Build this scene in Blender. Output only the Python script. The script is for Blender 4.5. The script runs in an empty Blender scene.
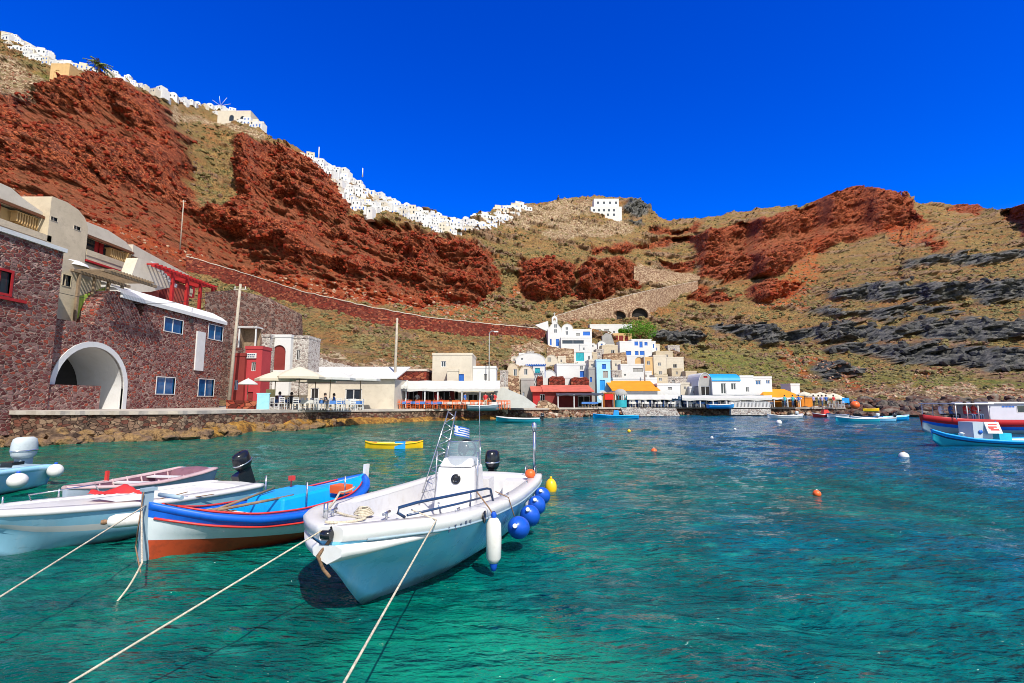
import bpy, bmesh, math, random
import numpy as np
from mathutils import Vector, Matrix
random.seed(7); rng = np.random.default_rng(11)
scene = bpy.context.scene
COL = scene.collection
R = math.radians
# ---------------------------------------------------------------- camera
H, F, CX, CY = 2.2, 500.0, 512.0, 341.5
PITCH = math.atan(58.5 / F)
cp, sp = math.cos(PITCH), math.sin(PITCH)
cd = bpy.data.cameras.new('camera'); cam = bpy.data.objects.new('camera', cd); COL.objects.link(cam)
cam.location = (0, 0, H); cam.rotation_euler = (math.pi / 2 + PITCH, 0, 0)
cd.sensor_width = 36; cd.lens = F / 1024 * 36; cd.clip_start = 0.1; cd.clip_end = 5000
scene.camera = cam
def ray(px, py):
    u = (px - CX) / F; v = (CY - py) / F
    return u, cp - v * sp, sp + v * cp
def P(px, py, Y):
    u, y, z = ray(px, py); t = Y / y
    return Vector((u * t, Y, H + z * t))
def W(px, py, z):
    u, y, k = ray(px, py); t = (z - H) / k
    return Vector((u * t, y * t, z))
def PX(px, py, X):
    u, y, k = ray(px, py); t = X / u
    return Vector((X, y * t, H + k * t))
# ---------------------------------------------------------------- object helpers
def tag(o, label=None, cat=None, group=None, kind=None):
    if label: o['label'] = label
    if cat: o['category'] = cat
    if group: o['group'] = group
    if kind: o['kind'] = kind
    return o
def empty(name, loc=(0, 0, 0), rz=0.0, label=None, cat=None, group=None):
    o = bpy.data.objects.new(name, None); COL.objects.link(o)
    o.location = loc; o.rotation_euler = (0, 0, rz); o.empty_display_size = .2
    return tag(o, label, cat, group)
class MB:
    def __init__(s): s.v = []; s.f = []; s.m = []; s.s = []
    def add(s, vs, fs, m=0, smooth=False):
        b = len(s.v); s.v += [tuple(v) for v in vs]
        for f in fs: s.f.append([i + b for i in f]); s.m.append(m); s.s.append(smooth)
        return s
    def box(s, x0, x1, y0, y1, z0, z1, m=0, M=None):
        vs = [Vector((x, y, z)) for z in (z0, z1) for y in (y0, y1) for x in (x0, x1)]
        if M: vs = [M @ v for v in vs]
        return s.add(vs, [(0, 2, 3, 1), (4, 5, 7, 6), (0, 1, 5, 4), (2, 6, 7, 3), (0, 4, 6, 2), (1, 3, 7, 5)], m)
    def tube(s, pts, r, n=8, m=0, smooth=True, cap=True):
        pts = [Vector(p) for p in pts]; N = len(pts)
        rs = r if isinstance(r, (list, tuple)) else [r] * N
        vs = []; up = None
        for i, p in enumerate(pts):
            d = (pts[min(i + 1, N - 1)] - pts[max(i - 1, 0)]).normalized()
            if up is None: up = Vector((0, 0, 1)) if abs(d.z) < .9 else Vector((1, 0, 0))
            a = d.cross(up).normalized(); b = a.cross(d).normalized(); up = b
            for k in range(n):
                t = 2 * math.pi * k / n; vs.append(p + (a * math.cos(t) + b * math.sin(t)) * rs[i])
        fs = [(i * n + k, i * n + (k + 1) % n, (i + 1) * n + (k + 1) % n, (i + 1) * n + k) for i in range(N - 1) for k in range(n)]
        s.add(vs, fs, m, smooth)
        if cap: b = len(s.v) - N * n; s.f.append([b + k for k in range(n)][::-1]); s.m.append(m); s.s.append(False); s.f.append([b + (N - 1) * n + k for k in range(n)]); s.m.append(m); s.s.append(False)
        return s
    def lathe(s, prof, n=16, c=(0, 0, 0), m=0, M=None, smooth=True, sx=1, sy=1):
        vs = []
        for r, z in prof:
            for k in range(n):
                t = 2 * math.pi * k / n; v = Vector((r * math.cos(t) * sx, r * math.sin(t) * sy, z))
                if M: v = M @ v
                vs.append(v + Vector(c))
        fs = [(i * n + k, i * n + (k + 1) % n, (i + 1) * n + (k + 1) % n, (i + 1) * n + k) for i in range(len(prof) - 1) for k in range(n)]
        return s.add(vs, fs, m, smooth)
    def ball(s, c, r, n=14, m=0, M=None, sz=1):
        rr = r
        return s.lathe([(max(rr * math.sin(a), 1e-4), -rr * sz * math.cos(a)) for a in [math.pi * i / (n // 2) for i in range(n // 2 + 1)]], n, c, m, M)
    def prism(s, poly, y0, y1, m=0, M=None):
        """poly of (x,z), extruded along y"""
        n = len(poly)
        vs = [Vector((x, y0, z)) for x, z in poly] + [Vector((x, y1, z)) for x, z in poly]
        if M: vs = [M @ v for v in vs]
        fs = [list(range(n)), list(range(n, 2 * n))[::-1]] + [(i, i + n, (i + 1) % n + n, (i + 1) % n) for i in range(n)]
        return s.add(vs, fs, m)
    def build(s, name, mats, parent=None, loc=None, rz=None):
        me = bpy.data.meshes.new(name); me.from_pydata(s.v, [], s.f)
        for q in (mats if isinstance(mats, (list, tuple)) else [mats]): me.materials.append(q)
        me.polygons.foreach_set('material_index', s.m); me.polygons.foreach_set('use_smooth', s.s)
        bm = bmesh.new(); bm.from_mesh(me); bmesh.ops.recalc_face_normals(bm, faces=bm.faces[:]); bm.to_mesh(me); bm.free()
        o = bpy.data.objects.new(name, me); COL.objects.link(o); o.parent = parent
        if loc is not None: o.location = loc
        if rz is not None: o.rotation_euler = (0, 0, rz)
        return o
def copy_tree(o, parent=None):
    c = o.copy(); COL.objects.link(c); c.parent = parent
    for ch in list(o.children): copy_tree(ch, c)
    return c
# ---------------------------------------------------------------- materials
def srgb(h):
    h = h.lstrip('#'); r = [int(h[i:i + 2], 16) / 255 for i in (0, 2, 4)]
    return tuple((c / 12.92 if c <= .04045 else ((c + .055) / 1.055) ** 2.4) for c in r)
class NT:
    def __init__(s, name):
        s.mat = bpy.data.materials.new(name); s.mat.use_nodes = True; s.t = s.mat.node_tree
        s.b = s.t.nodes['Principled BSDF']
        s.co = s.n('ShaderNodeTexCoord').outputs['Object']
    def n(s, typ, **kw):
        q = s.t.nodes.new(typ)
        for k, v in kw.items(): setattr(q, k, v)
        return q
    def l(s, a, b): s.t.links.new(a, b)
    def noise(s, scale, detail=4, rough=.55, co=None, out=0):
        q = s.n('ShaderNodeTexNoise'); q.inputs['Scale'].default_value = scale; q.inputs['Detail'].default_value = detail; q.inputs['Roughness'].default_value = rough
        s.l(co or s.co, q.inputs['Vector']); return q.outputs[out]
    def vor(s, scale, feature='F1', co=None, rnd=1.0):
        q = s.n('ShaderNodeTexVoronoi', feature=feature); q.inputs['Scale'].default_value = scale; q.inputs['Randomness'].default_value = rnd
        s.l(co or s.co, q.inputs['Vector']); return q
    def ramp(s, fac, stops, interp='LINEAR'):
        q = s.n('ShaderNodeValToRGB'); q.color_ramp.interpolation = interp
        e = q.color_ramp.elements
        while len(e) < len(stops): e.new(.5)
        for i, (p, c) in enumerate(stops):
            e[i].position = p; e[i].color = (*c, 1) if isinstance(c, (tuple, list)) else (c, c, c, 1)
        s.l(fac, q.inputs['Fac']); return q.outputs['Color']
    def mix(s, f, a, b, mode='MIX'):
        q = s.n('ShaderNodeMix', data_type='RGBA', blend_type=mode)
        for i, x in ((0, f), (6, a), (7, b)):
            if isinstance(x, (int, float)): q.inputs[i].default_value = x if i == 0 else (x, x, x, 1)
            elif isinstance(x, (tuple, list)): q.inputs[i].default_value = (*x[:3], 1)
            else: s.l(x, q.inputs[i])
        return q.outputs[2]
    def math(s, op, a, b=0.0, clamp=False):
        q = s.n('ShaderNodeMath', operation=op); q.use_clamp = clamp
        for i, x in ((0, a), (1, b)):
            if isinstance(x, (int, float)): q.inputs[i].default_value = x
            else: s.l(x, q.inputs[i])
        return q.outputs[0]
    def bump(s, h, dist=.05, strength=1.0, prev=None):
        q = s.n('ShaderNodeBump'); q.inputs['Distance'].default_value = dist; q.inputs['Strength'].default_value = strength
        s.l(h, q.inputs['Height'])
        if prev is not None: s.l(prev, q.inputs['Normal'])
        return q.outputs['Normal']
    def attr(s, name): return s.n('ShaderNodeAttribute', attribute_name=name).outputs['Fac']
    def scale(s, v, co=None):
        q = s.n('ShaderNodeMapping'); q.inputs['Scale'].default_value = v; s.l(co or s.co, q.inputs['Vector']); return q.outputs[0]
    def fin(s, col=None, rough=.8, nrm=None, spec=.3, metal=0):
        if col is not None:
            if isinstance(col, (tuple, list)): s.b.inputs['Base Color'].default_value = (*col, 1)
            else: s.l(col, s.b.inputs['Base Color'])
        if isinstance(rough, (int, float)): s.b.inputs['Roughness'].default_value = rough
        else: s.l(rough, s.b.inputs['Roughness'])
        s.b.inputs['Specular IOR Level'].default_value = spec; s.b.inputs['Metallic'].default_value = metal
        if nrm is not None: s.l(nrm, s.b.inputs['Normal'])
        return s.mat
def M_plain(name, c, rough=.5, spec=.4, var=.12, scale=3., bump=.0, bscale=20, metal=0, dirt=None):
    t = NT(name); n = t.noise(scale, 5)
    a = tuple(x * (1 - var) for x in c); b = tuple(min(x * (1 + var), 1) for x in c)
    col = t.ramp(n, [(.3, a), (.7, b)])
    if dirt:
        d = t.noise(scale * 2.3, 6, .7); col = t.mix(t.ramp(d, [(.5, 0.), (.72, dirt[1])]), col, dirt[0])
    nr = t.bump(t.noise(bscale, 4), bump) if bump else None
    return t.fin(col, rough, nr, spec, metal)
def M_stone(name, cols, mortar, scale=3.2, bump=.06, squash=1.7, width=.06):
    t = NT(name)
    w = t.noise(scale * .8, 2); wv = t.n('ShaderNodeVectorMath', operation='MULTIPLY_ADD')
    t.l(t.noise(scale * .9, 2, out=1), wv.inputs[0]); wv.inputs[1].default_value = (.16, .16, .16); t.l(t.co, wv.inputs[2])
    co = t.scale((1, 1, squash), wv.outputs[0])
    v = t.vor(scale, co=co); e = t.vor(scale, 'DISTANCE_TO_EDGE', co=co)
    sep = t.n('ShaderNodeSeparateColor'); t.l(v.outputs['Color'], sep.inputs[0])
    st = t.ramp(sep.outputs[0], [(i / len(cols), c) for i, c in enumerate(cols)], 'CONSTANT')
    st = t.mix(t.ramp(t.noise(scale * 5, 4), [(.3, .0), (.7, .45)]), st, tuple(x * .55 for x in cols[0]))
    ed = t.ramp(e.outputs['Distance'], [(.0, 0.), (width, 1.)])
    col = t.mix(ed, mortar, st)
    st2 = t.noise(.35, 4); col = t.mix(t.ramp(st2, [(.35, .0), (.7, .3)]), col, tuple(x * .7 for x in cols[-1]))
    h = t.mix(.25, ed, t.noise(scale * 4, 4))
    return t.fin(col, .9, t.bump(h, bump), .2)
mt = {}
mt['white'] = M_plain('whitewash', (.655, .645, .625), .85, .2, .05, .8, .01, 12, dirt=((.55, .5, .42), .35))
mt['cream'] = M_plain('cream_plaster', (.61, .54, .43), .9, .2, .08, .7, .01, 12, dirt=((.4, .33, .24), .4))
mt['beige'] = M_plain('beige_plaster', (.55, .455, .32), .9, .2, .1, .8, .015, 10, dirt=((.33, .27, .2), .5))
mt['ochre'] = M_plain('ochre_plaster', (.62, .40, .18), .9, .2, .1, .8, .01, 12)
mt['grey'] = M_plain('grey_render_and_shade', (.33, .32, .30), .9, .2, .15, .8, .02, 10)  # grey render, also the painted shade on the gable and tower side
mt['lightblue'] = M_plain('pale_blue_wash', (.36, .62, .78), .85, .2, .06, .8)
mt['redwall'] = M_plain('crimson_plaster', (.42, .05, .055), .8, .2, .12, .8, .01)
mt['redwood'] = M_plain('red_painted_wood', (.40, .02, .02), .6, .3, .15, 3)
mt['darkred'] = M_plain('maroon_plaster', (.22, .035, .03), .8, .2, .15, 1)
mt['redroof'] = M_plain('faded_red_roof', (.52, .12, .08), .8, .2, .2, .9)
mt['orange'] = M_plain('orange_roof', (.72, .25, .015), .75, .2, .1, .7)
mt['orangew'] = M_plain('orange_wall', (.62, .22, .03), .8, .2, .15, .7)
mt['blue'] = M_plain('cobalt_paint', (.02, .13, .50), .5, .4, .12, 2)
mt['skyblue'] = M_plain('bright_blue_paint', (.015, .28, .70), .5, .4, .1, 1.2)
mt['teal'] = M_plain('teal_paint', (.03, .36, .42), .6, .3, .15, 2)
mt['dark'] = M_plain('dark_interior', (.025, .022, .02), .8, .2, .2, 2)
mt['dkblue'] = M_plain('dark_blue_cloth_and_shade', (.02, .06, .12), .8, .2, .2, 2)  # cloth tone, also the painted shade under canopy and awning
mt['wood'] = M_plain('weathered_wood', (.27, .19, .12), .85, .2, .25, 6, .01, 30)
mt['pole'] = M_plain('pale_timber_pole', (.42, .36, .28), .9, .2, .2, 5, .01, 30)
mt['brownwood'] = M_plain('brown_wood', (.16, .06, .025), .7, .3, .25, 6)
mt['canvas'] = M_plain('cream_canvas', (.58, .52, .40), .95, .1, .05, 1.5)
mt['wcanvas'] = M_plain('white_canvas', (.56, .55, .51), .95, .1, .07, 1.5, dirt=((.45, .42, .36), .4))
mt['metal'] = M_plain('steel', (.55, .56, .58), .25, .5, .05, 8, metal=.9)
mt['dkmetal'] = M_plain('dark_iron', (.05, .05, .055), .5, .5, .1, 8, metal=.3)
mt['cable'] = M_plain('black_cable', (.02, .02, .02), .6)
mt['glass'] = M_plain('blue_glass', (.01, .09, .25), .08, .8, .2, 2)
mt['glassd'] = M_plain('dark_glass', (.02, .03, .04), .08, .8, .2, 2)
mt['chair_o'] = M_plain('orange_chair_wood', (.75, .13, .015), .6, .3, .15, 3)
mt['cloth_b'] = M_plain('blue_tablecloth', (.08, .20, .50), .9, .1, .08, 3)
mt['green_p'] = M_plain('lime_paint', (.35, .48, .08), .8, .2, .15, 2)
mt['dst'] = M_plain('stone_coping', (.58, .5, .42), .95, .1, .2, 2, .03, 6)
mt['stone'] = M_stone('purple_brown_rubble', [srgb('#7e4644'), srgb('#97574c'), srgb('#5a2e2c'), srgb('#b0503a'), srgb('#8c6a64'), srgb('#a8837a'), srgb('#703a38')], srgb('#c2a698'), 3.7, .1, width=.12)
mt['stoner'] = M_stone('red_rubble', [srgb('#7a3226'), srgb('#9a4030'), srgb('#5a2620'), srgb('#b56a4c'), srgb('#86473a')], srgb('#5e3428'), 1.9, .18)
mt['stonep'] = M_stone('pale_rubble', [srgb('#b89a7c'), srgb('#dcc2a0'), srgb('#9a7860'), srgb('#cbb094'), srgb('#8a6654')], srgb('#75593f'), 1.5, .12)
mt['stonew'] = M_stone('limewashed_rubble', [srgb('#a3968c'), srgb('#c9c0b6'), srgb('#8c7c74'), srgb('#b7aca2'), srgb('#a89a92')], srgb('#d6d0c6'), 2.6, .05, width=.14)
mt['stonerim'] = M_stone('speckled_wall', [srgb('#6d4a40'), srgb('#8a5f50'), srgb('#a58878'), srgb('#7a3f32'), srgb('#5c443e')], srgb('#b8a392'), 2.6, .1, width=.07)
# ---------------------------------------------------------------- noise (numpy)
def _h(i, j, k, s):
    n = (i.astype(np.int64) * 374761393 + j.astype(np.int64) * 668265263 + k.astype(np.int64) * 2147483647 + s * 1274126177) & 0xffffffff
    n = ((n ^ (n >> 13)) * 1274126177) & 0xffffffff; n = (n ^ (n >> 16)) & 0xffffffff
    return n.astype(np.float64) / 4294967295.0 * 2 - 1
def vnoise(x, y, z, s=0):
    i = np.floor(x); j = np.floor(y); k = np.floor(z); fx = x - i; fy = y - j; fz = z - k
    fx = fx * fx * (3 - 2 * fx); fy = fy * fy * (3 - 2 * fy); fz = fz * fz * (3 - 2 * fz); r = 0
    for a in (0, 1):
        for b in (0, 1):
            for c in (0, 1):
                r = r + _h(i + a, j + b, k + c, s) * (fx if a else 1 - fx) * (fy if b else 1 - fy) * (fz if c else 1 - fz)
    return r
def fbm(x, y, z, o=4, s=0, g=.5):
    r = 0; a = 1.
    for q in range(o): r = r + a * vnoise(x * 2**q + 17.3 * q, y * 2**q, z * 2**q, s + q); a *= g
    return r
def inpoly(x, y, poly):
    r = np.zeros(x.shape, bool); n = len(poly)
    for i in range(n):
        x0, y0 = poly[i]; x1, y1 = poly[(i + 1) % n]
        if y0 == y1: continue
        c = ((y0 > y) != (y1 > y)) & (x < (x1 - x0) * (y - y0) / (y1 - y0) + x0); r ^= c
    return r
# ---------------------------------------------------------------- terrain
SKY = np.array([(-330, -90), (-150, -35), (0, 31), (30, 48), (60, 66), (100, 77), (130, 81), (160, 98), (190, 105), (215, 110), (250, 122), (265, 133), (275, 138), (297, 147), (320, 161), (350, 178), (375, 195), (400, 204), (430, 210), (460, 223), (475, 217), (490, 211), (510, 206), (530, 204), (560, 201), (580, 196), (600, 196), (640, 200), (650, 208), (662, 220), (690, 219), (720, 215), (760, 209), (800, 206), (830, 196), (850, 190), (870, 190), (890, 196), (899, 201), (901, 193), (909, 193), (913, 203), (940, 204), (980, 208), (1000, 210), (1024, 206), (1150, 195), (1360, 180)], float)
D0 = np.array([(-330, 30), (0, 36), (62, 38), (140, 44), (225, 56), (300, 57), (360, 58), (430, 62), (500, 67), (560, 73), (620, 78), (700, 81), (780, 84), (830, 84), (900, 78), (1024, 72), (1360, 70)], float)
SHY = np.array([(-330, 449), (0, 447), (60, 446), (120, 443), (180, 440), (240, 434.5), (330, 427), (400, 423), (480, 420), (560, 417.5), (640, 416), (700, 415.5), (780, 415.5), (830, 416), (900, 417), (1024, 419), (1360, 420)], float)
ZT = np.array([(-330, 1.7), (0, 1.7), (240, 1.55), (400, 1.3), (560, 1.2), (840, 1.15)], float)
RED = [
 [(-330, 60), (-60, 95), (0, 98), (25, 85), (70, 79), (115, 80), (145, 90), (165, 108), (182, 136), (194, 166), (190, 186), (214, 214), (232, 208), (243, 190), (238, 160), (245, 142), (262, 137), (290, 145), (320, 165), (345, 190), (357, 206), (350, 216), (394, 220), (420, 235), (465, 238), (490, 250), (497, 288), (480, 312), (450, 306), (420, 308), (350, 300), (270, 285), (225, 280), (150, 262), (110, 250), (50, 240), (0, 230), (-330, 220)],
 [(520, 270), (530, 262), (570, 261), (577, 268), (576, 296), (560, 303), (530, 300), (520, 290)],
 [(579, 268), (590, 258), (625, 257), (636, 269), (639, 290), (610, 298), (581, 301)],
 [(590, 247), (650, 242), (700, 238), (700, 246), (650, 250), (595, 252)],
 [(700, 240), (712, 228), (750, 222), (800, 210), (820, 198), (850, 186), (880, 190), (903, 190), (915, 215), (925, 222), (900, 235), (860, 240), (800, 255), (770, 278), (735, 281), (702, 278)],
 [(746, 288), (770, 280), (797, 284), (792, 298), (770, 304), (748, 304)],
 [(945, 208), (965, 203), (985, 208), (972, 218), (948, 219)], [(920, 242), (938, 232), (955, 240), (940, 249)],
 [(1003, 216), (1024, 204), (1360, 170), (1360, 225), (1010, 234)],
 [(662, 262), (700, 262), (700, 270), (660, 272)], [(650, 232), (700, 225), (700, 232), (660, 238)],
 [(700, 290), (730, 292), (742, 300), (700, 300), (680, 296)]]
BLK = [
 [(825, 292), (870, 286), (960, 283), (1360, 270), (1360, 300), (960, 301), (830, 304)],
 [(895, 262), (960, 256), (1024, 245), (1360, 215), (1360, 240), (1024, 260), (930, 268), (898, 271)],
 [(765, 330), (800, 330), (870, 325), (930, 322), (1024, 318), (1360, 310), (1360, 340), (1024, 343), (930, 340), (860, 340), (780, 342)],
 [(830, 343), (900, 346), (1024, 349), (1360, 346), (1360, 372), (1010, 369), (950, 367), (880, 360), (830, 352)],
 [(700, 320), (745, 322), (775, 330), (770, 344), (735, 340), (712, 332)],
 [(800, 312), (900, 308), (960, 311), (900, 317), (820, 318)],
 [(652, 332), (685, 330), (700, 338), (690, 346), (662, 344)], [(810, 364), (838, 362), (848, 376), (815, 378)],
 [(625, 221), (645, 219), (650, 223), (632, 225)], [(636, 196), (648, 200), (650, 212), (638, 214), (633, 206)]]
STN = [
 [(500, 207), (560, 201), (592, 197), (592, 214), (560, 226), (505, 226)],
 [(560, 320), (600, 306), (650, 295), (688, 281), (702, 283), (665, 303), (600, 320), (566, 324)],
 [(636, 266), (660, 270), (704, 273), (700, 284), (670, 288), (640, 278)],
 [(0, 55), (60, 85), (30, 100), (-80, 90)], [(165, 112), (262, 130), (255, 136), (175, 122)],
 [(575, 222), (620, 220), (640, 226), (620, 236), (560, 240), (540, 232)], [(325, 380), (480, 385), (430, 372), (300, 350), (290, 342)],
 [(504, 352), (548, 335), (552, 350), (510, 372)], [(820, 388), (1360, 384), (1360, 398), (820, 398)]]
SCR = [
 [(215, 262), (270, 270), (350, 285), (430, 292), (500, 300), (500, 325), (430, 316), (350, 303), (270, 288), (222, 270)],
 [(0, 185), (60, 205), (120, 225), (200, 250), (205, 270), (110, 235), (0, 215), (-330, 190), (-330, 165)], [(795, 255), (815, 240), (812, 270), (800, 310), (760, 310), (780, 280)],
 [(880, 230), (925, 225), (945, 240), (900, 250)], [(800, 355), (815, 350), (870, 390), (880, 398), (855, 398), (830, 380)],
 [(915, 368), (940, 366), (945, 378), (918, 380)], [(780, 345), (800, 360), (820, 385), (800, 383), (776, 355)], [(510, 280), (520, 282), (520, 300), (505, 300)]]
GRN = [[(835, 358), (860, 364), (865, 376), (840, 376)], [(880, 372), (1360, 366), (1360, 388), (870, 388)], [(30, 60), (62, 80), (50, 88), (25, 70)], [(690, 350), (800, 350), (830, 390), (700, 380)]]
NC, NR = 1500, 340
cx = np.linspace(-330, 1360, NC)
ys = np.interp(cx, SKY[:, 0], SKY[:, 1]) + .9 * fbm(cx / 9, cx * 0, cx * 0, 3, 5)
YB = 412.0
jj = np.linspace(0, 1, NR)[:, None]
yy = YB + (ys[None, :] - YB) * jj; xx = np.broadcast_to(cx[None, :], yy.shape)
wx = xx + 7 * fbm(xx / 24, yy / 20, xx * 0, 5, 21, .6); wy = yy + 4.5 * fbm(xx / 20, yy / 12, xx * 0, 5, 31, .6)
def mask(ps, x=wx, y=wy):
    m = np.zeros(x.shape, bool)
    for p in ps: m |= inpoly(x, y, p)
    return m.astype(float)
def blur(a, sr, sc):
    for ax, s in ((0, sr), (1, sc)):
        if s <= 0: continue
        r = int(3 * s) + 1; k = np.exp(-.5 * (np.arange(-r, r + 1) / s)**2); k /= k.sum()
        p = [(0, 0), (0, 0)]; p[ax] = (r, r); b = np.pad(a, p, mode='edge')
        a = sum(k[i] * np.take(b, range(i, i + a.shape[ax]), axis=ax) for i in range(2 * r + 1))
    return a
mR, mK, mS, mC, mG = mask(RED), mask(BLK), mask(STN), mask(SCR), mask(GRN)
TAL = [[(0, 172), (60, 176), (130, 188), (196, 208), (225, 232), (300, 262), (350, 274), (430, 282), (498, 294), (500, 330), (220, 300), (110, 262), (-330, 240), (-330, 165)], [(258, 196), (330, 213), (352, 221), (396, 222), (420, 233), (400, 241), (340, 233), (300, 227), (250, 212)], [(196, 190), (234, 186), (242, 204), (226, 217), (207, 210)], [(300, 240), (380, 246), (420, 258), (380, 262), (310, 252)], [(425, 262), (470, 258), (480, 268), (440, 278)], [(20, 108), (120, 122), (170, 150), (120, 142), (20, 124)], [(720, 246), (800, 232), (860, 222), (860, 228), (800, 242), (730, 256)]]
mT = mask(TAL)
mR *= (1 - mK)
u = (xx - CX) / F; v = (CY - yy) / F
kz = (sp + v * cp) / (cp - v * sp)
gb = np.interp(cx, [-330, 0, 250, 420, 560, 700, 1360], [.52, .46, .38, .30, .27, .235, .235])[None, :] * np.ones_like(yy)
ref = np.zeros_like(yy); ld = np.zeros_like(yy)
l0 = np.log(np.interp(cx, D0[:, 0], D0[:, 1])); ref[0] = l0; ld[0] = l0
cl = np.clip(blur(mR * .95 * (1 - .92 * mT) + mK * .8, 0, 1.2), 0, 1)
# horizontal ledges break the red faces
led = np.clip(vnoise(xx / 60, yy / 9 + xx / 80, xx * 0, 77) * 1.6 - .35, 0, 1)
cl = cl * (1 - .55 * led * (mR > 0))
for r in range(1, NR):
    dk = kz[r] - kz[r - 1]
    ref[r] = ref[r - 1] + dk / gb[r]
    g = 1 / ((1 - cl[r]) / (gb[r] * .72) + cl[r] / 2.2)
    ld[r] = ld[r - 1] + dk / g + (ref[r] - ld[r - 1]) * np.clip(dk * 7 * (1 - cl[r]), 0, .5)
dev = ld - ref
clw = np.clip(blur(mR * .9 + mK * .7, 1.5, 3), 0, 1)
dev = blur(dev, .6, 4.5) * clw + blur(dev, 2, 26) * (1 - clw)
ld = blur(ref + dev, .6, 1.2)
Yd = np.exp(ld)
t = Yd / (cp - v * sp)
TX, TY, TZ = u * t, Yd.copy(), H + (sp + v * cp) * t
DEPTH = Yd.copy()
def td(px, py):
    """terrain depth seen at a pixel"""
    c = int(np.clip(np.searchsorted(cx, px), 1, NC - 1)); ysk = ys[c]
    r = (py - YB) / (ysk - YB) * (NR - 1); r = min(max(r, 0), NR - 1)
    return float(DEPTH[int(round(r)), c])
# displacement, mostly horizontal towards the sea
sR, sK, sS = blur(mR, 1, 1), blur(mK, .8, .8), blur(mS, .8, .8)
big = fbm(TX / 14, TY / 14, TZ / 22, 3, 3)
def ridge(x, y, z, o, s):
    r = 0; a = 1.
    for q in range(o): r = r + a * (1 - 2 * np.abs(vnoise(x * 2**q, y * 2**q, z * 2**q, s + q))); a *= .55
    return r
rk = ridge(TX / 5, TY / 5, TZ / 4, 4, 41)
lay = fbm(TX / 30, TY / 30, TZ / 1.6, 3, 61)
sm = fbm(TX / 1.5, TY / 1.5, TZ / 1.2, 3, 81, .6)
fine = vnoise(TX / .45, TY / .45, TZ / .45, 91)
amp = np.clip(DEPTH / 90, .35, 2.2)
dome = np.clip(blur(mR * (1 - mT), 9, 14), 0, 1); out = np.clip((fbm(TX / 15, TY / 15, TZ / 4.5, 4, 171) - .16) * 2.6, 0, 1) * (1 - sR) * (1 - sK) * np.clip((xx - 250) / 200, .35, 1)
colm = ridge(TX / 7, TY / 7, TZ / 30, 3, 141)
away = sR * ((dome - .6) * 9 + 1.1 * colm) * amp + out * (.7 + 1.1 * rk + .5 * sm) * amp * .9 + sR * (2.6 * big + 1.0 * rk + .7 * lay + .6 * sm + .3 * fine) * amp + sK * (1.6 * big + 1.7 * rk + .45 * lay + 1.3 * ridge(TX / 4.5, TY / 4.5, TZ / 14, 3, 241) + .6 * sm) * amp * 1.05 + (1 - sR) * (1 - sK) * (1.3 * big + .5 * rk + .3 * sm + .25 * lay) * amp * .8
edge = np.clip(jj * 22, 0, 1)
away = -away * edge
TY2 = TY + away * .9; TX2 = TX + away * .25 * np.sign(u) * 0
TZ2 = TZ + (1 - sR) * (1 - sK) * .35 * (sm + .5 * big) * amp * .5 * edge
# rows in front of the foot of the slope, down into the sea, and a plateau behind the ridge
shx = np.interp(cx, SHY[:, 0], SHY[:, 1])
us = (cx - CX) / F; vs_ = (CY - shx) / F; ts = -H / (sp + vs_ * cp); SX, SY = us * ts, (cp - vs_ * sp) * ts
rows = []
zt = np.interp(cx, ZT[:, 0], ZT[:, 1])
isq = cx < 845
for f in (0, .15, .3, .45, .6, .75, .88, 1.0):
    a = f
    x = SX * (1 - a) * 1 + TX2[0] * a; y = (SY - .0) * (1 - a) + TY2[0] * a
    zr = np.where(isq, -1.0 + (TZ2[0] + 1.0) * a**3 * .8, -.6 + (TZ2[0] + .6) * a + (f > 0) * (f < 1) * .45 * fbm(x / 1.2, y / 1.2, x * 0, 3, 13))
    if f == 0: zr = zr * 0 - 1.6
    rows.append((x, y, np.where(isq & (a < 1), np.minimum(zr, .9), zr)))
fx = np.array([r[0] for r in rows[:-1]]); fy = np.array([r[1] for r in rows[:-1]]); fz = np.array([r[2] for r in rows[:-1]])
bx, by, bz = [], [], []
for q, a in enumerate((1.02, 1.05, 1.1, 1.2, 1.4, 1.8)):
    bx.append(TX2[-1] * a); by.append(TY2[-1] * a); bz.append(TZ2[-1] - (.4, 1.2, 2.5, 6, 20, 70)[q])
VX = np.vstack([fx, TX2, bx]); VY = np.vstack([fy, TY2, by]); VZ = np.vstack([fz, TZ2, bz])
nr = VX.shape[0]
def padm(m):
    return np.vstack([np.repeat(m[:1], 7, 0), m, np.repeat(m[-1:], 6, 0)])
def grid_mesh(name, X, Y, Z, mat, attrs={}, smooth=True, flip=False):
    r, c = X.shape; me = bpy.data.meshes.new(name)
    co = np.stack([X, Y, Z], -1).reshape(-1, 3).astype(np.float32)
    idx = np.arange(r * c).reshape(r, c)
    q = np.stack([idx[:-1, :-1], idx[:-1, 1:], idx[1:, 1:], idx[1:, :-1]], -1).reshape(-1, 4)
    if flip: q = q[:, ::-1]
    me.vertices.add(len(co)); me.vertices.foreach_set('co', co.ravel())
    me.loops.add(q.size); me.loops.foreach_set('vertex_index', q.ravel().astype(np.int32))
    me.polygons.add(len(q)); me.polygons.foreach_set('loop_start', np.arange(0, q.size, 4, dtype=np.int32))
    me.polygons.foreach_set('use_smooth', np.full(len(q), smooth))
    me.update(); me.validate()
    for k, a in attrs.items():
        at = me.attributes.new(k, 'FLOAT', 'POINT'); at.data.foreach_set('value', a.ravel().astype(np.float32))
    me.materials.append(mat)
    o = bpy.data.objects.new(name, me); COL.objects.link(o); return o
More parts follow.
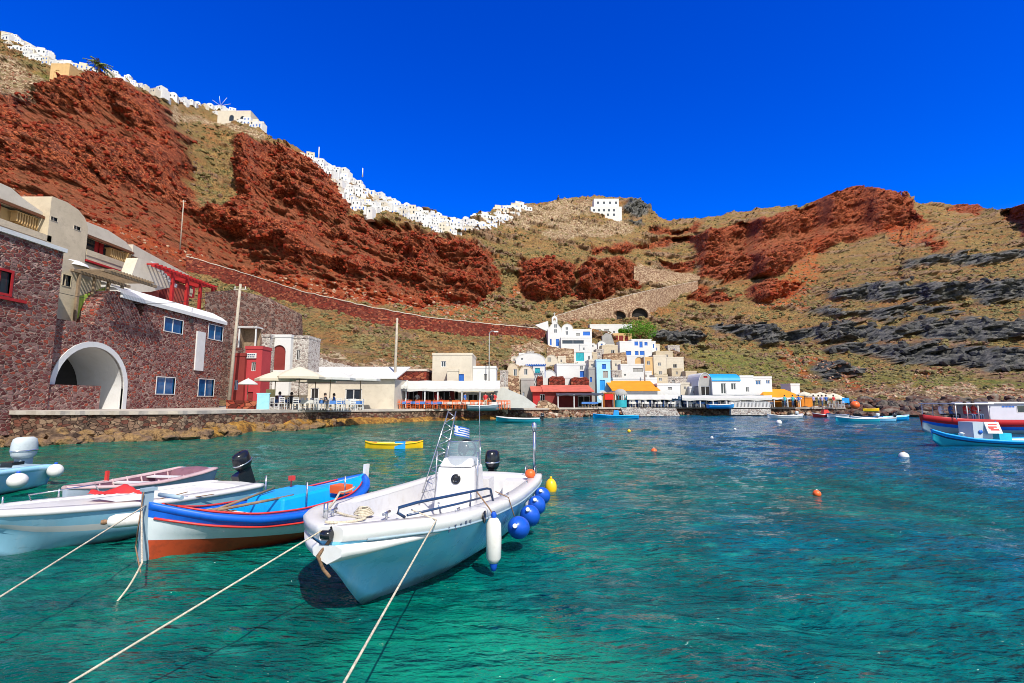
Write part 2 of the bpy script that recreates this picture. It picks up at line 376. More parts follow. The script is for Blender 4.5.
def M_terrain():
    t = NT('volcanic_hillside')
    # dry scrub
    n1 = t.noise(.05, 5, .6); n2 = t.noise(.35, 5, .65); n3 = t.noise(1.6, 4, .7)
    sc = t.ramp(n1, [(.3, srgb('#966c42')), (.43, srgb('#b08c58')), (.52, srgb('#94804e')), (.62, srgb('#b27848')), (.74, srgb('#9a7448'))])
    sc = t.mix(t.ramp(n2, [(.45, .0), (.62, .6)]), sc, srgb('#6e6840'))
    sc = t.mix(t.ramp(t.noise(.5, 5, .7, co=t.scale((1, 1, 1.2))), [(.55, .0), (.7, .8)]), sc, srgb('#ab663c'))
    sc = t.mix(t.ramp(n3, [(.46, .0), (.6, .9)]), sc, srgb('#443a28'))
    vb = t.vor(.9); sc = t.mix(t.ramp(vb.outputs['Distance'], [(.12, .55), (.36, 0.)]), sc, srgb('#5d5b38'))
    vs = t.vor(1.7); sc = t.mix(t.ramp(vs.outputs['Distance'], [(.08, .8), (.2, 0.)]), sc, srgb('#b59e80'))
    gr = t.ramp(t.noise(.6, 5, .7), [(.35, srgb('#5f6d2e')), (.55, srgb('#7f8a45')), (.7, srgb('#9a8450'))])
    gr = t.mix(t.ramp(n3, [(.45, .0), (.7, .8)]), gr, srgb('#43492a'))
    st = t.noise(.25, 5, .65, co=t.scale((.25, .25, 4))); sc = t.mix(t.ramp(st, [(.5, .0), (.62, .55)]), sc, srgb('#8a5a3c'))
    col = t.mix(t.math('MULTIPLY', t.attr('z_green'), t.ramp(n2, [(.3, .15), (.6, .8)])), sc, gr)
    oc = t.ramp(t.noise(.8, 6, .7), [(.3, srgb('#4e3c32')), (.45, srgb('#866a54')), (.6, srgb('#a88a6e')), (.72, srgb('#6e5040'))])
    col = t.mix(t.math('MULTIPLY', t.attr('z_out'), .9), col, oc)
    # red scoria
    v1 = t.vor(.6); v2 = t.vor(2.2)
    s1 = t.n('ShaderNodeSeparateColor'); t.l(v1.outputs['Color'], s1.inputs[0])
    s2 = t.n('ShaderNodeSeparateColor'); t.l(v2.outputs['Color'], s2.inputs[0])
    rd = t.ramp(t.noise(.12, 6, .65), [(.3, srgb('#743628')), (.44, srgb('#96462c')), (.55, srgb('#b8603a')), (.68, srgb('#844a36'))])
    rd = t.mix(t.ramp(s1.outputs[0], [(.1, .8), (.42, .0)]), rd, srgb('#471a14'))
    rd = t.mix(t.ramp(s1.outputs[1], [(.7, .0), (1., .6)]), rd, srgb('#b5623f'))
    rd = t.mix(t.ramp(s2.outputs[0], [(.55, .0), (.95, .9)]), rd, srgb('#d67c54'))
    rd = t.mix(t.ramp(s2.outputs[1], [(.0, .9), (.38, .0)]), rd, srgb('#331110'))
    rd = t.mix(t.ramp(t.noise(.09, 4, .6, co=t.scale((1, 1, 5))), [(.52, .0), (.66, .6)]), rd, srgb('#96604a'))
    rd = t.mix(t.ramp(n3, [(.46, .0), (.62, .85)]), rd, srgb('#3c1510'))
    scr = t.mix(t.ramp(t.noise(.4, 5, .7), [(.4, .0), (.7, .8)]), srgb('#b84a22'), srgb('#9c5a34'))
    tl_ = t.ramp(t.noise(.3, 6, .7), [(.3, srgb('#7a4230')), (.45, srgb('#96553a')), (.58, srgb('#80543a')), (.7, srgb('#683a2c'))]); rd = t.mix(t.math('MULTIPLY', t.attr('z_tal'), t.ramp(n2, [(.35, .35), (.6, .9)])), rd, tl_)
    col = t.mix(t.attr('z_red'), col, rd)
    col = t.mix(t.math('MULTIPLY', t.attr('z_scree'), t.ramp(t.noise(.3, 6, .7), [(.38, .0), (.58, .75)])), col, scr)
    # lava
    lv = t.ramp(t.noise(.5, 6, .65, co=t.scale((1, 1, 1.2))), [(.3, srgb('#2a2b2c')), (.46, srgb('#565654')), (.6, srgb('#807d76')), (.75, srgb('#5a4a3e'))])
    col = t.mix(t.attr('z_lava'), col, lv)
    # pale loose stones
    pv = t.vor(1.4); s3 = t.n('ShaderNodeSeparateColor'); t.l(pv.outputs['Color'], s3.inputs[0])
    ps = t.ramp(s3.outputs[0], [(.0, srgb('#6b5340')), (.3, srgb('#a58b6e')), (.6, srgb('#cbb597')), (.85, srgb('#8f7258'))], 'CONSTANT')
    ps = t.mix(t.ramp(n2, [(.5, .0), (.65, .7)]), ps, srgb('#7d7648'))
    col = t.mix(t.math('MULTIPLY', t.attr('z_stone'), .85), col, ps)
    h1 = t.mix(.5, s1.outputs[0], v2.outputs['Distance'])
    nb = t.bump(t.noise(.9, 8, .7), .8)
    nb = t.bump(t.mix(.5, h1, t.noise(4, 4, .7)), .6, 1.0, nb)
    return t.fin(col, .95, nb, .12)
hills = grid_mesh('hills', VX, VY, VZ, M_terrain(), dict(z_red=padm(sR), z_lava=padm(sK), z_stone=padm(sS), z_scree=padm(blur(mC, 1, 1)), z_green=padm(blur(mG, 3, 6)), z_out=padm(out), z_tal=padm(blur(mT * mR, 1.5, 2))))
tag(hills, kind='structure')
# ---------------------------------------------------------------- scattered bushes and stones
def ico(sub=1):
    bm = bmesh.new(); bmesh.ops.create_icosphere(bm, subdivisions=sub, radius=1)
    v = np.array([x.co[:] for x in bm.verts]); f = np.array([[q.index for q in x.verts] for x in bm.faces]); bm.free(); return v, f
def scatter(name, pts, sizes, mat, sub=1, squash=.7, rough=.35, seed=0, smooth=False):
    v0, f0 = ico(sub); n = len(pts); g = np.random.default_rng(seed)
    V = np.repeat(v0[None], n, 0)
    V = V * (1 + rough * g.uniform(-1, 1, (n, len(v0), 1))) * g.uniform(.7, 1.3, (n, 1, 3)) * sizes[:, None, None]
    V[:, :, 2] *= squash; V += pts[:, None, :]
    Fs = f0[None] + (np.arange(n) * len(v0))[:, None, None]
    me = bpy.data.meshes.new(name); co = V.reshape(-1, 3).astype(np.float32); q = Fs.reshape(-1, 3)
    me.vertices.add(len(co)); me.vertices.foreach_set('co', co.ravel()); me.loops.add(q.size); me.loops.foreach_set('vertex_index', q.ravel().astype(np.int32))
    me.polygons.add(len(q)); me.polygons.foreach_set('loop_start', np.arange(0, q.size, 3, dtype=np.int32)); me.polygons.foreach_set('use_smooth', np.full(len(q), smooth))
    me.update(); me.materials.append(mat)
    o = bpy.data.objects.new(name, me); COL.objects.link(o); return o
def M_scat(name, cols, scale=.7, rough=.9, bump=.1):
    t = NT(name); n = t.noise(scale, 3, .6); k = len(cols)
    col = t.ramp(n, [(.3 + .4 * i / (k - 1), c) for i, c in enumerate(cols)])
    col = t.mix(t.ramp(t.noise(scale * 8, 4, .7), [(.45, .0), (.7, .6)]), col, tuple(x * .4 for x in cols[0]))
    return t.fin(col, rough, t.bump(t.noise(scale * 7, 4), bump), .15)
def pick(cond, n, seed):
    g = np.random.default_rng(seed); r, c = np.nonzero(cond)
    w = np.ones(len(r)); i = g.choice(len(r), n, replace=False); return r[i], c[i]
free = (sR < .05) & (sK < .05) & (sS < .3) & (jj > .03)
r, c = pick(free & (fbm(TX / 12, TY / 12, TZ / 12, 2, 9) > -.4), 15000, 3)
pts = np.stack([TX2[r, c], TY2[r, c], TZ2[r, c]], -1); sz = np.random.default_rng(5).uniform(.18, .6, len(r)) * np.clip(DEPTH[r, c] / 110, .5, 1.6)
tag(scatter('scrub', pts, sz, M_scat('dry_scrub_leaves', [srgb('#4e4e30'), srgb('#6e6642'), srgb('#857850'), srgb('#5a5636')], .25, .95, .2), 2, .7, .3, 5, False), 'low dry shrubs dotted over the hillside', 'scrub', kind='stuff')
r, c = pick((sK > .4) & (jj > .02), 800, 8)
pts = np.stack([TX2[r, c], TY2[r, c], TZ2[r, c]], -1); sz = np.random.default_rng(6).uniform(.3, 1.25, len(r)) * np.clip(DEPTH[r, c] / 130, .5, 1.3)
tag(scatter('lava_rubble', pts, sz, M_scat('lava_blocks', [srgb('#2c2c2d'), srgb('#555452'), srgb('#3a3938'), srgb('#77726a')], .3), 1, .8, .3, 6), 'dark lava blocks on the black ledges of the right hillside', 'rubble', kind='stuff')
r, c = pick((sR > .4), 6500, 9)
pts = np.stack([TX2[r, c], TY2[r, c] + .1, TZ2[r, c]], -1); sz = np.random.default_rng(7).uniform(.15, .55, len(r))**1 * np.clip(DEPTH[r, c] / 100, .5, 1.8)
tag(scatter('scoria_rubble', pts, sz, M_scat('red_scoria_blocks', [srgb('#5a2018'), srgb('#923820'), srgb('#7a2e1e'), srgb('#b0522e')], .25), 1, .8, .3, 7), 'red scoria boulders crumbling out of the red cliffs', 'rubble', kind='stuff')
r, c = pick(((sS > .4) | (mC > .5)) & (jj > .01), 3000, 10)
pts = np.stack([TX2[r, c], TY2[r, c], TZ2[r, c]], -1); sz = np.random.default_rng(8).uniform(.1, .42, len(r)) * np.clip(DEPTH[r, c] / 100, .5, 1.6)
tag(scatter('loose_stones', pts, sz, M_scat('pale_brown_stones', [srgb('#8a6e58'), srgb('#b89c80'), srgb('#8c4a34'), srgb('#cbb59a')], .5), 1, .8, .3, 8), 'loose pale and reddish stones on the slopes and paths', 'stones', kind='stuff')
r, c = pick(((out > .35) | (free & (fbm(TX / 6, TY / 6, TZ / 6, 2, 19) > .35))) & (jj > .02), 6000, 14)
pts = np.stack([TX2[r, c], TY2[r, c], TZ2[r, c]], -1); sz = np.random.default_rng(15).uniform(.12, .5, len(r)) * np.clip(DEPTH[r, c] / 110, .5, 1.7)
tag(scatter('slope_stones', pts, sz, M_scat('brown_grey_stones', [srgb('#4a3a32'), srgb('#8a705c'), srgb('#6a4c3e'), srgb('#a89680')], .4), 1, .75, .3, 16), 'brown grey stones and outcrops scattered on the scrub slopes', 'stones', kind='stuff')
# ---------------------------------------------------------------- quay
qx = np.linspace(-330, 846, 240)
qy = np.interp(qx, SHY[:, 0], SHY[:, 1]); qz = np.interp(qx, ZT[:, 0], ZT[:, 1])
mb = MB(); ring = []
for a, b, z in zip(qx, qy, qz):
    p = W(a, b, 0); d = Vector((p.x, p.y, 0)).normalized()
    q0 = p + d * (.95 + .12 * math.sin(a * .09) + .08 * math.sin(a * .31))
    # back edge just behind foot of slope
    yb = float(np.interp(a, D0[:, 0], D0[:, 1])) + 1.5; q1 = Vector((p.x / p.y * yb, yb, 0))
    ring.append((q0, q1, z))
vs = []; fs = []
for i, (a, b, z) in enumerate(ring):
    w = .05 * math.sin(i * 1.7)
    vs += [(a.x, a.y, -1.2), (a.x + .0, a.y + .05, z - .22), (a.x, a.y - .10, z - .2), (a.x, a.y - .10, z), (b.x, b.y, z + .002)]
for i in range(len(ring) - 1):
    for k in range(4): fs.append((i * 5 + k, (i + 1) * 5 + k, (i + 1) * 5 + k + 1, i * 5 + k + 1))
ms = [0, 1, 1, 1] * (len(ring) - 1)
mb.v = vs; mb.f = [list(f) for f in fs]; mb.m = ms; mb.s = [False] * len(fs)
quay = mb.build('quay', [M_stone('quay_rubble', [srgb('#6e5a4c'), srgb('#8f7560'), srgb('#54463c'), srgb('#a08a72'), srgb('#7a4a3c')], srgb('#4e4038'), 3.6, .12), M_plain('quay_concrete', (.46, .41, .35), .9, .2, .2, .9, .02, 8)])
tag(quay, kind='structure')
# rocky ledge at the foot of the quay (weed-stained)
lx = np.linspace(-330, 846, 900); ly = np.interp(lx, SHY[:, 0], SHY[:, 1])
ww = np.linspace(0, 1, 16)
X = np.zeros((16, 900)); Y = X.copy(); Z = X.copy()
for i, a in enumerate(ww):
    for j in range(900):
        p = W(lx[j], ly[j], 0); d = math.hypot(p.x, p.y); off = -1.0 + 2.2 * a
        X[i, j] = p.x * (1 + off / d); Y[i, j] = p.y * (1 + off / d)
nz = fbm(X / 1.6, Y / 1.6, X * 0, 4, 55); n2 = vnoise(X / 4, Y / 4, X * 0, 56)
prof = np.interp(ww, [0, .3, .42, .6, .9, 1], [-1.2, -.25, .12, .38, .5, .5])[:, None]
hs = np.interp(lx, [-330, 170, 230, 400, 560, 846], [.75, .8, 1.25, .9, .75, .6])[None, :]
Z = prof * np.where(prof > 0, hs, 1) + (.16 * nz + .14 * n2) * np.clip(ww * 4, 0, 1)[:, None] * hs + .02
tl = NT('weedy_shore_rock'); nn = tl.noise(.8, 6, .65)
cc = tl.ramp(nn, [(.3, srgb('#3a2a1c')), (.43, srgb('#8a5f26')), (.55, srgb('#b98a3c')), (.68, srgb('#5d4630'))])
cc = tl.mix(tl.ramp(tl.noise(4, 5, .7), [(.45, .0), (.65, .8)]), cc, srgb('#2f241c'))
sepz = tl.n('ShaderNodeSeparateXYZ'); tl.l(tl.co, sepz.inputs[0])
cc = tl.mix(tl.ramp(sepz.outputs[2], [(.0, .9), (.12, 0.)]), cc, srgb('#2c2414'))
tag(grid_mesh('shore_ledge', X, Y, Z, tl.fin(cc, .8, tl.bump(tl.noise(3, 6, .7), .25), .3)), kind='structure')
# boulders along the water
def shore_rocks(name, px0, px1, n, s0, s1, zz, mat, label, seed, off=(-.6, .9)):
    g = np.random.default_rng(seed); p = []
    for i in range(n):
        a = g.uniform(px0, px1); w = W(a, float(np.interp(a, SHY[:, 0], SHY[:, 1])), 0); d = math.hypot(w.x, w.y); o = g.uniform(*off)
        p.append((w.x * (1 + o / d), w.y * (1 + o / d), g.uniform(*zz) + max(o, 0) * .35))
    return tag(scatter(name, np.array(p), g.uniform(s0, s1, n), mat, 2, .7, .16, seed), label, 'rocks', kind='stuff')
mrock = M_scat('brown_shore_rock', [srgb('#3f322a'), srgb('#7a6350'), srgb('#94764e'), srgb('#54443a')], 1.2)
shore_rocks('shore_boulders', -300, 340, 420, .12, .5, (-.15, .3), mrock, 'brown boulders along the waterline below the left quay', 21)
shore_rocks('shore_boulders', 500, 845, 500, .15, .5, (-.1, .4), M_scat('mixed_shore_rock', [srgb('#544438'), srgb('#a39078'), srgb('#7d4c38'), srgb('#cdc2b0')], .9), 'pale and brown boulders along the waterline below the tavernas', 22)
shore_rocks('shore_boulders', 835, 1360, 900, .25, .95, (-.1, .5), M_scat('dark_shore_rock', [srgb('#33302e'), srgb('#6a625a'), srgb('#5b3a30'), srgb('#8d8478')], .5), 'dark boulders along the right hand shore behind the ferry boat', 23, (-1, 6))
# ---------------------------------------------------------------- sea
ry = np.concatenate([np.linspace(1150, 700, 60), np.linspace(697, 470, 300), np.linspace(469.4, 408, 150)])
rx = np.linspace(-700, 1724, 900)
GX, GY = np.meshgrid(rx, ry)
uu = (GX - CX) / F; vv = (CY - GY) / F; tt = -H / (sp + vv * cp); WX, WY = uu * tt, (cp - vv * sp) * tt
g = np.random.default_rng(4); WZ = np.zeros_like(WX)
for i in range(46):
    lam = .28 * (1.11**i) ; lam = min(lam, 9) * g.uniform(.9, 1.1); th = g.normal(R(65), R(38)); k = 2 * math.pi / lam
    fade = np.clip(lam / (np.maximum(WY, 1) * .012) - .6, 0, 1)
    am = .0042 * lam**.75
    ph = k * (WX * math.cos(th) + WY * math.sin(th)) + g.uniform(0, 6.28) + 1.2 * vnoise(WX / (lam * 3), WY / (lam * 3), WX * 0, i)
    WZ += fade * am * (1 - 2 * np.abs(np.sin(ph / 2)) ** 1.3 + .25)
# flat skirt far to both sides
def M_water():
    t = NT('sea_water')
    sep = t.n('ShaderNodeSeparateXYZ'); t.l(t.co, sep.inputs[0])
    # depth colour: shallow green by the left shore, deeper blue to the right
    a = t.math('ADD', t.math('MULTIPLY', sep.outputs[0], .042), t.math('MULTIPLY', t.math('SUBTRACT', t.noise(.13, 3, .5), .5), 1.6))
    a = t.math('ADD', a, .38, True)
    col = t.ramp(a, [(0., (.000, .125, .070)), (.3, (.000, .140, .098)), (.55, (.000, .125, .130)), (.8, (.000, .098, .190)), (1., (.000, .080, .215))])
    w = t.scale((1, 1.7, 1)); sh = t.noise(.9, 5, .65, co=w)  # light and dark streaks of the ripples painted into the base colour
    col = t.mix(t.ramp(sh, [(.42, .0), (.6, .62)]), col, (.000, .055, .065))
    col = t.mix(t.ramp(t.noise(3.2, 4, .65, co=w), [(.48, .0), (.64, .6)]), col, (.000, .05, .06))
    col = t.mix(t.ramp(t.noise(2.1, 4, .65, co=w), [(.56, .0), (.7, .5)]), col, (.02, .27, .2))
    col = t.mix(t.ramp(t.noise(.45, 4, .6, co=w), [(.55, .0), (.72, .5)]), col, (.01, .27, .19))
    col = t.mix(t.ramp(t.noise(.5, 5, .6, co=t.scale((1.3, 1, 1))), [(.5, .0), (.62, .6)]), col, (.000, .045, .045))
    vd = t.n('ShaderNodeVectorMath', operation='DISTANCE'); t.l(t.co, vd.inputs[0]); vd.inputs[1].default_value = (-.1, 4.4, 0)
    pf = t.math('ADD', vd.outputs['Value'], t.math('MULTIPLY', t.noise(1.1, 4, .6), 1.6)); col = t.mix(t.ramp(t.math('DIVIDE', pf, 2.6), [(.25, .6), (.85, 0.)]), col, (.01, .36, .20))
    rot = t.n('ShaderNodeMapping'); rot.inputs['Rotation'].default_value = (0, 0, R(-22)); rot.inputs['Scale'].default_value = (1, 2.1, 1); t.l(t.co, rot.inputs['Vector']); rc = rot.outputs[0]
    n1 = t.bump(t.noise(1.3, 3, .6, co=rc), .26)
    n2 = t.bump(t.noise(4.5, 3, .6, co=rc), .085, 1, n1)
    n3 = t.bump(t.noise(14, 2, .5, co=rc), .012, 1, n2)
    m = t.fin(col, .07, n3, .24); t.b.inputs['IOR'].default_value = 1.33
    return m
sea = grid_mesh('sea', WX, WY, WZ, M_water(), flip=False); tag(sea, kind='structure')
mb = MB(); mb.add([(-1500, -200, -2.2), (1500, -200, -2.2), (1500, 600, -2.2), (-1500, 600, -2.2)], [(0, 1, 2, 3)])
tag(mb.build('seabed', M_plain('seabed_sand', (.18, .26, .2), .9)), kind='structure')
# stone pier the ropes lead to, below the camera
mb = MB(); mb.box(-14, 10, -3, 1.7, -2.3, .55); tag(mb.build('pier', mt['dst']), kind='structure')
# ---------------------------------------------------------------- world + sun
AZ, EL = R(24), R(50)   # sun behind the camera, to the right
sd = Vector((math.sin(AZ) * math.cos(EL), -math.cos(AZ) * math.cos(EL), math.sin(EL)))
L = bpy.data.lights.new('sun', 'SUN'); L.energy = 4.6; L.angle = R(.5); L.color = (1, .95, .87)
lo = bpy.data.objects.new('sun', L); COL.objects.link(lo); lo.rotation_euler = sd.to_track_quat('Z', 'Y').to_euler(); lo.location = (0, 0, 60)
w = bpy.data.worlds.new('World'); scene.world = w; w.use_nodes = True; nt = w.node_tree
bg = nt.nodes['Background']; sk = nt.nodes.new('ShaderNodeTexSky'); sk.sky_type = 'NISHITA'; sk.sun_disc = False
sk.sun_elevation = EL; sk.sun_rotation = math.atan2(sd.x, sd.y); sk.altitude = 200; sk.air_density = 1.0; sk.dust_density = .2; sk.ozone_density = 4
hs_ = nt.nodes.new('ShaderNodeHueSaturation'); hs_.inputs['Saturation'].default_value = 1.5; hs_.inputs['Value'].default_value = 1.34; hs_.inputs['Hue'].default_value = .534; nt.links.new(sk.outputs[0], hs_.inputs['Color'])
tcw = nt.nodes.new('ShaderNodeTexCoord'); dt = nt.nodes.new('ShaderNodeVectorMath'); dt.operation = 'DOT_PRODUCT'; dt.inputs[1].default_value = sd
nt.links.new(tcw.outputs['Generated'], dt.inputs[0]); mr = nt.nodes.new('ShaderNodeMapRange'); mr.inputs['From Min'].default_value = .32; mr.inputs['From Max'].default_value = .75; nt.links.new(dt.outputs['Value'], mr.inputs['Value'])
h2 = nt.nodes.new('ShaderNodeHueSaturation'); h2.inputs['Saturation'].default_value = .45; h2.inputs['Value'].default_value = .8; nt.links.new(sk.outputs[0], h2.inputs['Color'])
mxw = nt.nodes.new('ShaderNodeMix'); mxw.data_type = 'RGBA'; nt.links.new(mr.outputs[0], mxw.inputs[0]); nt.links.new(hs_.outputs[0], mxw.inputs[6]); nt.links.new(h2.outputs[0], mxw.inputs[7])
nt.links.new(mxw.outputs[2], bg.inputs['Color']); bg.inputs['Strength'].default_value = .15
vs2 = scene.view_settings; vs2.view_transform = 'Standard'; vs2.look = 'None'; vs2.exposure = .3; vs2.gamma = 1; vs2.use_curve_mapping = False
scene.cycles.use_denoising = True; scene.cycles.filter_width = .95; scene.cycles.max_bounces = 5; scene.cycles.diffuse_bounces = 2; scene.cycles.glossy_bounces = 3; scene.cycles.transparent_max_bounces = 6
# ---------------------------------------------------------------- buildings
def facade(outline, holes, th, reveal, mats_idx=0, base_y=0.0, back=True):
    """Front wall with real openings. outline/holes in (x,z). Returns MB with front at y=base_y, reveals going to +y."""
    bm = bmesh.new(); edges = []
    for loop in [outline] + holes:
        vs = [bm.verts.new((x, base_y, z)) for x, z in loop]
        edges += [bm.edges.new((vs[i], vs[(i + 1) % len(vs)])) for i in range(len(vs))]
    bmesh.ops.triangle_fill(bm, use_beauty=True, edges=edges)
    bm.verts.index_update()
    mb = MB(); mb.add([v.co[:] for v in bm.verts], [[v.index for v in f.verts] for f in bm.faces], mats_idx); bm.free()
    for h in holes:
        n = len(h); vs = [(x, base_y, z) for x, z in h] + [(x, base_y + reveal, z) for x, z in h]
        mb.add(vs, [(i, (i + 1) % n, (i + 1) % n + n, i + n) for i in range(n)], mats_idx)
    return mb
def arc(xc, z, rx, rz, n=14, a0=0, a1=180):
    return [(xc + rx * math.cos(R(a0 + (a1 - a0) * i / n)), z + rz * math.sin(R(a0 + (a1 - a0) * i / n))) for i in range(n + 1)]
KCOL = {'b': 'blue', 'g': 'glassd', 's': 'skyblue', 'd': 'dark', 'r': 'redwood', 'm': 'darkred', 't': 'teal', 'w': 'wood', 'B': 'glass', 'G': 'grey', 'o': 'ochre'}
def house(name, label, x0, x1, yt, yb, Y=None, dep=5, wall='white', roof='flat', rmat=None, wins=(), group=None, rz=0, rise=None, down=1.5, cat='house', parapet=.25, trim=None, dz=0):
    """box-like building whose front (towards -y) spans pixels x0..x1, yt..yb at distance Y; wins = (px0,py0,px1,py1,kind) ; kind: letter, + 'D' door, 'A' arched"""
    if Y is None: Y = td((x0 + x1) / 2, yb) - .6
    a, b = P(x0, yb, Y), P(x1, yb, Y); w = b.x - a.x; h = P((x0 + x1) / 2, yt, Y).z - a.z; xc = (a.x + b.x) / 2; zb = a.z
    rt = empty(name, (xc, Y, zb), rz, label, cat, group)
    hw = w / 2; low = -down
    if roof in ('vault', 'gablef'):
        r = rise if rise else min(hw, h * .6); zs = h - r
        top = arc(0, zs, hw, r, 16) if roof == 'vault' else [(hw, zs), (0, h), (-hw, zs)]
        out = [(-hw, low), (hw, low)] + top
        out = [out[0], out[1]] + top
    elif roof == 'vaultx': r = rise or h * .3; zs = h - r; out = [(-hw, low), (hw, low), (hw, zs), (-hw, zs)]
    else: out = [(-hw, low), (hw, low), (hw, h), (-hw, h)]
    holes = []; ws = []
    for q in wins:
        p0, p1 = P(q[0], q[3], Y), P(q[2], q[1], Y); k = q[4]
        u0, u1, v0, v1 = p0.x - xc, p1.x - xc, p0.z - zb, p1.z - zb
        u0 = max(u0, -hw + .08); u1 = min(u1, hw - .08); v1 = min(v1, (h if roof not in ('vaultx',) else zs) - .06); v0 = max(v0, low + .05)
        if u1 - u0 < .1 or v1 - v0 < .1: continue
        if 'A' in k:
            rr = (u1 - u0) / 2; hh = min(rr, (v1 - v0) * .6); hp = [(u0, v0), (u1, v0)] + arc((u0 + u1) / 2, v1 - hh, rr, hh, 8)
            hp = [(u0, v0), (u1, v0)] + arc((u0 + u1) / 2, v1 - hh, rr, hh, 8)
        else: hp = [(u0, v0), (u1, v0), (u1, v1), (u0, v1)]
        holes.append(hp); ws.append((u0, u1, v0, v1, k))
    W_ = facade(out, holes, 0, .14)
    # sides + back
    if roof in ('vault', 'gablef'):
        n = len(out); W_.add([(x, 0, z) for x, z in out] + [(x, dep, z) for x, z in out], [list(range(n, 2 * n))] + [(0, n, 2 * n - 1, n - 1), (1, 2, n + 2, n + 1)])
        rb = MB(); T = [(x * 1.0, z) for x, z in out[2:]]; n = len(T)
        o2 = [(x * 1.03, z + .07) for x, z in T]
        rb.add([(x, -.06, z) for x, z in o2] + [(x, dep + .05, z) for x, z in o2] + [(x, -.06, z) for x, z in T], [(i, i + 1, n + i + 1, n + i) for i in range(n - 1)] + [(i, i + 1, 2 * n + i + 1, 2 * n + i) for i in range(n - 1)], 0, False)
        W_.build('wall', mt[wall], rt); rb.build('roof', mt[rmat or wall], rt)
    elif roof == 'vaultx':
        sd_ = [(0, zs)] + [(dep / 2 - dep / 2 * math.cos(R(180 * i / 14)), zs + r * math.sin(R(180 * i / 14))) for i in range(15)] + [(dep, zs)]
        for sx in (-hw, hw):
            vs = [(sx, 0, low), (sx, dep, low)] + [(sx, y, z) for y, z in sd_[::-1]]
            W_.add(vs, [list(range(len(vs)))])
        W_.add([(-hw, dep, low), (hw, dep, low), (hw, dep, zs), (-hw, dep, zs)], [(0, 1, 2, 3)])
        W_.build('wall', mt[wall], rt)
        rb = MB(); s2 = [(y + (-.12 if y < dep / 2 else .12) * abs(1 - 2 * y / dep), z + .06) for y, z in sd_[1:-1]]; n = len(s2)
        rb.add([(-hw - .08, y, z) for y, z in s2] + [(hw + .08, y, z) for y, z in s2], [(i, i + 1, n + i + 1, n + i) for i in range(n - 1)], 0, True)
        rb.add([(-hw - .08, -.12, zs + .02), (hw + .08, -.12, zs + .02), (hw + .08, -.12, zs + .12), (-hw - .08, -.12, zs + .12)], [(0, 1, 2, 3)])
        rb.build('roof', mt[rmat or wall], rt)
    else:
        W_.add([(-hw, 0, low), (-hw, dep, low), (hw, dep, low), (hw, 0, low), (-hw, 0, h), (-hw, dep, h), (hw, dep, h), (hw, 0, h)], [(0, 1, 5, 4), (1, 2, 6, 5), (2, 3, 7, 6)])
        W_.build('wall', mt[wall], rt)
        rb = MB(); e = .04; p = parapet
        if roof == 'flat':
            rb.box(-hw + .15, hw - .15, .15, dep - .15, h - .25, h - .05)
            for (q0, q1, q2, q3) in ((-hw - e, hw + e, -e, .18), (-hw - e, hw + e, dep - .18, dep + e), (-hw - e, -hw + .18, .18, dep - .18), (hw - .18, hw + e, .18, dep - .18)):
                rb.box(q0, q1, q2, q3, h - .02, h + p)
        elif roof == 'dome':
            rb.box(-hw - e, hw + e, -e, dep + e, h, h + .12); rr = min(hw, dep / 2) * .85
            rb.lathe([(rr * math.cos(R(i * 9)), h + .12 + rr * .9 * math.sin(R(i * 9))) for i in range(10)] + [(.01, h + .12 + rr * .9)], 20, (0, dep / 2, 0))
        elif roof == 'shed':   # slopes up to the back
            rb.add([(-hw - .3, -.4, h), (hw + .3, -.4, h), (hw + .3, dep, h + (rise or 1)), (-hw - .3, dep, h + (rise or 1)), (-hw - .3, -.4, h + .12), (hw + .3, -.4, h + .12), (hw + .3, dep, h + (rise or 1) + .12), (-hw - .3, dep, h + (rise or 1) + .12)], [(0, 1, 2, 3), (4, 5, 6, 7), (0, 1, 5, 4), (1, 2, 6, 5), (2, 3, 7, 6), (3, 0, 4, 7)])
        elif roof == 'hip':
            rr = rise or 1.5; q = min(hw * .35, 2)
            rb.add([(-hw - .4, -.4, h), (hw + .4, -.4, h), (hw + .4, dep + .4, h), (-hw - .4, dep + .4, h), (-hw + q, dep * .5, h + rr), (hw - q, dep * .5, h + rr), (-hw - .4, -.4, h - .12), (hw + .4, -.4, h - .12), (hw + .4, dep + .4, h - .12), (-hw - .4, dep + .4, h - .12)], [(0, 1, 5, 4), (2, 3, 4, 5), (1, 2, 5), (3, 0, 4), (6, 7, 8, 9), (0, 1, 7, 6), (1, 2, 8, 7), (3, 0, 6, 9)])
        rb.build('roof', mt[rmat or wall], rt)
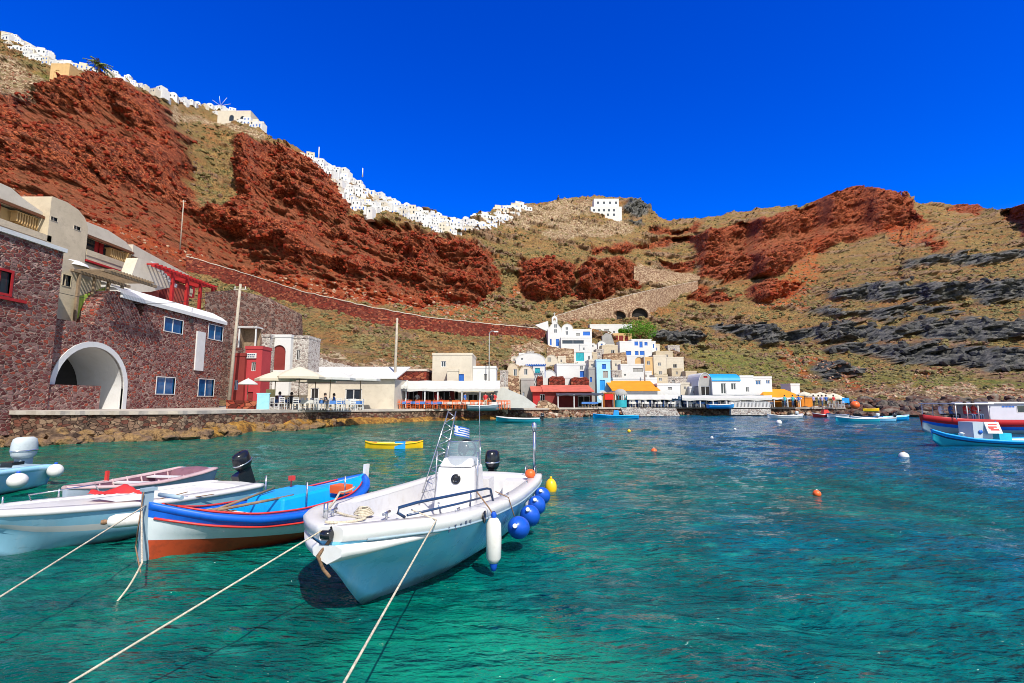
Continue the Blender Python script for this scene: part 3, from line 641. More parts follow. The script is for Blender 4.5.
    for (u0, u1, v0, v1, k) in ws:
        door = 'D' in k; f = MB(); fr = min(.09, (u1 - u0) * .12); y0 = .06
        if 'A' in k:
            rr = (u1 - u0) / 2; hh = min(rr, (v1 - v0) * .6); hp = [(u0, v0), (u1, v0)] + arc((u0 + u1) / 2, v1 - hh, rr, hh, 8)
            pm = MB(); pm.add([(x, .12, z) for x, z in hp], [list(range(len(hp)))]); pan = pm.build('door' if door else 'window', mt[KCOL[k[0]]], rt); continue
        if door:
            f.box(u0, u1, .09, .15, v0, v1); f.box(u0 + (u1 - u0) * .12, u1 - (u1 - u0) * .12, .06, .09, v0 + (v1 - v0) * .08, v0 + (v1 - v0) * .45); f.box(u0 + (u1 - u0) * .12, u1 - (u1 - u0) * .12, .06, .09, v0 + (v1 - v0) * .52, v0 + (v1 - v0) * .92)
            f.build('door', mt[KCOL[k[0]]], rt)
        else:
            fm = mt['white'] if (k[0] in 'Bgd' and trim is None) else mt[trim or KCOL[k[0]]]
            f.box(u0, u1, y0, .13, v0, v0 + fr); f.box(u0, u1, y0, .13, v1 - fr, v1); f.box(u0, u0 + fr, y0, .13, v0 + fr, v1 - fr); f.box(u1 - fr, u1, y0, .13, v0 + fr, v1 - fr)
            um = (u0 + u1) / 2; f.box(um - fr * .4, um + fr * .4, y0, .13, v0 + fr, v1 - fr)
            fo = f.build('window', fm, rt)
            p = MB(); p.box(u0 + fr * .5, u1 - fr * .5, .11, .145, v0 + fr * .5, v1 - fr * .5); p.build('pane' if k[0] in 'Bgd' else 'shutter', mt[KCOL[k[0]]], fo)
    return rt
def slab_px(name, label, poly, Y, th, mat, cat='wall', group=None, cope=None):
    """free-standing masonry: outline given in pixels, standing at distance Y (number or (Yleft, Yright)), th thick"""
    Ys = Y if isinstance(Y, tuple) else (Y, Y); x0 = min(p[0] for p in poly); x1 = max(p[0] for p in poly)
    pts = [P(px, py, Ys[0] + (Ys[1] - Ys[0]) * (px - x0) / (x1 - x0)) for px, py in poly]
    c = sum(pts, Vector()) / len(pts); zb = min(p.z for p in pts); o = Vector((c.x, c.y, zb)); n = len(pts)
    mb = MB(); q = [p - o for p in pts]; d = Vector((0, th, 0))
    mb.add(q + [p + d for p in q], [list(range(n)), list(range(n, 2 * n))[::-1]] + [(i, (i + 1) % n, (i + 1) % n + n, i + n) for i in range(n)])
    return tag(mb.build(name, mat, None, o), label, cat, group)
def wall_strip(name, label, top, bot, th, mat, cat='wall', cope=None, group=None, back=.0, n=60, jag=.12):
    """long dry-stone wall following the slope: top/bottom edges given as pixel polylines, distance read from the terrain"""
    xs = np.linspace(top[0][0], top[-1][0], n); yt = np.interp(xs, *zip(*top)); yb = np.interp(xs, *zip(*bot))
    Ys = np.array([td(x, b) for x, b in zip(xs, yb)]); k = np.ones(9) / 9; Ys = np.convolve(np.pad(Ys, 4, mode='edge'), k, 'valid') - .8
    g = np.random.default_rng(3); fr = []
    for x, a, b, Y in zip(xs, yt, yb, Ys):
        p, q = P(x, a, Y), P(x, b, Y); j = g.uniform(-jag, jag); fr.append((q + Vector((0, 0, -1.5)), p + Vector((0, 0, j)), p + Vector((0, th, j)), q + Vector((0, th, -1.5))))
    o = fr[n // 2][0].copy(); mb = MB(); vs = [v - o for f in fr for v in f]
    mb.add(vs, [(i * 4 + k, i * 4 + 4 + k, i * 4 + 5 + k, i * 4 + 1 + k) for i in range(n - 1) for k in range(3)] + [(0, 1, 2, 3), tuple(n * 4 - 4 + k for k in range(4))])
    rt = empty(name, o, 0, label, cat, group); mb.build('masonry', mat, rt)
    if cope:
        cb = MB(); vs = []
        for f in fr: c = f[1] - o; vs += [c + Vector((0, -.1, .0)), c + Vector((0, -.1, .16)), c + Vector((0, th + .1, .16)), c + Vector((0, th + .1, .0))]
        cb.add(vs, [(i * 4 + k, i * 4 + 4 + k, i * 4 + 4 + (k + 1) % 4, i * 4 + (k + 1) % 4) for i in range(n - 1) for k in range(4)]); cb.build('coping', cope, rt)
    return rt
# ============ left cluster: walls run along +y at x = const and face +x ============
class Side:
    """facade on the plane X; local x runs along world +y (rotated 90 deg)"""
    def __init__(s, X, Y0): s.X = X; s.Y0 = Y0
    def uv(s, px, py):
        p = PX(px, py, s.X); return p.y - s.Y0, p.z
def side_box(mb, s, a, b, th, m=0, proud=0.0):
    (u0, z1), (u1, _) = s.uv(*a), s.uv(b[0], a[1]); z1 = s.uv(*a)[1]; u0 = s.uv(*a)[0]; u1, z0 = s.uv(*b)
    mb.box(min(u0, u1), max(u0, u1), -proud, th, min(z0, z1), max(z0, z1), m)
def side_window(rt, s, x0, y0, x1, y1, pane='glass', frame='white', fr=.055, depth=.12, name='window'):
    """opening with top-left (x0,y0) and bottom-right (x1,y1); returns hole rect"""
    u0, zt = s.uv(x0, y0); u1, zb = s.uv(x1, y1)
    f = MB()
    f.box(u0 - fr, u1 + fr, -.03, depth, zb - fr, zb); f.box(u0 - fr, u1 + fr, -.03, depth, zt, zt + fr); f.box(u0 - fr, u0, -.03, depth, zb, zt); f.box(u1, u1 + fr, -.03, depth, zb, zt)
    fo = f.build(name, mt[frame], rt)
    p = MB(); um = (u0 + u1) / 2; p.box(u0, u1, depth - .03, depth + .02, zb, zt); p.build('pane', mt[pane], fo)
    m = MB(); m.box(um - .025, um + .025, depth - .07, depth - .03, zb, zt); m.build('frame', mt[frame], fo)
    return [(u0, zb), (u1, zb), (u1, zt), (u0, zt)]
def side_body(rt, outline, holes, dep, mat, reveal=.12):
    n = len(outline); mb = facade(outline, holes, 0, reveal)
    mb.add([(x, 0, z) for x, z in outline] + [(x, dep, z) for x, z in outline], [list(range(n, 2 * n))] + [(i, (i + 1) % n, (i + 1) % n + n, i + n) for i in range(n)])
    return mb.build('wall', mat, rt)
# stone tower at the left edge of the frame
S = Side(-24.6, 14.0); rt = empty('stone_tower_house', (-24.6, 14.0, 0), math.pi / 2, 'tall rubble stone house cut by the left edge, with one red framed window', 'house')
ztop = S.uv(62, 252)[1]; ue = S.uv(47, 408)[0]
hl = side_window(rt, S, -8, 268, 9, 294, 'glassd', 'redwood', .12)
side_body(rt, [(0, 0.5), (ue, .5), (ue, ztop), (0, ztop)], [hl], 6, mt['stone'])
mb = MB(); mb.box(-.1, ue + .1, -.12, 6.1, ztop, ztop + .22); mb.build('coping', mt['white'], rt)
mb = MB(); u, z = S.uv(3, 297); mb.box(u - 1, u + 1.1, -.1, .02, z - .12, z + .02); mb.build('sill', mt['redwood'], rt)
# long stone house with arch, vaulted white roof
S = Side(-25.0, S.uv(47, 408)[0] + 14.0 + .02); rt = empty('stone_boathouse', (-25.0, S.Y0, 0), math.pi / 2, 'long rubble stone house with a big white rimmed arch and blue windows', 'house')
uR, zR = S.uv(225, 318); uL, zL = S.uv(136, 292); zlow = S.uv(66, 320)[1]; zq = 1.3
g0, gz0 = S.uv(94, 324); gp, gpz = S.uv(117, 291); g1, _ = S.uv(143, 324)
outl = [(0, zq - .5), (uR, zq - .5), (uR, zR - .55), (uL + .4, zL - .55), (g1, gz0 + .3)] + [(gp + (g1 - gp) * math.sin(a), gpz - (gpz - gz0) * (1 - math.cos(a))**1.0) for a in [R(x) for x in (70, 50, 30, 12, 0)]] + [(gp - (gp - g0) * math.sin(a), gpz - (gpz - gz0) * (1 - math.cos(a))) for a in [R(x) for x in (12, 30, 50, 70)]] + [(g0, zlow), (0, zlow)]
outl[4] = (g1, zL - .56)
a0, za = S.uv(52, 400); a1, _ = S.uv(122, 400); ac, zat = S.uv(86, 346); zbm = 1.45
arx = (a1 - a0) / 2; acx = (a0 + a1) / 2; zsp = zbm + (zat - zbm) * .38
arch = [(a0, zbm), (a1, zbm)] + arc(acx, zsp, arx, zat - zsp, 18)
wn = [side_window(rt, S, 165, 317, 182, 334), side_window(rt, S, 209, 324, 222, 341), side_window(rt, S, 157, 377, 174, 394), side_window(rt, S, 199, 379, 213, 396)]
side_body(rt, outl, [arch] + wn, 6, mt['stone'])
# white arch rim + vault interior
mb = MB(); out = arc(acx, zsp, arx + .32, zat - zsp + .32, 18); inn = arc(acx, zsp, arx, zat - zsp, 18)
out = [(a1 + .32, zbm)] + out + [(a0 - .32, zbm)]; inn = [(a1, zbm)] + inn + [(a0, zbm)]; n = len(out)
mb.add([(x, -.05, z) for x, z in out] + [(x, -.05, z) for x, z in inn] + [(x, .02, z) for x, z in out] + [(x, .2, z) for x, z in inn], [(i, i + 1, n + i + 1, n + i) for i in range(n - 1)] + [(i, i + 1, 2 * n + i + 1, 2 * n + i) for i in range(n - 1)] + [(n + i, n + i + 1, 3 * n + i + 1, 3 * n + i) for i in range(n - 1)])
mb.build('arch_rim', mt['white'], rt)
mb = MB(); mb.add([(x, .12, z) for x, z in inn] + [(x * .95 + acx * .05, 3.0, z * .98) for x, z in inn], [(i, i + 1, n + i + 1, n + i) for i in range(n - 1)], 0, True)
mb.add([(x * .95 + acx * .05, 3.0, z * .98) for x, z in inn], [list(range(n))]); mb.build('vault_interior', mt['white'], rt)
mb = MB(); mb.box(a0 + 3.0, a0 + 5.1, 2.86, 2.98, zbm, zbm + 3.3); mb.build('door', mt['dark'], rt)  # dark slab painted as the unlit opening in the back wall
mb = MB(); mb.box(a0 + 5.15, a0 + 5.5, 2.8, 2.9, zbm, zbm + 3.0); mb.build('door', mt['redwood'], rt)  # red slab standing for the figure beside the dark opening
pw, pz = S.uv(96, 386); mb = MB(); mb.box(a0 - .6, pw, -.3, .05, zq - .4, pz); mb.build('parapet', mt['stone'], rt)
# white vaulted roof
uu0 = gp + .3; mb = MB(); prof = [(-.15, zR - .62), (-.15, zR - .35), (.35, zR + .02), (1.2, zR + .45), (2.4, zR + .75), (3.6, zR + .75), (4.8, zR + .45), (6.1, zR - .5)]; n = len(prof)
mb.add([(uu0, y, z) for y, z in prof] + [(uR + .15, y, z) for y, z in prof], [(i, i + 1, n + i + 1, n + i) for i in range(n - 1)] + [list(range(n)), list(range(n, 2 * n))], 0, False); mb.build('roof', mt['white'], rt)
mb = MB(); side_box(mb, S, (196.5, 331), (202, 371), .02, 0, .1); tag(mb.build('shutter', mt['white'], rt), 'narrow white board fixed between the right windows')
for (x, y) in ((190, 321),): u, z = S.uv(x, y); mb = MB(); mb.box(u - .1, u + .12, -.2, 0, z - .15, z + .15); mb.tube([(u, -.1, z + .15), (u, -.1, z + 1.0)], .02); mb.build('lamp', mt['dkmetal'], rt)
# terraces above: cream houses on stepped floors (facing +x)
def terrace(name, label, X, x0, x1, ytop, yflo, mat, mats=(), yref=None):
    pass
def sbox(rt, name, S, x0, x1, zt, zb, y0, y1, mat, u=None):
    a = S.uv(x0, 230)[0] if u is None else u[0]; b = S.uv(x1, 230)[0] if u is None else u[1]
    mb = MB(); mb.box(a, b, y0, y1, zb, zt); return mb.build(name, mat, rt)
XT = -36.0
S = Side(XT, 15.0); zfl = S.uv(60, 248)[1]; zrf = S.uv(40, 214)[1]
uA0, uA1 = 15.0, S.uv(46, 230)[0]; uB1 = S.uv(87, 240)[0]; uC1 = S.uv(132, 250)[0]; uD1 = S.uv(190, 270)[0]
print('terrace', zfl, zrf, uA0, uA1, uB1, uC1, uD1)
def loggia(label, u0, u1, zf, zc, ztop, wallm, roof_profile, wins, slats=True, recess=1.0):
    rt = empty('terrace_house', (XT, 15.0, 0), math.pi / 2, label, 'house', 'cream terrace houses above the stone boathouse')
    mb = MB(); mb.box(u0, u1, recess, 6.0, zf - 2, zc); mb.box(u0, u0 + .3, .02, recess, zf, zc); mb.box(u1 - .3, u1, .02, recess, zf, zc); mb.build('wall', mt[wallm], rt)
    mb = MB(); n = len(roof_profile); mb.add([(u, 0, z) for u, z in roof_profile] + [(u, 6.1, z) for u, z in roof_profile], [list(range(n)), list(range(n, 2 * n))[::-1]] + [(i, (i + 1) % n, (i + 1) % n + n, i + n) for i in range(n)]); mb.build('roof', mt['cream'], rt)
    mb = MB(); mb.box(u0 - .1, u1 + .1, -.18, -.02, zc - .14, zc + .04); mb.build('beam', mt['brownwood'], rt)
    mb = MB(); mb.box(u0, u1, -.45, 1.0, zf - .35, zf + .02); mb.box(u0, u1, -.5, -.38, zf + .02, zf + .5); mb.build('balcony', mt['beige'], rt)
    mb = MB(); mb.box(u0, u1, -.56, -.4, zf - .52, zf - .36); mb.build('fascia', mt['redwood'], rt)
    for (a, b, k) in wins:
        f = MB(); fr = .08; z0, z1 = zf + (.9 if k != 'D' else .05), zf + 2.1
        f.box(a - fr, b + fr, recess - .08, recess - .01, z0 - fr, z1 + fr); fo = f.build('window' if k != 'D' else 'door', mt['redwood'], rt)
        p = MB(); p.box(a, b, recess - .12, recess - .08, z0, z1); p.build('pane', mt['glassd'], fo)
        for (c0, c1) in ((a - .55, a - fr), (b + fr, b + .55)): p = MB(); p.box(c0, c1, recess - .1, recess - .04, z0, z1); p.build('shutter', mt['redwood'], fo)
    if slats:
        sl = MB()
        for i in range(9): sl.box(u1 - 2.0 + i * .2, u1 - 1.93 + i * .2, .3, recess - .2, zc - .9 - i * .05, zc - .2)
        sl.box(u1 - 2.1, u1 - .3, .3, recess - .15, zc - .2, zc - .14); sl.build('slats', mt['ochre'], rt)
    return rt
sc_ = lambda a, z: [(a[0], z)]
zA = zrf
loggia('cream terrace house with wavy roof and red shutters at the left edge', uA0, uA1, zfl, zA - .15, zA, 'ochre', [(uA0, zA), (uA1, zA), (uA1, zA + .15), (uA0 + (uA1 - uA0) * .9, zA + .3), (uA0 + (uA1 - uA0) * .75, zA + .6), (uA0 + (uA1 - uA0) * .6, zA + 1.05), (uA0, zA + 1.2)], [(uA1 - 4.6, uA1 - 3.2, 'W'), (uA1 - 8, uA1 - 6.6, 'W')])
# plain cream block with two small square windows
rt = empty('cream_block_house', (XT + .5, 15.0, 0), math.pi / 2, 'plain cream rendered block with two small square windows between terrace houses', 'house')
S2 = Side(XT + .5, 15.0); b0 = S2.uv(47, 240)[0]; b1 = S2.uv(87, 240)[0]; zt0 = S2.uv(47, 201)[1]; zt1 = S2.uv(87, 214)[1]
h1 = side_window(rt, S2, 51, 216, 57, 222, 'glassd', 'cream', .02); h2 = side_window(rt, S2, 74, 225, 80, 231, 'glassd', 'cream', .02)
side_body(rt, [(b0, zfl - 3), (b1, zfl - 3), (b1, zt1 - 1.1), (b1 - .4, zt1 - .4), (b1 - 1.1, zt1 + .05), (b1 - 2.2, zt1 + .25), (b0 + .1, zt1 + .2), (b0, zt1 + .1)], [h1, h2], 6, mt['beige'], .25)
zC = S.uv(110, 240)[1]
loggia('cream terrace house with arched parapet and dark red shutters, second from the left', b1 + .1, uC1, zfl, zA - .25, zA, 'ochre', [(b1 + .1, zA - .1), (uC1, zA - .1), (uC1, zA + .1), (uC1 - .8, zA + .55), (b1 + 2.6, zA + .95), (b1 + .1, zA + .9)], [(b1 + 1.3, b1 + 2.4, 'D'), (b1 + 3.4, b1 + 4.3, 'D')])
loggia('cream terrace house with a row of crimson doors under a flat white eave', uC1 + .1, uD1, zfl - .3, zA - .7, zA, 'ochre', [(uC1 + .1, zA - .5), (uD1, zA - .5), (uD1, zA - .25), (uC1 + 1.4, zA + .45), (uC1 + .1, zA + .6)], [(uC1 + 1.2 + i * 2.1, uC1 + 2.1 + i * 2.1, 'D') for i in range(5)], slats=False)
# lower storey strip below them: beige houses with pergola
S3 = Side(-26.3, 15.0)
rt = empty('beige_lower_house', (-26.3, 15.0, 0), math.pi / 2, 'beige lower house with dark window behind the tower and arch house', 'house')
q0, q1 = S3.uv(55, 300)[0], S3.uv(100, 300)[0]; zt, zb = S3.uv(80, 263)[1], S3.uv(80, 325)[1]
h = side_window(rt, S3, 63, 274, 70, 287, 'glassd', 'beige', .03)
side_body(rt, [(q0, zb), (q1, zb), (q1, zt), (q0, zt)], [h], 1.3, mt['beige'], .2)
mb = MB(); u = S3.uv(66, 262); mb.lathe([(.9 * math.cos(R(a)), u[1] + .4 * math.sin(R(a))) for a in (0, 30, 60, 89)], 12, (u[0] + 1, 0.6, 0)); mb.build('roof', mt['white'], rt)
# wooden pergola with yellow-green stair rail
S3 = Side(-25.7, 15.0)
rt = empty('timber_pergola', (-25.7, 15.0, 0), math.pi / 2, 'weathered timber pergola over a lime green railing', 'pergola')
p0, p1 = S3.uv(78, 300)[0], S3.uv(122, 300)[0]; ztp, zbt = S3.uv(100, 279)[1], S3.uv(100, 325)[1]
for i in range(4):
    mb = MB(); u = p0 + (p1 - p0) * i / 3; mb.box(u - .07, u + .07, 0, .14, zbt, ztp); mb.build('post', mt['wood'], rt)
mb = MB(); mb.box(p0 - .5, p1 + .6, -.02, .16, ztp, ztp + .16); mb.box(p0 - .5, p1 + .6, -1.8, -1.64, ztp, ztp + .16)
for i in range(14): u = p0 + (p1 - p0) * i / 13; mb.box(u - .04, u + .04, -2, .6, ztp + .16, ztp + .26)
mb.build('roof', mt['wood'], rt)
mb = MB(); zr = zbt + .9
for i in range(12): u = p0 + .3 + (p1 - p0 - 1) * i / 12; mb.box(u, u + .17, .3, .36, zbt + .2 + i * .08, zr + .6 + i * .1)
mb.build('railing', mt['green_p'], rt)
# crimson pergola in front of the row of doors
S4 = Side(-31.5, 15.0)
rt = empty('crimson_pergola', (-31.5, 15.0, 0), math.pi / 2, 'crimson timber pergola below the row of red doors', 'pergola')
p0, p1 = S4.uv(150, 290)[0], S4.uv(212, 290)[0]; zt = S4.uv(185, 279)[1]
mb = MB(); mb.box(p0, p1 + .5, -.2, -.02, zt, zt + .2); mb.box(p0, p1 + .5, 1.8, 2.0, zt + .2, zt + .4)
for i in range(18): u = p0 + (p1 - p0) * i / 17; mb.box(u, u + .12, -.5, 2.1, zt + .2, zt + .32)
mb.build('roof', mt['redwood'], rt)
for i in (0, 1, 2, 3): u = p0 + (p1 - p0) * (.3 + .7 * i / 3); mb = MB(); mb.box(u - .12, u + .12, -.2, .04, zt - 2.6, zt); mb.build('post', mt['redwood'], rt)
mb = MB(); mb.box(p0, p1 - .5, 2.0, 2.2, zt - 2.6, zt + .1); mb.build('wall', mt['redroof'], rt)
mb = MB(); u = p0 + (p1 - p0) * .45; mb.box(u, u + .9, 1.95, 2.0, zt - 2.4, zt - .4); mb.build('door', mt['darkred'], rt)
# white stair wall
rt = empty('white_stair', (-32.0, 15.0, 0), math.pi / 2, 'whitewashed outside stair wall stepping down between cream terraces', 'stair')
S5 = Side(-32.0, 15.0); a = [S5.uv(*q) for q in ((138, 258), (152, 262), (176, 286), (150, 292), (128, 292), (128, 285))]
mb = MB(); mb.prism(a, 0, 1.0); mb.build('wall', mt['cream'], rt)
mb = MB(); 
for i in range(9): t_ = i / 9; u = a[1][0] + (a[2][0] - a[1][0]) * t_; z = a[1][1] + (a[2][1] - a[1][1]) * t_; mb.box(u, u + .5, -.02, 1.02, z - .3, z + .05)
mb.build('tread', mt['white'], rt)
# long base wall carrying the terraces
slab = empty('terrace_base_wall', (XT + .25, 15.0, 0), math.pi / 2, 'rendered retaining wall under the cream terrace houses', 'wall')
mb = MB(); mb.box(12, uD1 - 2, 0, .4, 5.5, zfl - .55); mb.build('wall', mt['cream'], slab)
# stone walls behind
slab_px('stone_retaining_wall', 'speckled grey and maroon stone retaining wall behind the leaning pole', [(205, 292), (236, 290), (266, 297), (298, 313), (300, 372), (270, 400), (225, 400), (205, 400)], (47, 60), 1.2, mt['stonerim'])
wall_strip('path_retaining_wall', 'long dark red dry stone wall carrying the path across the slope', [(186, 256), (240, 272), (300, 291), (370, 307), (430, 318), (500, 325), (545, 329)], [(186, 266), (240, 286), (300, 305), (370, 322), (430, 333), (500, 336), (545, 337)], 1.5, mt['stoner'], cope=mt['dst'])
wall_strip('slope_wall', 'low pale stone wall running down the slope above the beige house', [(292, 340), (330, 358), (360, 366)], [(292, 345), (330, 363), (360, 372)], .8, mt['stonep'], n=24)
wall_strip('switchback_wall', 'pale stone retaining wall of the lower switchback path with arches', [(553, 317), (597, 303), (640, 292.5), (698, 281)], [(553, 321), (613, 318), (648, 315), (669, 303), (698, 286)], 1.8, mt['stonep'], n=60, jag=.1, cope=mt['dst'])
wall_strip('switchback_wall', 'pale stone retaining wall of the upper switchback path beside the red blocks', [(634, 266), (666, 270.5), (700, 276)], [(637, 283), (668, 284), (700, 281)], 1.4, mt['stonep'], n=40, jag=.1)
# dark arched openings in the switchback wall
for i, (a, b, yt, yb) in enumerate(((612, 626, 310, 317), (632, 648, 307, 316))):
    Y = td((a + b) / 2, yb) - 4.0; p, q = P(a, yb, Y), P(b, yt, Y); w_ = q.x - p.x; hgt = q.z - p.z
    rt = empty('cave_vault', ((p.x + q.x) / 2, Y, p.z), 0, ['small dark arched cave mouth below the switchback wall', 'larger dark arched cave mouth below the switchback wall, right of the small one'][i], 'cave')
    ol = [(-w_ * .65, -1), (w_ * .65, -1)] + arc(0, hgt * .1, w_ * .65, hgt * 1.15, 12); ho = [(-w_ * .5, -.9), (w_ * .5, -.9)] + arc(0, hgt * .1, w_ * .5, hgt * .8, 12)
    mb = facade(ol, [ho], 0, 1.5); n = len(ol); mb.add([(x, 0, z) for x, z in ol] + [(x, 3, z) for x, z in ol], [(k, (k + 1) % n, (k + 1) % n + n, k + n) for k in range(n)]); mb.build('wall', mt['stonep'], rt)
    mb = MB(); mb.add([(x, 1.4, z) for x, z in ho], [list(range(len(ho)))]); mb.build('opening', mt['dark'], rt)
# ============ buildings behind the umbrellas ============
house('crimson_house', 'narrow crimson house with roof terrace beside the leaning pole', 242, 259, 349, 409, 42.5, 1.6, 'redwall', wins=((247, 392, 253, 406, 'mD'), (251, 362, 256, 371, 'd')), cat='house')
rt = empty('grey_terrace_shelter', P(250, 348, 43), 0, 'grey open shelter on top of the crimson house', 'shelter')
mb = MB(); mb.box(-.8, .7, .3, .4, 0, 1.7); mb.box(-.8, -.7, -.4, .3, 0, 1.7); mb.build('wall', mt['wood'], rt)
mb = MB(); mb.box(-.9, .8, -.6, .5, 1.7, 1.8); mb.build('roof', mt['white'], rt)
for sx in (-.8, .62): mb = MB(); mb.box(sx, sx + .1, -.5, -.4, 0, 1.7); mb.build('post', mt['white'], rt)
house('maroon_house', 'dark maroon house front squeezed between leaning pole and crimson house', 229, 242, 356, 409, 42.2, 1.5, 'darkred', wins=((234, 380, 238, 390, 'B'),))
house('limewashed_house', 'limewashed stone house with a large red arched doorway above the umbrellas', 268, 289, 337, 380, 49, 4, 'white', wins=((271.5, 345, 286, 370, 'mA'),))
house('limewashed_ruin', 'grey limewashed stone annex right of the red arched doorway', 289.5, 307, 338, 380, 49.6, 3, 'stonew', wins=((296, 350, 300, 360, 'd'),))
house('beige_taverna', 'pale yellow quayside taverna with white roof behind the umbrellas', 284, 394, 379, 408.5, 50, 6, 'cream', 'shed', 'white', rise=1.5, wins=((310, 388, 319, 402, 'd'), (345, 389, 362, 400, 'g')))
wall_strip('rubble_bank', 'rubble stone wall on the bank right of the umbrellas', [(305, 352), (330, 362), (350, 366)], [(305, 372), (330, 374), (350, 374)], 1, mt['stonew'], n=20)
house('cube_house', 'big cream cube house with one small window and blue shutter', 432, 472, 355, 386, 60, 6.5, 'cream', wins=((441, 361, 446, 367, 'g'), (457, 374, 464, 383, 'b')))
house('cube_house_wing', 'small cream wing in front of the cube house lower wall', 447, 458, 371, 386, 59, 1, 'cream')
house('low_white_house', 'low white house between the cream cube house and the brown slope', 472, 496, 368, 392, 61, 5, 'white', wins=((484, 374, 487, 380, 'G'),))
house('cream_quay_house', 'low cream house front behind the orange chairs near the white tarp', 455, 508, 389, 407.5, 59, 2, 'cream', wins=((468, 394, 478, 402, 'd'), (500, 396, 504, 407, 'GD')))
house('stone_storehouse', 'low rubble stone store left of the cream cube house', 396, 426, 371, 396, 59.5, 4, 'stoner', rmat='dst')
# ============ village ============
house('church', 'white church with stepped bell gable at the top of the village', 548, 562, 320, 346, None, 7, 'white', 'gablef', wins=((554, 324, 557, 328, 'g'), (554, 329, 557, 333, 'g'), (556, 339, 559, 346, 'bD'), (550, 339, 551.6, 345, 'b')), rise=2.6, cat='church')
Yc = td(555, 346) - .6; p = P(554.7, 321, Yc)
rt = empty('bell_gable', (p.x, p.y + .3, p.z - .4), 0, 'small white bell gable with cross topping the church', 'belfry')
mb = facade([(-.75, 0), (.75, 0), (.75, 1.3), (.4, 1.75), (0, 1.95), (-.4, 1.75), (-.75, 1.3)], [[(-.32, .4), (.32, .4)] + arc(0, .9, .32, .35, 8)], 0, .5); ol = [(-.75, 0), (.75, 0), (.75, 1.3), (.4, 1.75), (0, 1.95), (-.4, 1.75), (-.75, 1.3)]
mb.add([(x, 0, z) for x, z in ol] + [(x, .5, z) for x, z in ol], [list(range(7, 14))] + [(i, (i + 1) % 7, (i + 1) % 7 + 7, i + 7) for i in range(7)] if False else [(i, (i + 1) % 7, (i + 1) % 7 + 7, i + 7) for i in range(7)]); mb.build('wall', mt['white'], rt)
mb = MB(); mb.box(-.05, .05, .2, .3, 1.9, 2.8); mb.box(-.3, .3, .2, .3, 2.4, 2.5); mb.build('cross', mt['white'], rt)
slab_px('church_buttress', 'sloping white wing wall left of the church', [(535, 325), (548, 321), (549, 332), (540, 328)], Yc + .5, 1.5, mt['white'])
house('vaulted_house', 'small white vaulted house right beside the church', 562, 573, 324, 338, Yc + .6, 5, 'white', 'vault', wins=((565.5, 327, 568, 330, 'g'), (565.5, 331, 568, 335, 'g')))
house('white_wing', 'flat white wing with one cobalt window right of the church', 573, 592, 330, 340, Yc + .9, 4, 'white', wins=((583, 331.5, 590, 335.5, 'b'), (576, 333, 580, 336, 'G')))
house('church_terrace', 'white terrace front with long blue grey opening below the church', 561, 592, 338, 348, Yc - 1.2, 3, 'white', wins=((562, 340, 584, 344, 'g'),))
house('white_hut', 'tiny white hut right of the terrace front below the church', 590, 597, 343, 352, None, 3, 'white', 'gablef', wins=((592, 345, 593.5, 347, 'g'),), rise=.6)
house('long_white_row', 'long flat white row house behind the green tree', 590, 632, 325, 334, None, 5, 'white', wins=((594, 329, 601, 332, 'G'), (604, 329, 609, 332, 'G'), (613, 331, 615, 333, 'd')))
house('brick_row', 'low ochre row with three dark red doors below the long white row', 613, 632, 334, 341, None, 3, 'ochre', wins=((614, 335.5, 618, 341, 'm'), (619, 335.5, 623, 341, 'm'), (625, 335.5, 628, 341, 'm')))
slab_px('grey_ramp', 'grey rendered curved retaining wall below the long white row', [(602, 336), (606, 333), (611, 334), (615, 345), (603, 346)], td(608, 345) - 1, 1.5, mt['grey'])
slab_px('village_stone_wall', 'brown grey stone retaining wall below the church', [(547, 347), (563, 348), (574, 349), (574, 366), (560, 366), (547, 356)], td(560, 366) - .5, 1.5, mt['stonep'])
slab_px('village_stone_wall', 'tall weathered stone wall under the beige block in the village', [(603, 354), (626, 352), (628, 368), (611, 372), (603, 370)], td(615, 370) - .3, 1.5, mt['stonep'])
house('turquoise_door_house', 'white house with one turquoise door below the church terrace', 574, 592, 352, 368, None, 4, 'white', wins=((576, 352.5, 584, 361, 't'), (588, 356, 590, 360, 'g')))
house('beige_block', 'beige stone block between the tree house and pale blue tower', 602, 618, 346, 358, None, 4, 'beige', wins=((611, 350, 614.5, 354, 'd'),))
house('blue_door_house', 'two storey white house with cobalt windows and doors below the tree', 632, 652, 340, 358, None, 4, 'white', wins=((634.5, 341.5, 638, 345.5, 'b'), (639.5, 341.5, 642.5, 347.5, 'bD'), (644.5, 342, 647.5, 345.5, 'b'), (627.5, 351, 632, 356, 'b'), (635, 351, 638.5, 356, 'b'), (640, 351, 644.5, 357, 'bD')))
house('blue_door_wing', 'white left wing with cobalt shutter beside the two storey house', 620, 632, 342, 358, None, 4, 'white', wins=((626, 351, 631, 356, 'b'),))
house('white_side_wing', 'narrow white wing with a slit window right of the two storey house', 652, 656, 342, 356, None, 4, 'white', wins=((653, 344, 654, 348, 'b'),))
Y = td(628, 352) - 2
rt = empty('teal_awning', P(629, 349, Y), 0, 'teal awning on the two storey white house', 'awning'); mb = MB(); mb.box(-1.8, 1.8, -.8, .8, 0, .3); mb.box(-1.9, 1.9, -.85, -.8, -.3, .3); mb.build('canopy', mt['teal'], rt)
for s_ in (-1.7, 1.6): mb = MB(); mb.box(s_, s_ + .1, -.7, -.6, -1.4, 0); mb.build('post', mt['teal'], rt)
house('beige_cube_house', 'beige cube house with small square windows right of the ochre arch', 654, 667, 356, 376, None, 4, 'cream', wins=((658, 362.5, 661, 366, 'g'), (659, 371, 662, 375, 'g')))
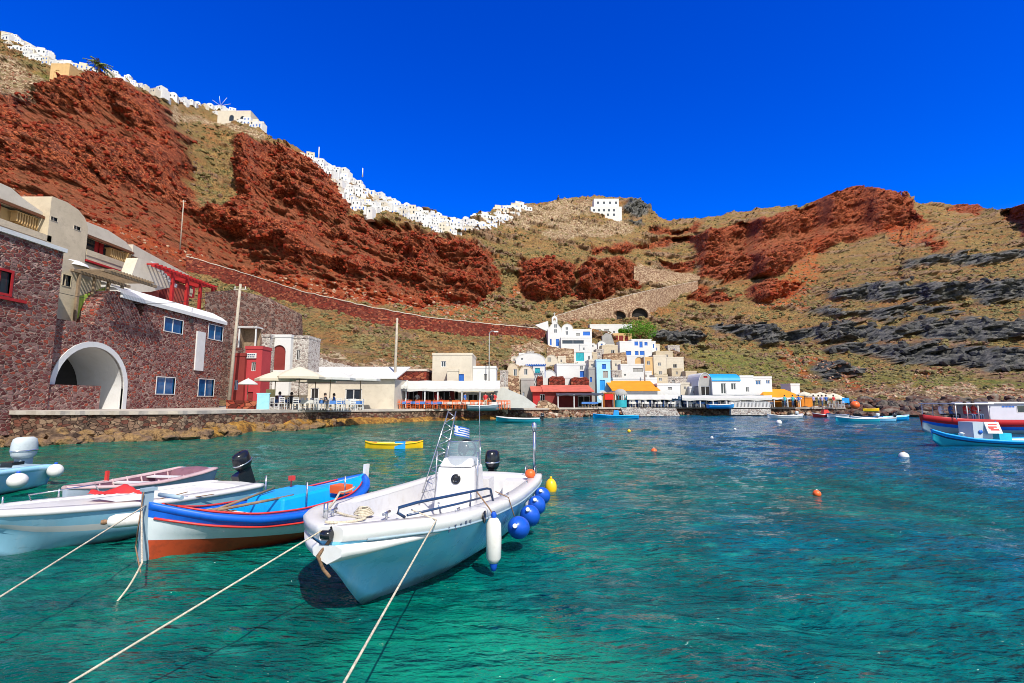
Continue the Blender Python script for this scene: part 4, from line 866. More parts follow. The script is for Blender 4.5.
house('beige_vault_house', 'beige arched house at the right end of the village', 667, 684, 358, 371, None, 4, 'cream', 'flat', wins=((673, 364, 677, 368, 'd'),))
house('ruined_beige_house', 'beige house with broken parapet above the beige cube house', 656, 673, 352, 360, None, 4, 'beige', wins=((665, 354.5, 668, 358, 'd'),))
house('white_arch_house', 'white house with an ochre arched niche in the village centre', 622, 644, 356, 366, None, 4, 'white', wins=((635, 357, 643, 364, 'oA'),))
house('ochre_tower', 'narrow ochre house front right of the grey post in the village', 644.5, 653, 358, 377, None, 3, 'ochre', wins=((647, 361, 650, 365, 'd'),))
house('low_white_block', 'low white block with dark opening below the ochre niche', 621, 644, 365, 384, None, 3, 'white', wins=((633, 368, 643, 372, 'G'), (624, 374, 626, 376, 'g')))
house('pale_blue_tower', 'pale blue tall house with cobalt window at the village centre', 597, 611, 361, 393, 79, 5, 'lightblue', wins=((602, 364, 606, 369, 'b'), (603, 371, 608, 378, 'G'), (600, 380, 605, 390, 's')))
house('tower_shade_side', 'left side of the pale blue tower with its shade painted grey', 589, 597, 369, 395, 79.5, 4, 'grey', wins=((590, 377, 592, 382, 'b'),))  # shaded side of the tower, its shade put into the grey wall colour
house('small_white_cap', 'small white block topping the grey painted shade side of the pale blue tower', 589, 600, 361, 369, 80.5, 4, 'cream', wins=((591, 364, 593, 366, 'g'),))
house('white_vault_house', 'wide white house with two soft vaults at the left of the village', 516, 545, 353, 368, None, 6, 'white', 'vault', rise=1.6, wins=((521, 358, 523, 360, 'g'),))
house('round_arch_house', 'cream round arched house with a square window beside the vaults', 544, 559, 355, 368, None, 5, 'cream', 'vault', rise=2.4, wins=((547.5, 357.5, 551, 362, 'G'), (550, 365, 553.5, 368, 'g')))
house('pergola_house', 'white house front with blue door under the blue pergola', 533, 545, 366, 380, 82, 3, 'white', wins=((535, 368, 540, 373, 't'),))
rt = empty('blue_pergola', P(535.5, 366, 80), 0, 'cobalt blue timber pergola on the white village terrace', 'pergola')
mb = MB(); mb.box(-1.6, 1.6, -1.1, -.98, 0, .14); mb.box(-1.6, 1.6, .98, 1.1, 0, .14)
for i in range(12): mb.box(-1.6 + i * .28, -1.5 + i * .28, -1.3, 1.3, .14, .24)
mb.build('roof', mt['blue'], rt)
for s_ in (-1.5, 1.4): mb = MB(); mb.box(s_, s_ + .1, -1.1, -1, -1.9, 0); mb.build('post', mt['blue'], rt)
house('arched_cream_house', 'cream arched house with tall dark window at the left end of the village', 507, 519, 363, 396, 76, 5, 'beige', 'vault', rise=1.6, wins=((513.5, 369, 517, 376, 'g'),))
house('cream_balcony_house', 'cream house with dark window above a grey balcony base', 519, 534, 366, 380, 76, 4, 'cream', 'vault', rise=1.3, wins=((524, 369, 527.5, 375, 'g'),))
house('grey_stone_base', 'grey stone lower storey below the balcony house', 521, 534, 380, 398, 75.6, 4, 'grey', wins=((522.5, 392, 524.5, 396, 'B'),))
slab_px('stair_wall', 'ochre stone stair wall at the left end of the village', [(505, 375), (519, 376), (520, 397), (515, 394), (506, 386)], 75, .9, mt['stonep'], 'stair')
house('long_white_house', 'long plain white house with blue shutters at its right end', 557, 588, 365, 378, 82, 5, 'white', wins=((580, 365.8, 583, 370, 'g'), (580, 371, 584, 377, 'b')))
house('white_dome_house', 'small white domed house behind the red ruins', 543, 556, 370, 380, 80.5, 4, 'white', 'vault', rise=1.2)
for i, (a, b, y0, y1, lab) in enumerate(((549, 565, 376, 390, 'rust red rubble ruin with rounded top behind the red roof, left one'), (571, 589, 377, 390, 'rust red rubble ruin behind the red roof, right one'), (537, 543, 376, 390, 'narrow rust red stub wall left of the rubble ruins'))):
    slab_px('rubble_ruin', lab, [(a, y1), (a, y0 + 2), (a + (b - a) * .2, y0), (a + (b - a) * .5, y0 + .6), (b - (b - a) * .15, y0), (b, y0 + 3), (b, y1)], 77 - i * .2, 2.5, mt['stoner'], 'ruin')
house('white_filler_house', 'plain white house between the two rust red ruins', 564, 572, 378, 390, 78.3, 3, 'white')
house('stone_village_house', 'grey stone house above the orange roof in the village', 612, 622, 371, 384, None, 3, 'stonew', wins=((615, 375, 618, 378, 'd'),))
house('beige_hillside_house', 'beige windowed house above the grey roof taverna', 655, 668, 376, 386, 82, 3, 'beige', wins=((659, 378, 662, 381, 'g'),))
house('back_stone_house', 'rubble house with one dark window right of the beige houses', 668, 688, 378, 391, 82.5, 3, 'stonew', wins=((672, 380, 675, 384, 'G'),))
rt = house('red_roof_taverna', 'maroon waterfront taverna with wide faded red roof', 545, 592, 392, 407, 71, 5, 'darkred', 'shed', 'redroof', rise=1.0, wins=((558, 394, 562, 405, 'm'), (565, 394, 575, 407, 'mD'), (578, 396, 590, 407, 'd')))
house('crimson_kiosk', 'crimson kiosk at the left end of the red roof taverna', 533, 546, 392, 407, 71.5, 4, 'redwood', 'shed', 'redroof', rise=.8, wins=((540, 394, 545, 406, 'd'),))
house('orange_roof_taverna', 'white taverna with sloping orange tiled roof', 614, 658, 391, 407, 75, 5, 'white', 'shed', 'orange', rise=1.6, wins=((616, 395, 622, 407, 'd'), (626, 399, 655, 407, 'g')))
house('white_band_house', 'white flat house directly above the orange tiled roof', 613, 657, 379, 386, 81, 4, 'white', wins=((618, 377.5, 622, 379, 'g'),))
house('grey_white_house', 'grey white flat house right of the orange tiled roof', 658, 681, 385, 407, 76, 5, 'white', wins=((668, 387, 672, 390, 'G'),))
house('barrel_chapel', 'arched white gable house with shade painted grey on its front and small round window, left of the blue roof', 699, 713, 373, 400, 77, 6, 'grey', 'vault', 'white', rise=2.1, wins=((701, 386, 710, 396, 'd'), (703.5, 376, 707.5, 378, 'r')))  # grey wall colour carries the shade on the white gable
house('blue_roof_house', 'white house with bright blue barrel roof', 713, 741, 373.5, 402, 76.5, 5, 'white', 'vaultx', 'skyblue', rise=1.15, wins=((721, 383, 726, 394, 'g'), (731, 383, 736, 390, 'g')))
house('white_flat_house', 'white flat house joined to the right of the blue roof house', 741, 754.5, 377, 402, 77, 5, 'white', wins=((746, 387, 749, 392, 'g'),))
house('white_flat_house', 'white flat house with two blue windows beside the orange hip roof', 754.5, 773, 378, 402, 77.5, 5, 'white', wins=((755.5, 380, 761, 385, 'B'), (766, 380, 770, 384, 'B')))
house('orange_hip_house', 'orange house with bright orange hip roof by the jetty', 766, 800, 397, 409, 76, 5, 'orangew', 'hip', 'orange', rise=1.25, wins=((782, 400, 787, 407, 'g'), (792, 400, 796, 409, 'dD')))
house('orange_side_house', 'small ochre orange annex right of the hip roof house', 802, 813, 398, 410, 77, 4, 'orangew')
house('white_chimney_block', 'small white block behind the orange hip roof', 791, 800, 385, 392, 82, 3, 'white')

for i, (a, b, yt, yb, Yq, wl, lab) in enumerate((
 (527, 534, 352, 360, None, 'stonew', 'small limewashed hut above the two soft vaults'), (558, 566, 357, 367, None, 'cream', 'narrow cream house between round arch house and stone wall'),
 (566, 575, 359, 367, None, 'white', 'narrow white house below the weathered village stone wall'), (588, 597, 353, 362, None, 'beige', 'tiny beige house right of the turquoise door house'),
 (596, 604, 350, 360, None, 'stonew', 'tiny limewashed house left of the beige stone block'), (612, 621, 361, 372, None, 'cream', 'cream house right of the pale blue tower top'),
 (653, 660, 345, 353, None, 'cream', 'tiny cream house at the right of the two storey white house'), (672, 683, 369, 379, None, 'beige', 'beige house below the arched one at the right village end'),
 (681, 690, 384, 398, 80, 'cream', 'small cream house between grey white house and arched gable'), (690, 699, 388, 400, 79, 'white', 'low white annex left of the arched gable house'),
 (519, 527, 354, 362, None, 'white', 'tiny white house at the left edge of the village'), (500, 508, 372, 384, 72, 'stonew', 'limewashed stone hut left of the cream arched house'))):
    w_ = (a + b) / 2; house('village_house', lab, a, b, yt, yb, Yq, 3.5, wl, wins=((w_ - 1.6, yt + 2.5, w_ + .2, yt + 5.5, 'gdbG'[i % 4]),))

house('white_pillar_house', 'slim limewashed house front between crimson house and red arched doorway', 259.5, 267.5, 337, 380, 48, 2, 'stonew', wins=((262, 346, 265, 352, 'd'),))
for i, (a, b, yt, yb, wl, rf, lab) in enumerate((
 (560, 566, 349, 356, 'white', 'flat', 'tiny white cube house under the church terrace'), (598, 606, 341, 350, 'white', 'vault', 'small white vaulted house left of the grey ramp'),
 (606, 614, 345, 352, 'cream', 'flat', 'cream block under the grey ramp'), (640, 652, 372, 381, 'white', 'flat', 'white block above the right end of the orange tiled roof'),
 (556, 564, 367, 374, 'cream', 'flat', 'small cream house at the left end of the long white house'), (668, 680, 346, 353, 'stonew', 'flat', 'limewashed ruin on the slope right of the round tree'),
 (686, 697, 372, 382, 'beige', 'flat', 'beige stone hut on the slope behind the arched gable'), (511, 518, 356, 364, 'cream', 'vault', 'small cream vault at the upper left edge of the village'),
 (580, 588, 345, 353, 'white', 'flat', 'white hut with dark door under the terrace opening'), (644, 652, 350, 358, 'white', 'flat', 'white porch block at the foot of the two storey white house'))):
    w_ = (a + b) / 2; house('village_house', lab, a, b, yt, yb, None, 3.0, wl, rf, wins=((w_ - 1.2, yt + 2.6, w_ + .6, yt + 5.2, 'gbdG'[i % 4]),))
# ---------------------------------------------------------------- clifftop town
def hill_proto(kind, wallm, winm):
    mb = MB(); w, d, h = 2.6, 4.0, 3.2
    if kind == 'cube': mb.box(-w, w, 0, d, -3, h); mb.box(-w - .1, w + .1, -.1, .2, h, h + .35); mb.box(w - 1.1, w - .4, 1.2, 2, h, h + 1.0)
    elif kind == 'vault':
        h = 4.0; p = [(-w, -3), (w, -3)] + arc(0, 2.0, w, 2.0, 10); mb.prism(p, 0, d)
    elif kind == 'dome': mb.box(-w, w, 0, d, -3, 2.6); mb.lathe([(1.9 * math.cos(R(i * 15)), 2.6 + 1.8 * math.sin(R(i * 15))) for i in range(6)] + [(.02, 4.4)], 12, (0, d / 2, 0))
    elif kind == 'tall': h = 5.6; mb.box(-w * .8, w * .8, 0, d, -3, h); mb.box(w * .8, w * 1.5, .4, d, -3, 3.0)
    elif kind == 'wide': mb.box(-w * 1.7, w * 1.7, 0, d, -3, 2.7); mb.box(-w * 1.2, w * .2, 1.2, d, 2.7, 4.6)
    for (x, z) in ((-1.3, 1.0), (.9, 1.0)): mb.box(x - .32, x + .32, -.05, .05, z, z + 1.1, 1)
    if kind == 'tall': [mb.box(x - .3, x + .3, -.05, .05, 3.6, 4.6, 1) for x in (-1.1, .8)]
    if kind == 'wide': [mb.box(x - .35, x + .35, -.05, .05, .2, 1.9, 1) for x in (-3.2, 2.9)]
    return mb
BANDS = [  # polygon, count, size, place phrase
 ([(0, 29), (30, 46), (62, 64), (62, 71), (30, 58), (0, 42)], 20, .9, 'at the clifftop left end'),
 ([(62, 64), (100, 73), (130, 78), (165, 95), (215, 106), (262, 125), (262, 132), (215, 114), (165, 102), (130, 84), (90, 77), (62, 70)], 48, .8, 'between the two left bluffs'),
 ([(297, 147), (330, 167), (362, 186), (372, 194), (372, 214), (360, 213), (350, 203), (330, 188), (316, 172), (303, 156)], 62, .85, 'right of the second red bluff'),
 ([(372, 196), (405, 206), (440, 216), (460, 226), (462, 234), (440, 233), (425, 226), (400, 214), (380, 212), (372, 212)], 74, .8, 'in the dense clifftop middle'),
 ([(455, 224), (475, 218), (495, 211), (515, 207), (530, 206), (522, 212), (505, 222), (490, 230), (465, 232)], 46, .8, 'at the clifftop right end')]
g = np.random.default_rng(99); protos = {}
for k in ('cube', 'vault', 'dome', 'tall', 'wide'):
    for wn_ in ('glassd', 'blue'): protos[(k, wn_)] = hill_proto(k, None, None)
meshes = {}
SHAPE = dict(cube='flat roofed cube house', vault='round vaulted house', dome='small domed house', tall='two storey house', wide='long stepped house')
for bi, (poly, cnt, size, where) in enumerate(BANDS):
    xs = [p[0] for p in poly]; ysb = [p[1] for p in poly]; placed = []; tries = 0
    while len(placed) < cnt and tries < 9000:
        tries += 1; x, y = g.uniform(min(xs), max(xs)), g.uniform(min(ysb), max(ysb))
        if not inpoly(np.array([x]), np.array([y]), poly)[0]: continue
        if any(abs(x - a) < 4 and abs(y - b) < 2.4 for a, b in placed): continue
        placed.append((x, y))
    placed.sort(key=lambda q: q[1])
    for (x, y) in placed:
        Y = td(x, y + .5); p = P(x, y + 1.5, Y); k = ['cube', 'cube', 'vault', 'dome', 'tall', 'wide'][g.integers(6)]; wm = ['glassd', 'glassd', 'blue'][g.integers(3)]
        cm = ['white', 'white', 'white', 'white', 'cream'][g.integers(5)]; key = (k, wm, cm)
        if key not in meshes: o = protos[(k, wm)].build('clifftop_house', [mt[cm], mt[wm]]); meshes[key] = o.data; 
        else: o = bpy.data.objects.new('clifftop_house', meshes[key]); COL.objects.link(o)
        s_ = size * g.uniform(.55, 1.1) * Y / 230 * (1.0 if Y > 150 else 1.0)
        o.location = (p.x, p.y - 1, p.z); o.scale = (s_, s_, s_ * g.uniform(.8, 1.1)); o.rotation_euler = (0, 0, g.uniform(-.45, .45))
        tag(o, f"{'white' if cm == 'white' else 'cream'} {SHAPE[k]} with {'blue' if wm == 'blue' else 'dark'} windows {where}", 'house', 'small houses of the clifftop town')
Y = td(605, 217)
house('terraced_hotel', 'large white stepped building alone on the rocky summit', 591, 622, 207, 218, Y - 2, 8, 'white', wins=[(593 + i * 5, 209, 595 + i * 5, 211.5, 'g') for i in range(5)] + [(595 + i * 6, 213.5, 597 + i * 6, 216, 'g') for i in range(4)], down=4)
house('terraced_hotel_storey', 'upper white storey with pale blue rail on the summit building', 594, 619, 199, 207.5, Y + 2, 8, 'white', wins=[(597 + i * 6, 201.5, 599 + i * 6, 204, 'g') for i in range(4)], down=3)
house('clifftop_arcade', 'cream arched portico at the top left behind the first red bluff', 49, 68, 64, 82, td(60, 82) - 1, 5, 'ochre', wins=((53, 70, 61, 80, 'oA'),), down=3)
house('clifftop_mansion', 'cream mansion with two arched windows on the ridge', 217, 250, 111, 124, td(235, 124) - 1, 8, 'cream', wins=((229, 115, 234, 121, 'gA'), (240, 116, 245, 122, 'gA')), down=4)
# palm
def leafmat(n, cols): return M_scat(n, cols, .6, .7, .02)
Y = td(98, 80); p = P(98, 75, Y); rt = empty('palm_tree', p, 0, 'palm tree on the ridge behind the first red bluff', 'palm')
sc1 = Y / 105; mb = MB(); mb.tube([(0, 0, -1), (.1, 0, 1.2), (0, 0, 2.4 * sc1)], [.35, .28, .22], 8); mb.build('trunk', mt['wood'], rt)
mb = MB(); g = np.random.default_rng(2)
for i in range(34):
    a = g.uniform(0, 6.28); el = g.uniform(-.2, 1.3); Lf = g.uniform(2.2, 3.2) * sc1; pr = []
    for k in range(7):
        q = k / 6; r_ = Lf * q * math.cos(el * (1 - q * .2)); z = 2.4 * sc1 + Lf * q * math.sin(el) - 1.3 * sc1 * q * q; pr.append(Vector((math.cos(a) * r_, math.sin(a) * r_, z)))
    side = Vector((-math.sin(a), math.cos(a), 0))
    for k in range(1, 7):
        for sgn in (-1, 1): b0 = pr[k - 1]; b1 = pr[k]; tip = b1 + side * sgn * .55 * sc1 * (1 - k / 9) + Vector((0, 0, -.25 * sc1)); mb.add([b0, b1, tip], [(0, 1, 2)])
mb.build('crown', leafmat('palm_leaf', [srgb('#5c6a34'), srgb('#98a05c')]), rt)
# windmill
Y = td(222, 112); p = P(220, 112, Y); s_ = Y / 500; rt = empty('windmill', (p.x, p.y, p.z - 1), 0, 'windmill with bare radial sail spars on the ridge', 'windmill')
mb = MB(); mb.lathe([(9 * s_, -4), (8 * s_, 8 * s_), (7.5 * s_, 8.2 * s_), (.1, 12 * s_)], 18, (0, 5, 0)); mb.build('tower', mt['white'], rt)
for i in range(8):
    a = R(i * 45 + 10); mb = MB(); mb.tube([(0, 0, 9 * s_), (math.cos(a) * 11 * s_, 0, 9 * s_ + math.sin(a) * 11 * s_)], .2 * s_, 5); mb.build('sail_spar', mt['white'], rt)
for (x, y0, y1, lab) in ((318.5, 147, 158, 'left'), (362.5, 168, 174, 'right')):
    Y = td(x, y1 + 4); a, b = P(x, y1 + 3, Y), P(x, y0, Y); mb = MB(); mb.tube([(0, 0, 0), (0, 0, b.z - a.z)], [.35, .2], 6); tag(mb.build('mast', mt['white'], None, a), f"white mast on the ridge of the clifftop town, {'taller left' if lab == 'left' else 'shorter right'} one", 'mast')
# trees
def tree(px, pyb, pyt, w, label, seed=1):
    Y = td(px, pyb) - .5; a, b = P(px, pyb, Y), P(px, pyt, Y); hgt = b.z - a.z; wr = w / F * Y; g = np.random.default_rng(seed)
    rt = empty('tree', a, 0, label, 'tree'); mb = MB(); mb.tube([(0, 0, -1), (.1, 0, hgt * .3), (0, 0, hgt * .6)], [.3, .24, .12], 8)
    for i in range(5): an = i * 1.3; mb.tube([(0, 0, hgt * .25), (math.cos(an) * wr * .3, math.sin(an) * wr * .2, hgt * .6)], [.14, .06], 6)
    mb.build('trunk', mt['brownwood'], rt)
    n = 4200; V = []; Fs = []; cl_ = [(g.uniform(-.42, .42) * wr, g.uniform(-.4, .4) * wr * .7, g.uniform(.3, .85) * hgt, g.uniform(.16, .26) * wr) for _ in range(16)]
    for i in range(n):
        c = cl_[g.integers(16)]; d = g.normal(size=3); d /= np.linalg.norm(d); r_ = c[3] * g.uniform(.6, 1.05); q = Vector((c[0], c[1], c[2])) + Vector(d) * r_; q.z = max(q.z, .15)
        u_ = Vector(g.normal(size=3)).normalized() * .16; v_ = u_.cross(Vector(g.normal(size=3))).normalized() * .13; k = len(V); V += [q - u_, q + v_, q + u_, q - v_]; Fs.append((k, k + 1, k + 2, k + 3))
    mb = MB(); mb.add(V, Fs); mb.build('crown', leafmat('fig_leaf', [srgb('#2f5a14'), srgb('#5d8f22'), srgb('#4a7a1c')]), rt)
tree(640, 343, 322, 34, 'round bright green tree above the blue windowed house')
tree(622, 340, 329, 12, 'small bright green tree at the left of the big round tree', 4)
# ---------------------------------------------------------------- poles and cables
def pole(px, yb, yt, Y, r, label, dx=0, lean=0, mat='pole', cross=True, lamp=False):
    a, b = P(px, yb, Y), P(px, yt, Y); hh = b.z - a.z; rt = empty('utility_pole', a, 0, label, 'pole', None)
    mb = MB(); mb.tube([(0, 0, -.5), (lean * .5, 0, hh * .5), (lean, 0, hh)], [r, r * .85, r * .65], 8); mb.build('shaft', mt[mat], rt)
    if cross:
        mb = MB(); mb.box(lean - .5, lean + .5, -.06, .06, hh - .5, hh - .4); mb.build('crossarm', mt[mat], rt)
        for q in (-.42, 0, .42): mb = MB(); mb.lathe([(.04, 0), (.055, .06), (.03, .12), (.05, .16), (.01, .2)], 8, (lean + q, 0, hh - .4)); mb.build('insulator', mt['white'], rt)
    if lamp: mb = MB(); mb.tube([(0, 0, hh), (.3, -.3, hh + .2), (.8, -.7, hh + .1)], .04, 6); mb.box(.6, 1.1, -.9, -.6, hh, hh + .12); mb.build('lamp', mt['white'], rt)
    return Vector((a.x + lean, a.y, a.z + hh - .2))
tp = []
tp.append(pole(228, 409, 284, 39.5, .15, 'tall pale wooden pole leaning over the corner of the stone boathouse', lean=.35))
tp.append(pole(394, 402, 318, 52.5, .17, 'tall pale pole rising beside the beige quayside taverna', lean=.1, cross=False))
pole(180, 248, 200, td(180, 250) - .3, .16, 'bare pole on the red slope above the terrace houses')
pole(489, 392, 333, 60, .07, 'thin grey lamp post between low white house and brown slope', mat='grey', cross=False, lamp=True)
pole(645, 386, 355, 80, .12, 'blue grey post in front of the ochre tower in the village', mat='grey', cross=False)
pole(505, 407, 372, 62, .07, 'thin post at the upper end of the white tarp', mat='grey', cross=False)
def cable(a, b, sag, r, label, name='cable'):
    pts = [a.lerp(b, i / 14) - Vector((0, 0, sag * 4 * (i / 14) * (1 - i / 14))) for i in range(15)]; o = pts[0].copy(); mb = MB(); mb.tube([q - o for q in pts], r, 5); return tag(mb.build(name, mt['cable'], None, o), label, 'cable')
cable(tp[0], tp[1], .9, .012, 'power cable between the leaning pole and the taverna pole')
cable(P(30, 285, 25.6), tp[0], 1.2, .015, 'dark cable sagging across the stone tower and boathouse')
# ---------------------------------------------------------------- people
def person_mesh(pose, shirt, pants, skin, hair, seed=0):
    me = bpy.data.meshes.new('person')
    if pose == 'stand':
        J = dict(pel=(0, 0, .95), ch=(0, 0, 1.3), nk=(0, 0, 1.48), hd=(0, -.01, 1.62), tp=(0, 0, 1.72), ls=(-.18, 0, 1.42), le=(-.26, .02, 1.15), lh=(-.24, -.12, .92), rs=(.18, 0, 1.42), re=(.27, .02, 1.15), rh=(.22, -.15, .95), lk=(-.1, -.03, .5), lf=(-.11, .02, .07), lt=(-.12, -.15, .03), rk=(.1, .0, .5), rf=(.12, .05, .07), rt=(.13, -.12, .03), lp=(-.09, 0, .88), rp=(.09, 0, .88))
    else:
        J = dict(pel=(0, 0, .52), ch=(0, .02, .88), nk=(0, 0, 1.06), hd=(0, -.03, 1.2), tp=(0, -.02, 1.3), ls=(-.18, 0, 1.0), le=(-.25, -.08, .75), lh=(-.15, -.35, .78), rs=(.18, 0, 1.0), re=(.25, -.08, .75), rh=(.15, -.35, .8), lk=(-.11, -.45, .52), lf=(-.11, -.42, .08), lt=(-.12, -.58, .03), rk=(.11, -.45, .52), rf=(.12, -.4, .08), rt=(.13, -.56, .03), lp=(-.09, -.05, .5), rp=(.09, -.05, .5))
    Rr = dict(pel=.15, ch=.15, nk=.06, hd=.1, tp=.07, ls=.065, le=.05, lh=.035, rs=.065, re=.05, rh=.035, lk=.065, lf=.045, lt=.035, rk=.065, rf=.045, rt=.035, lp=.095, rp=.095)
    K = list(J); E = [('pel', 'ch'), ('ch', 'nk'), ('nk', 'hd'), ('hd', 'tp'), ('ch', 'ls'), ('ls', 'le'), ('le', 'lh'), ('ch', 'rs'), ('rs', 're'), ('re', 'rh'), ('pel', 'lp'), ('lp', 'lk'), ('lk', 'lf'), ('lf', 'lt'), ('pel', 'rp'), ('rp', 'rk'), ('rk', 'rf'), ('rf', 'rt')]
    me.from_pydata([J[k] for k in K], [(K.index(a), K.index(b)) for a, b in E], []); o = bpy.data.objects.new('person', me); COL.objects.link(o)
    m = o.modifiers.new('s', 'SKIN'); sv = me.skin_vertices[0].data
    for i, k in enumerate(K): sv[i].radius = (Rr[k], Rr[k] * .8); sv[i].use_root = (k == 'pel')
    s2 = o.modifiers.new('d', 'SUBSURF'); s2.levels = 1; s2.render_levels = 1
    dg = bpy.context.evaluated_depsgraph_get(); ev = o.evaluated_get(dg); m2 = bpy.data.meshes.new_from_object(ev); bpy.data.objects.remove(o)
    m2.materials.clear()
    for q in (skin, shirt, pants): m2.materials.append(q)
    zn, zp, zs = J['nk'][2] + .01, J['pel'][2] + .0, J['lk'][2]
    for f in m2.polygons:
        c = f.center; arm = abs(c.x) > .2 and c.z > zp - .2 and c.z < J['le'][2] + .02
        f.material_index = 0 if c.z > zn or arm else (1 if c.z > zp + .03 and c.y > -.3 else (2 if (c.z > .25 if pose == 'stand' else c.z > .15) else 0)); f.use_smooth = True
    hb = MB(); z = J['hd'][2]; hb.lathe([(.105, z - .02), (.112, z + .05), (.09, z + .12), (.05, z + .155), (.005, z + .165)], 10, (0, .015, 0)); hb.lathe([(.09, z - .07), (.1, z)], 8, (0, .03, 0))
    return m2, hb
skin = M_plain('skin', (.5, .28, .18), .6); hairm = M_plain('dark_hair', (.03, .02, .015), .7)
SH = {'red': M_plain('red_shirt', (.55, .03, .03)), 'white': M_plain('white_shirt', (.75, .75, .74)), 'blue': M_plain('blue_shirt', (.05, .14, .45)), 'black': M_plain('black_shirt', (.02, .02, .025)), 'lilac': M_plain('lilac_shirt', (.4, .36, .6)), 'teal': M_plain('teal_shirt', (.03, .4, .4))}
PT = {'blue': M_plain('denim', (.06, .1, .2)), 'beige': M_plain('beige_trousers', (.5, .42, .3)), 'black': M_plain('black_trousers', (.02, .02, .02))}
PC = {}
def person(px, Y, z, pose, shirt, pants, label, rz=0.0, group=None):
    k = (pose, shirt, pants)
    if k not in PC: m, hb = person_mesh(pose, SH[shirt], PT[pants], skin, hairm); PC[k] = (m, hb)
    m, hb = PC[k][:2]; a = P(px, 405, Y); o = bpy.data.objects.new('person', m); COL.objects.link(o); o.location = (a.x, Y, z); o.rotation_euler = (0, 0, rz)
    if len(PC[k]) == 2: h = hb.build('hair', hairm, o); PC[k] = (m, hb, h.data)
    else: h = bpy.data.objects.new('hair', PC[k][2]); COL.objects.link(h); h.parent = o
    return tag(o, label, 'person', group)
def qz_at(px): return float(np.interp(px, ZT[:, 0], ZT[:, 1])) + .004
# ---------------------------------------------------------------- chairs and tables
def chair_obj(mat):
    mb = MB()
    for x, y in ((-.2, -.2), (.2, -.2)): mb.box(x - .02, x + .02, y - .02, y + .02, 0, .45)
    for x in (-.2, .2): mb.box(x - .02, x + .02, .18, .22, 0, .92)
    mb.box(-.22, .22, -.22, .22, .44, .48)
    for z in (.6, .74, .86): mb.box(-.2, .2, .18, .21, z, z + .06)
    for z in (.2,): mb.box(-.2, .2, -.21, -.19, z, z + .03); mb.box(-.21, -.19, -.2, .2, z, z + .03); mb.box(.19, .21, -.2, .2, z, z + .03)
    return mb
def table_obj():
    mb = MB()
    for x in (-.38, .38):
        for y in (-.38, .38): mb.box(x - .025, x + .025, y - .025, y + .025, 0, .7)
    mb.box(-.4, .4, -.4, .4, .64, .7)
    return mb
CM = {}
def chair(px, Y, mat, rz, label, group, z=None):
    k = mat
    a = P(px, 405, Y); z = qz_at(px) if z is None else z
    if k not in CM: o = chair_obj(mat).build('chair', mt[mat]); CM[k] = o.data
    else: o = bpy.data.objects.new('chair', CM[k]); COL.objects.link(o)
    o.location = (a.x, Y, z); o.rotation_euler = (0, 0, rz); return tag(o, label, 'chair', group)
TM = {}
def table(px, Y, cloth, label, group, z=None):
    a = P(px, 405, Y); z = qz_at(px) if z is None else z; rt = empty('table', (a.x, Y, z), 0, label, 'table', group)
    if cloth not in TM:
        l = table_obj().build('frame', mt['wood'], rt); m = MB(); m.box(-.45, .45, -.45, .45, .71, .745); m.add([(-.47, -.47, .75), (.47, -.47, .75), (.47, .47, .75), (-.47, .47, .75), (-.5, -.5, .48), (.5, -.5, .5), (.5, .5, .46), (-.5, .5, .5)], [(0, 1, 2, 3), (0, 1, 5, 4), (1, 2, 6, 5), (2, 3, 7, 6), (3, 0, 4, 7)]); c = m.build('tablecloth', mt[cloth], rt); TM[cloth] = (l.data, c.data)
    else:
        for nm, d in zip(('frame', 'tablecloth'), TM[cloth]): o = bpy.data.objects.new(nm, d); COL.objects.link(o); o.parent = rt
    return rt
def umbrella(px, pyp, Y, w, label, z0=None, mat='canvas', tilt=0, group=None):
    z0 = qz_at(px) if z0 is None else z0; b = P(px, pyp, Y); h = b.z - z0; rt = empty('parasol', (b.x, Y, z0), 0, label, 'parasol', group)
    mb = MB(); mb.tube([(0, 0, 0), (0, 0, h)], .035, 8); mb.build('pole', mt['wood'], rt)
    mb = MB(); mb.lathe([(.35, 0), (.35, .08), (.1, .14)], 12); mb.build('base', mt['grey'], rt)
    n = 8; r_ = w / 2; vs = [(0, 0, h)]; ring = lambda rr, zz: [(rr * math.cos(R(22.5 + i * 45)), rr * math.sin(R(22.5 + i * 45)), zz) for i in range(n)]
    vs += ring(r_ * .55, h - r_ * .2) + ring(r_, h - r_ * .42) + ring(r_ * 1.0, h - r_ * .42 - .18)
    fs = [(0, 1 + i, 1 + (i + 1) % n) for i in range(n)] + [(1 + k * n + i, 1 + (k + 1) * n + i, 1 + (k + 1) * n + (i + 1) % n, 1 + k * n + (i + 1) % n) for k in range(2) for i in range(n)]
    mb = MB(); mb.add(vs, fs); mb.build('canopy', mt[mat], rt)
    mb = MB()
    for i in range(n): mb.tube([(0, 0, h - .08), (r_ * .98 * math.cos(R(22.5 + i * 45)), r_ * .98 * math.sin(R(22.5 + i * 45)), h - r_ * .42 - .03)], .015, 4)
    mb.build('ribs', mt['wood'], rt); return rt
zq_ = qz_at(300)
umbrella(276, 371, 38.5, 2.9, 'cream parasol nearest the crimson house')
umbrella(300, 366.5, 39, 3.9, 'widest cream parasol in the middle of the taverna terrace')
umbrella(331, 368, 41.5, 4.0, 'large off white parasol on the right of the taverna terrace', mat='wcanvas')
umbrella(316, 372, 43, 3.4, 'cream parasol behind the widest one')
umbrella(361, 371, 46.5, 3.6, 'off white parasol in front of the pale yellow taverna wall', mat='wcanvas')
g = np.random.default_rng(12)
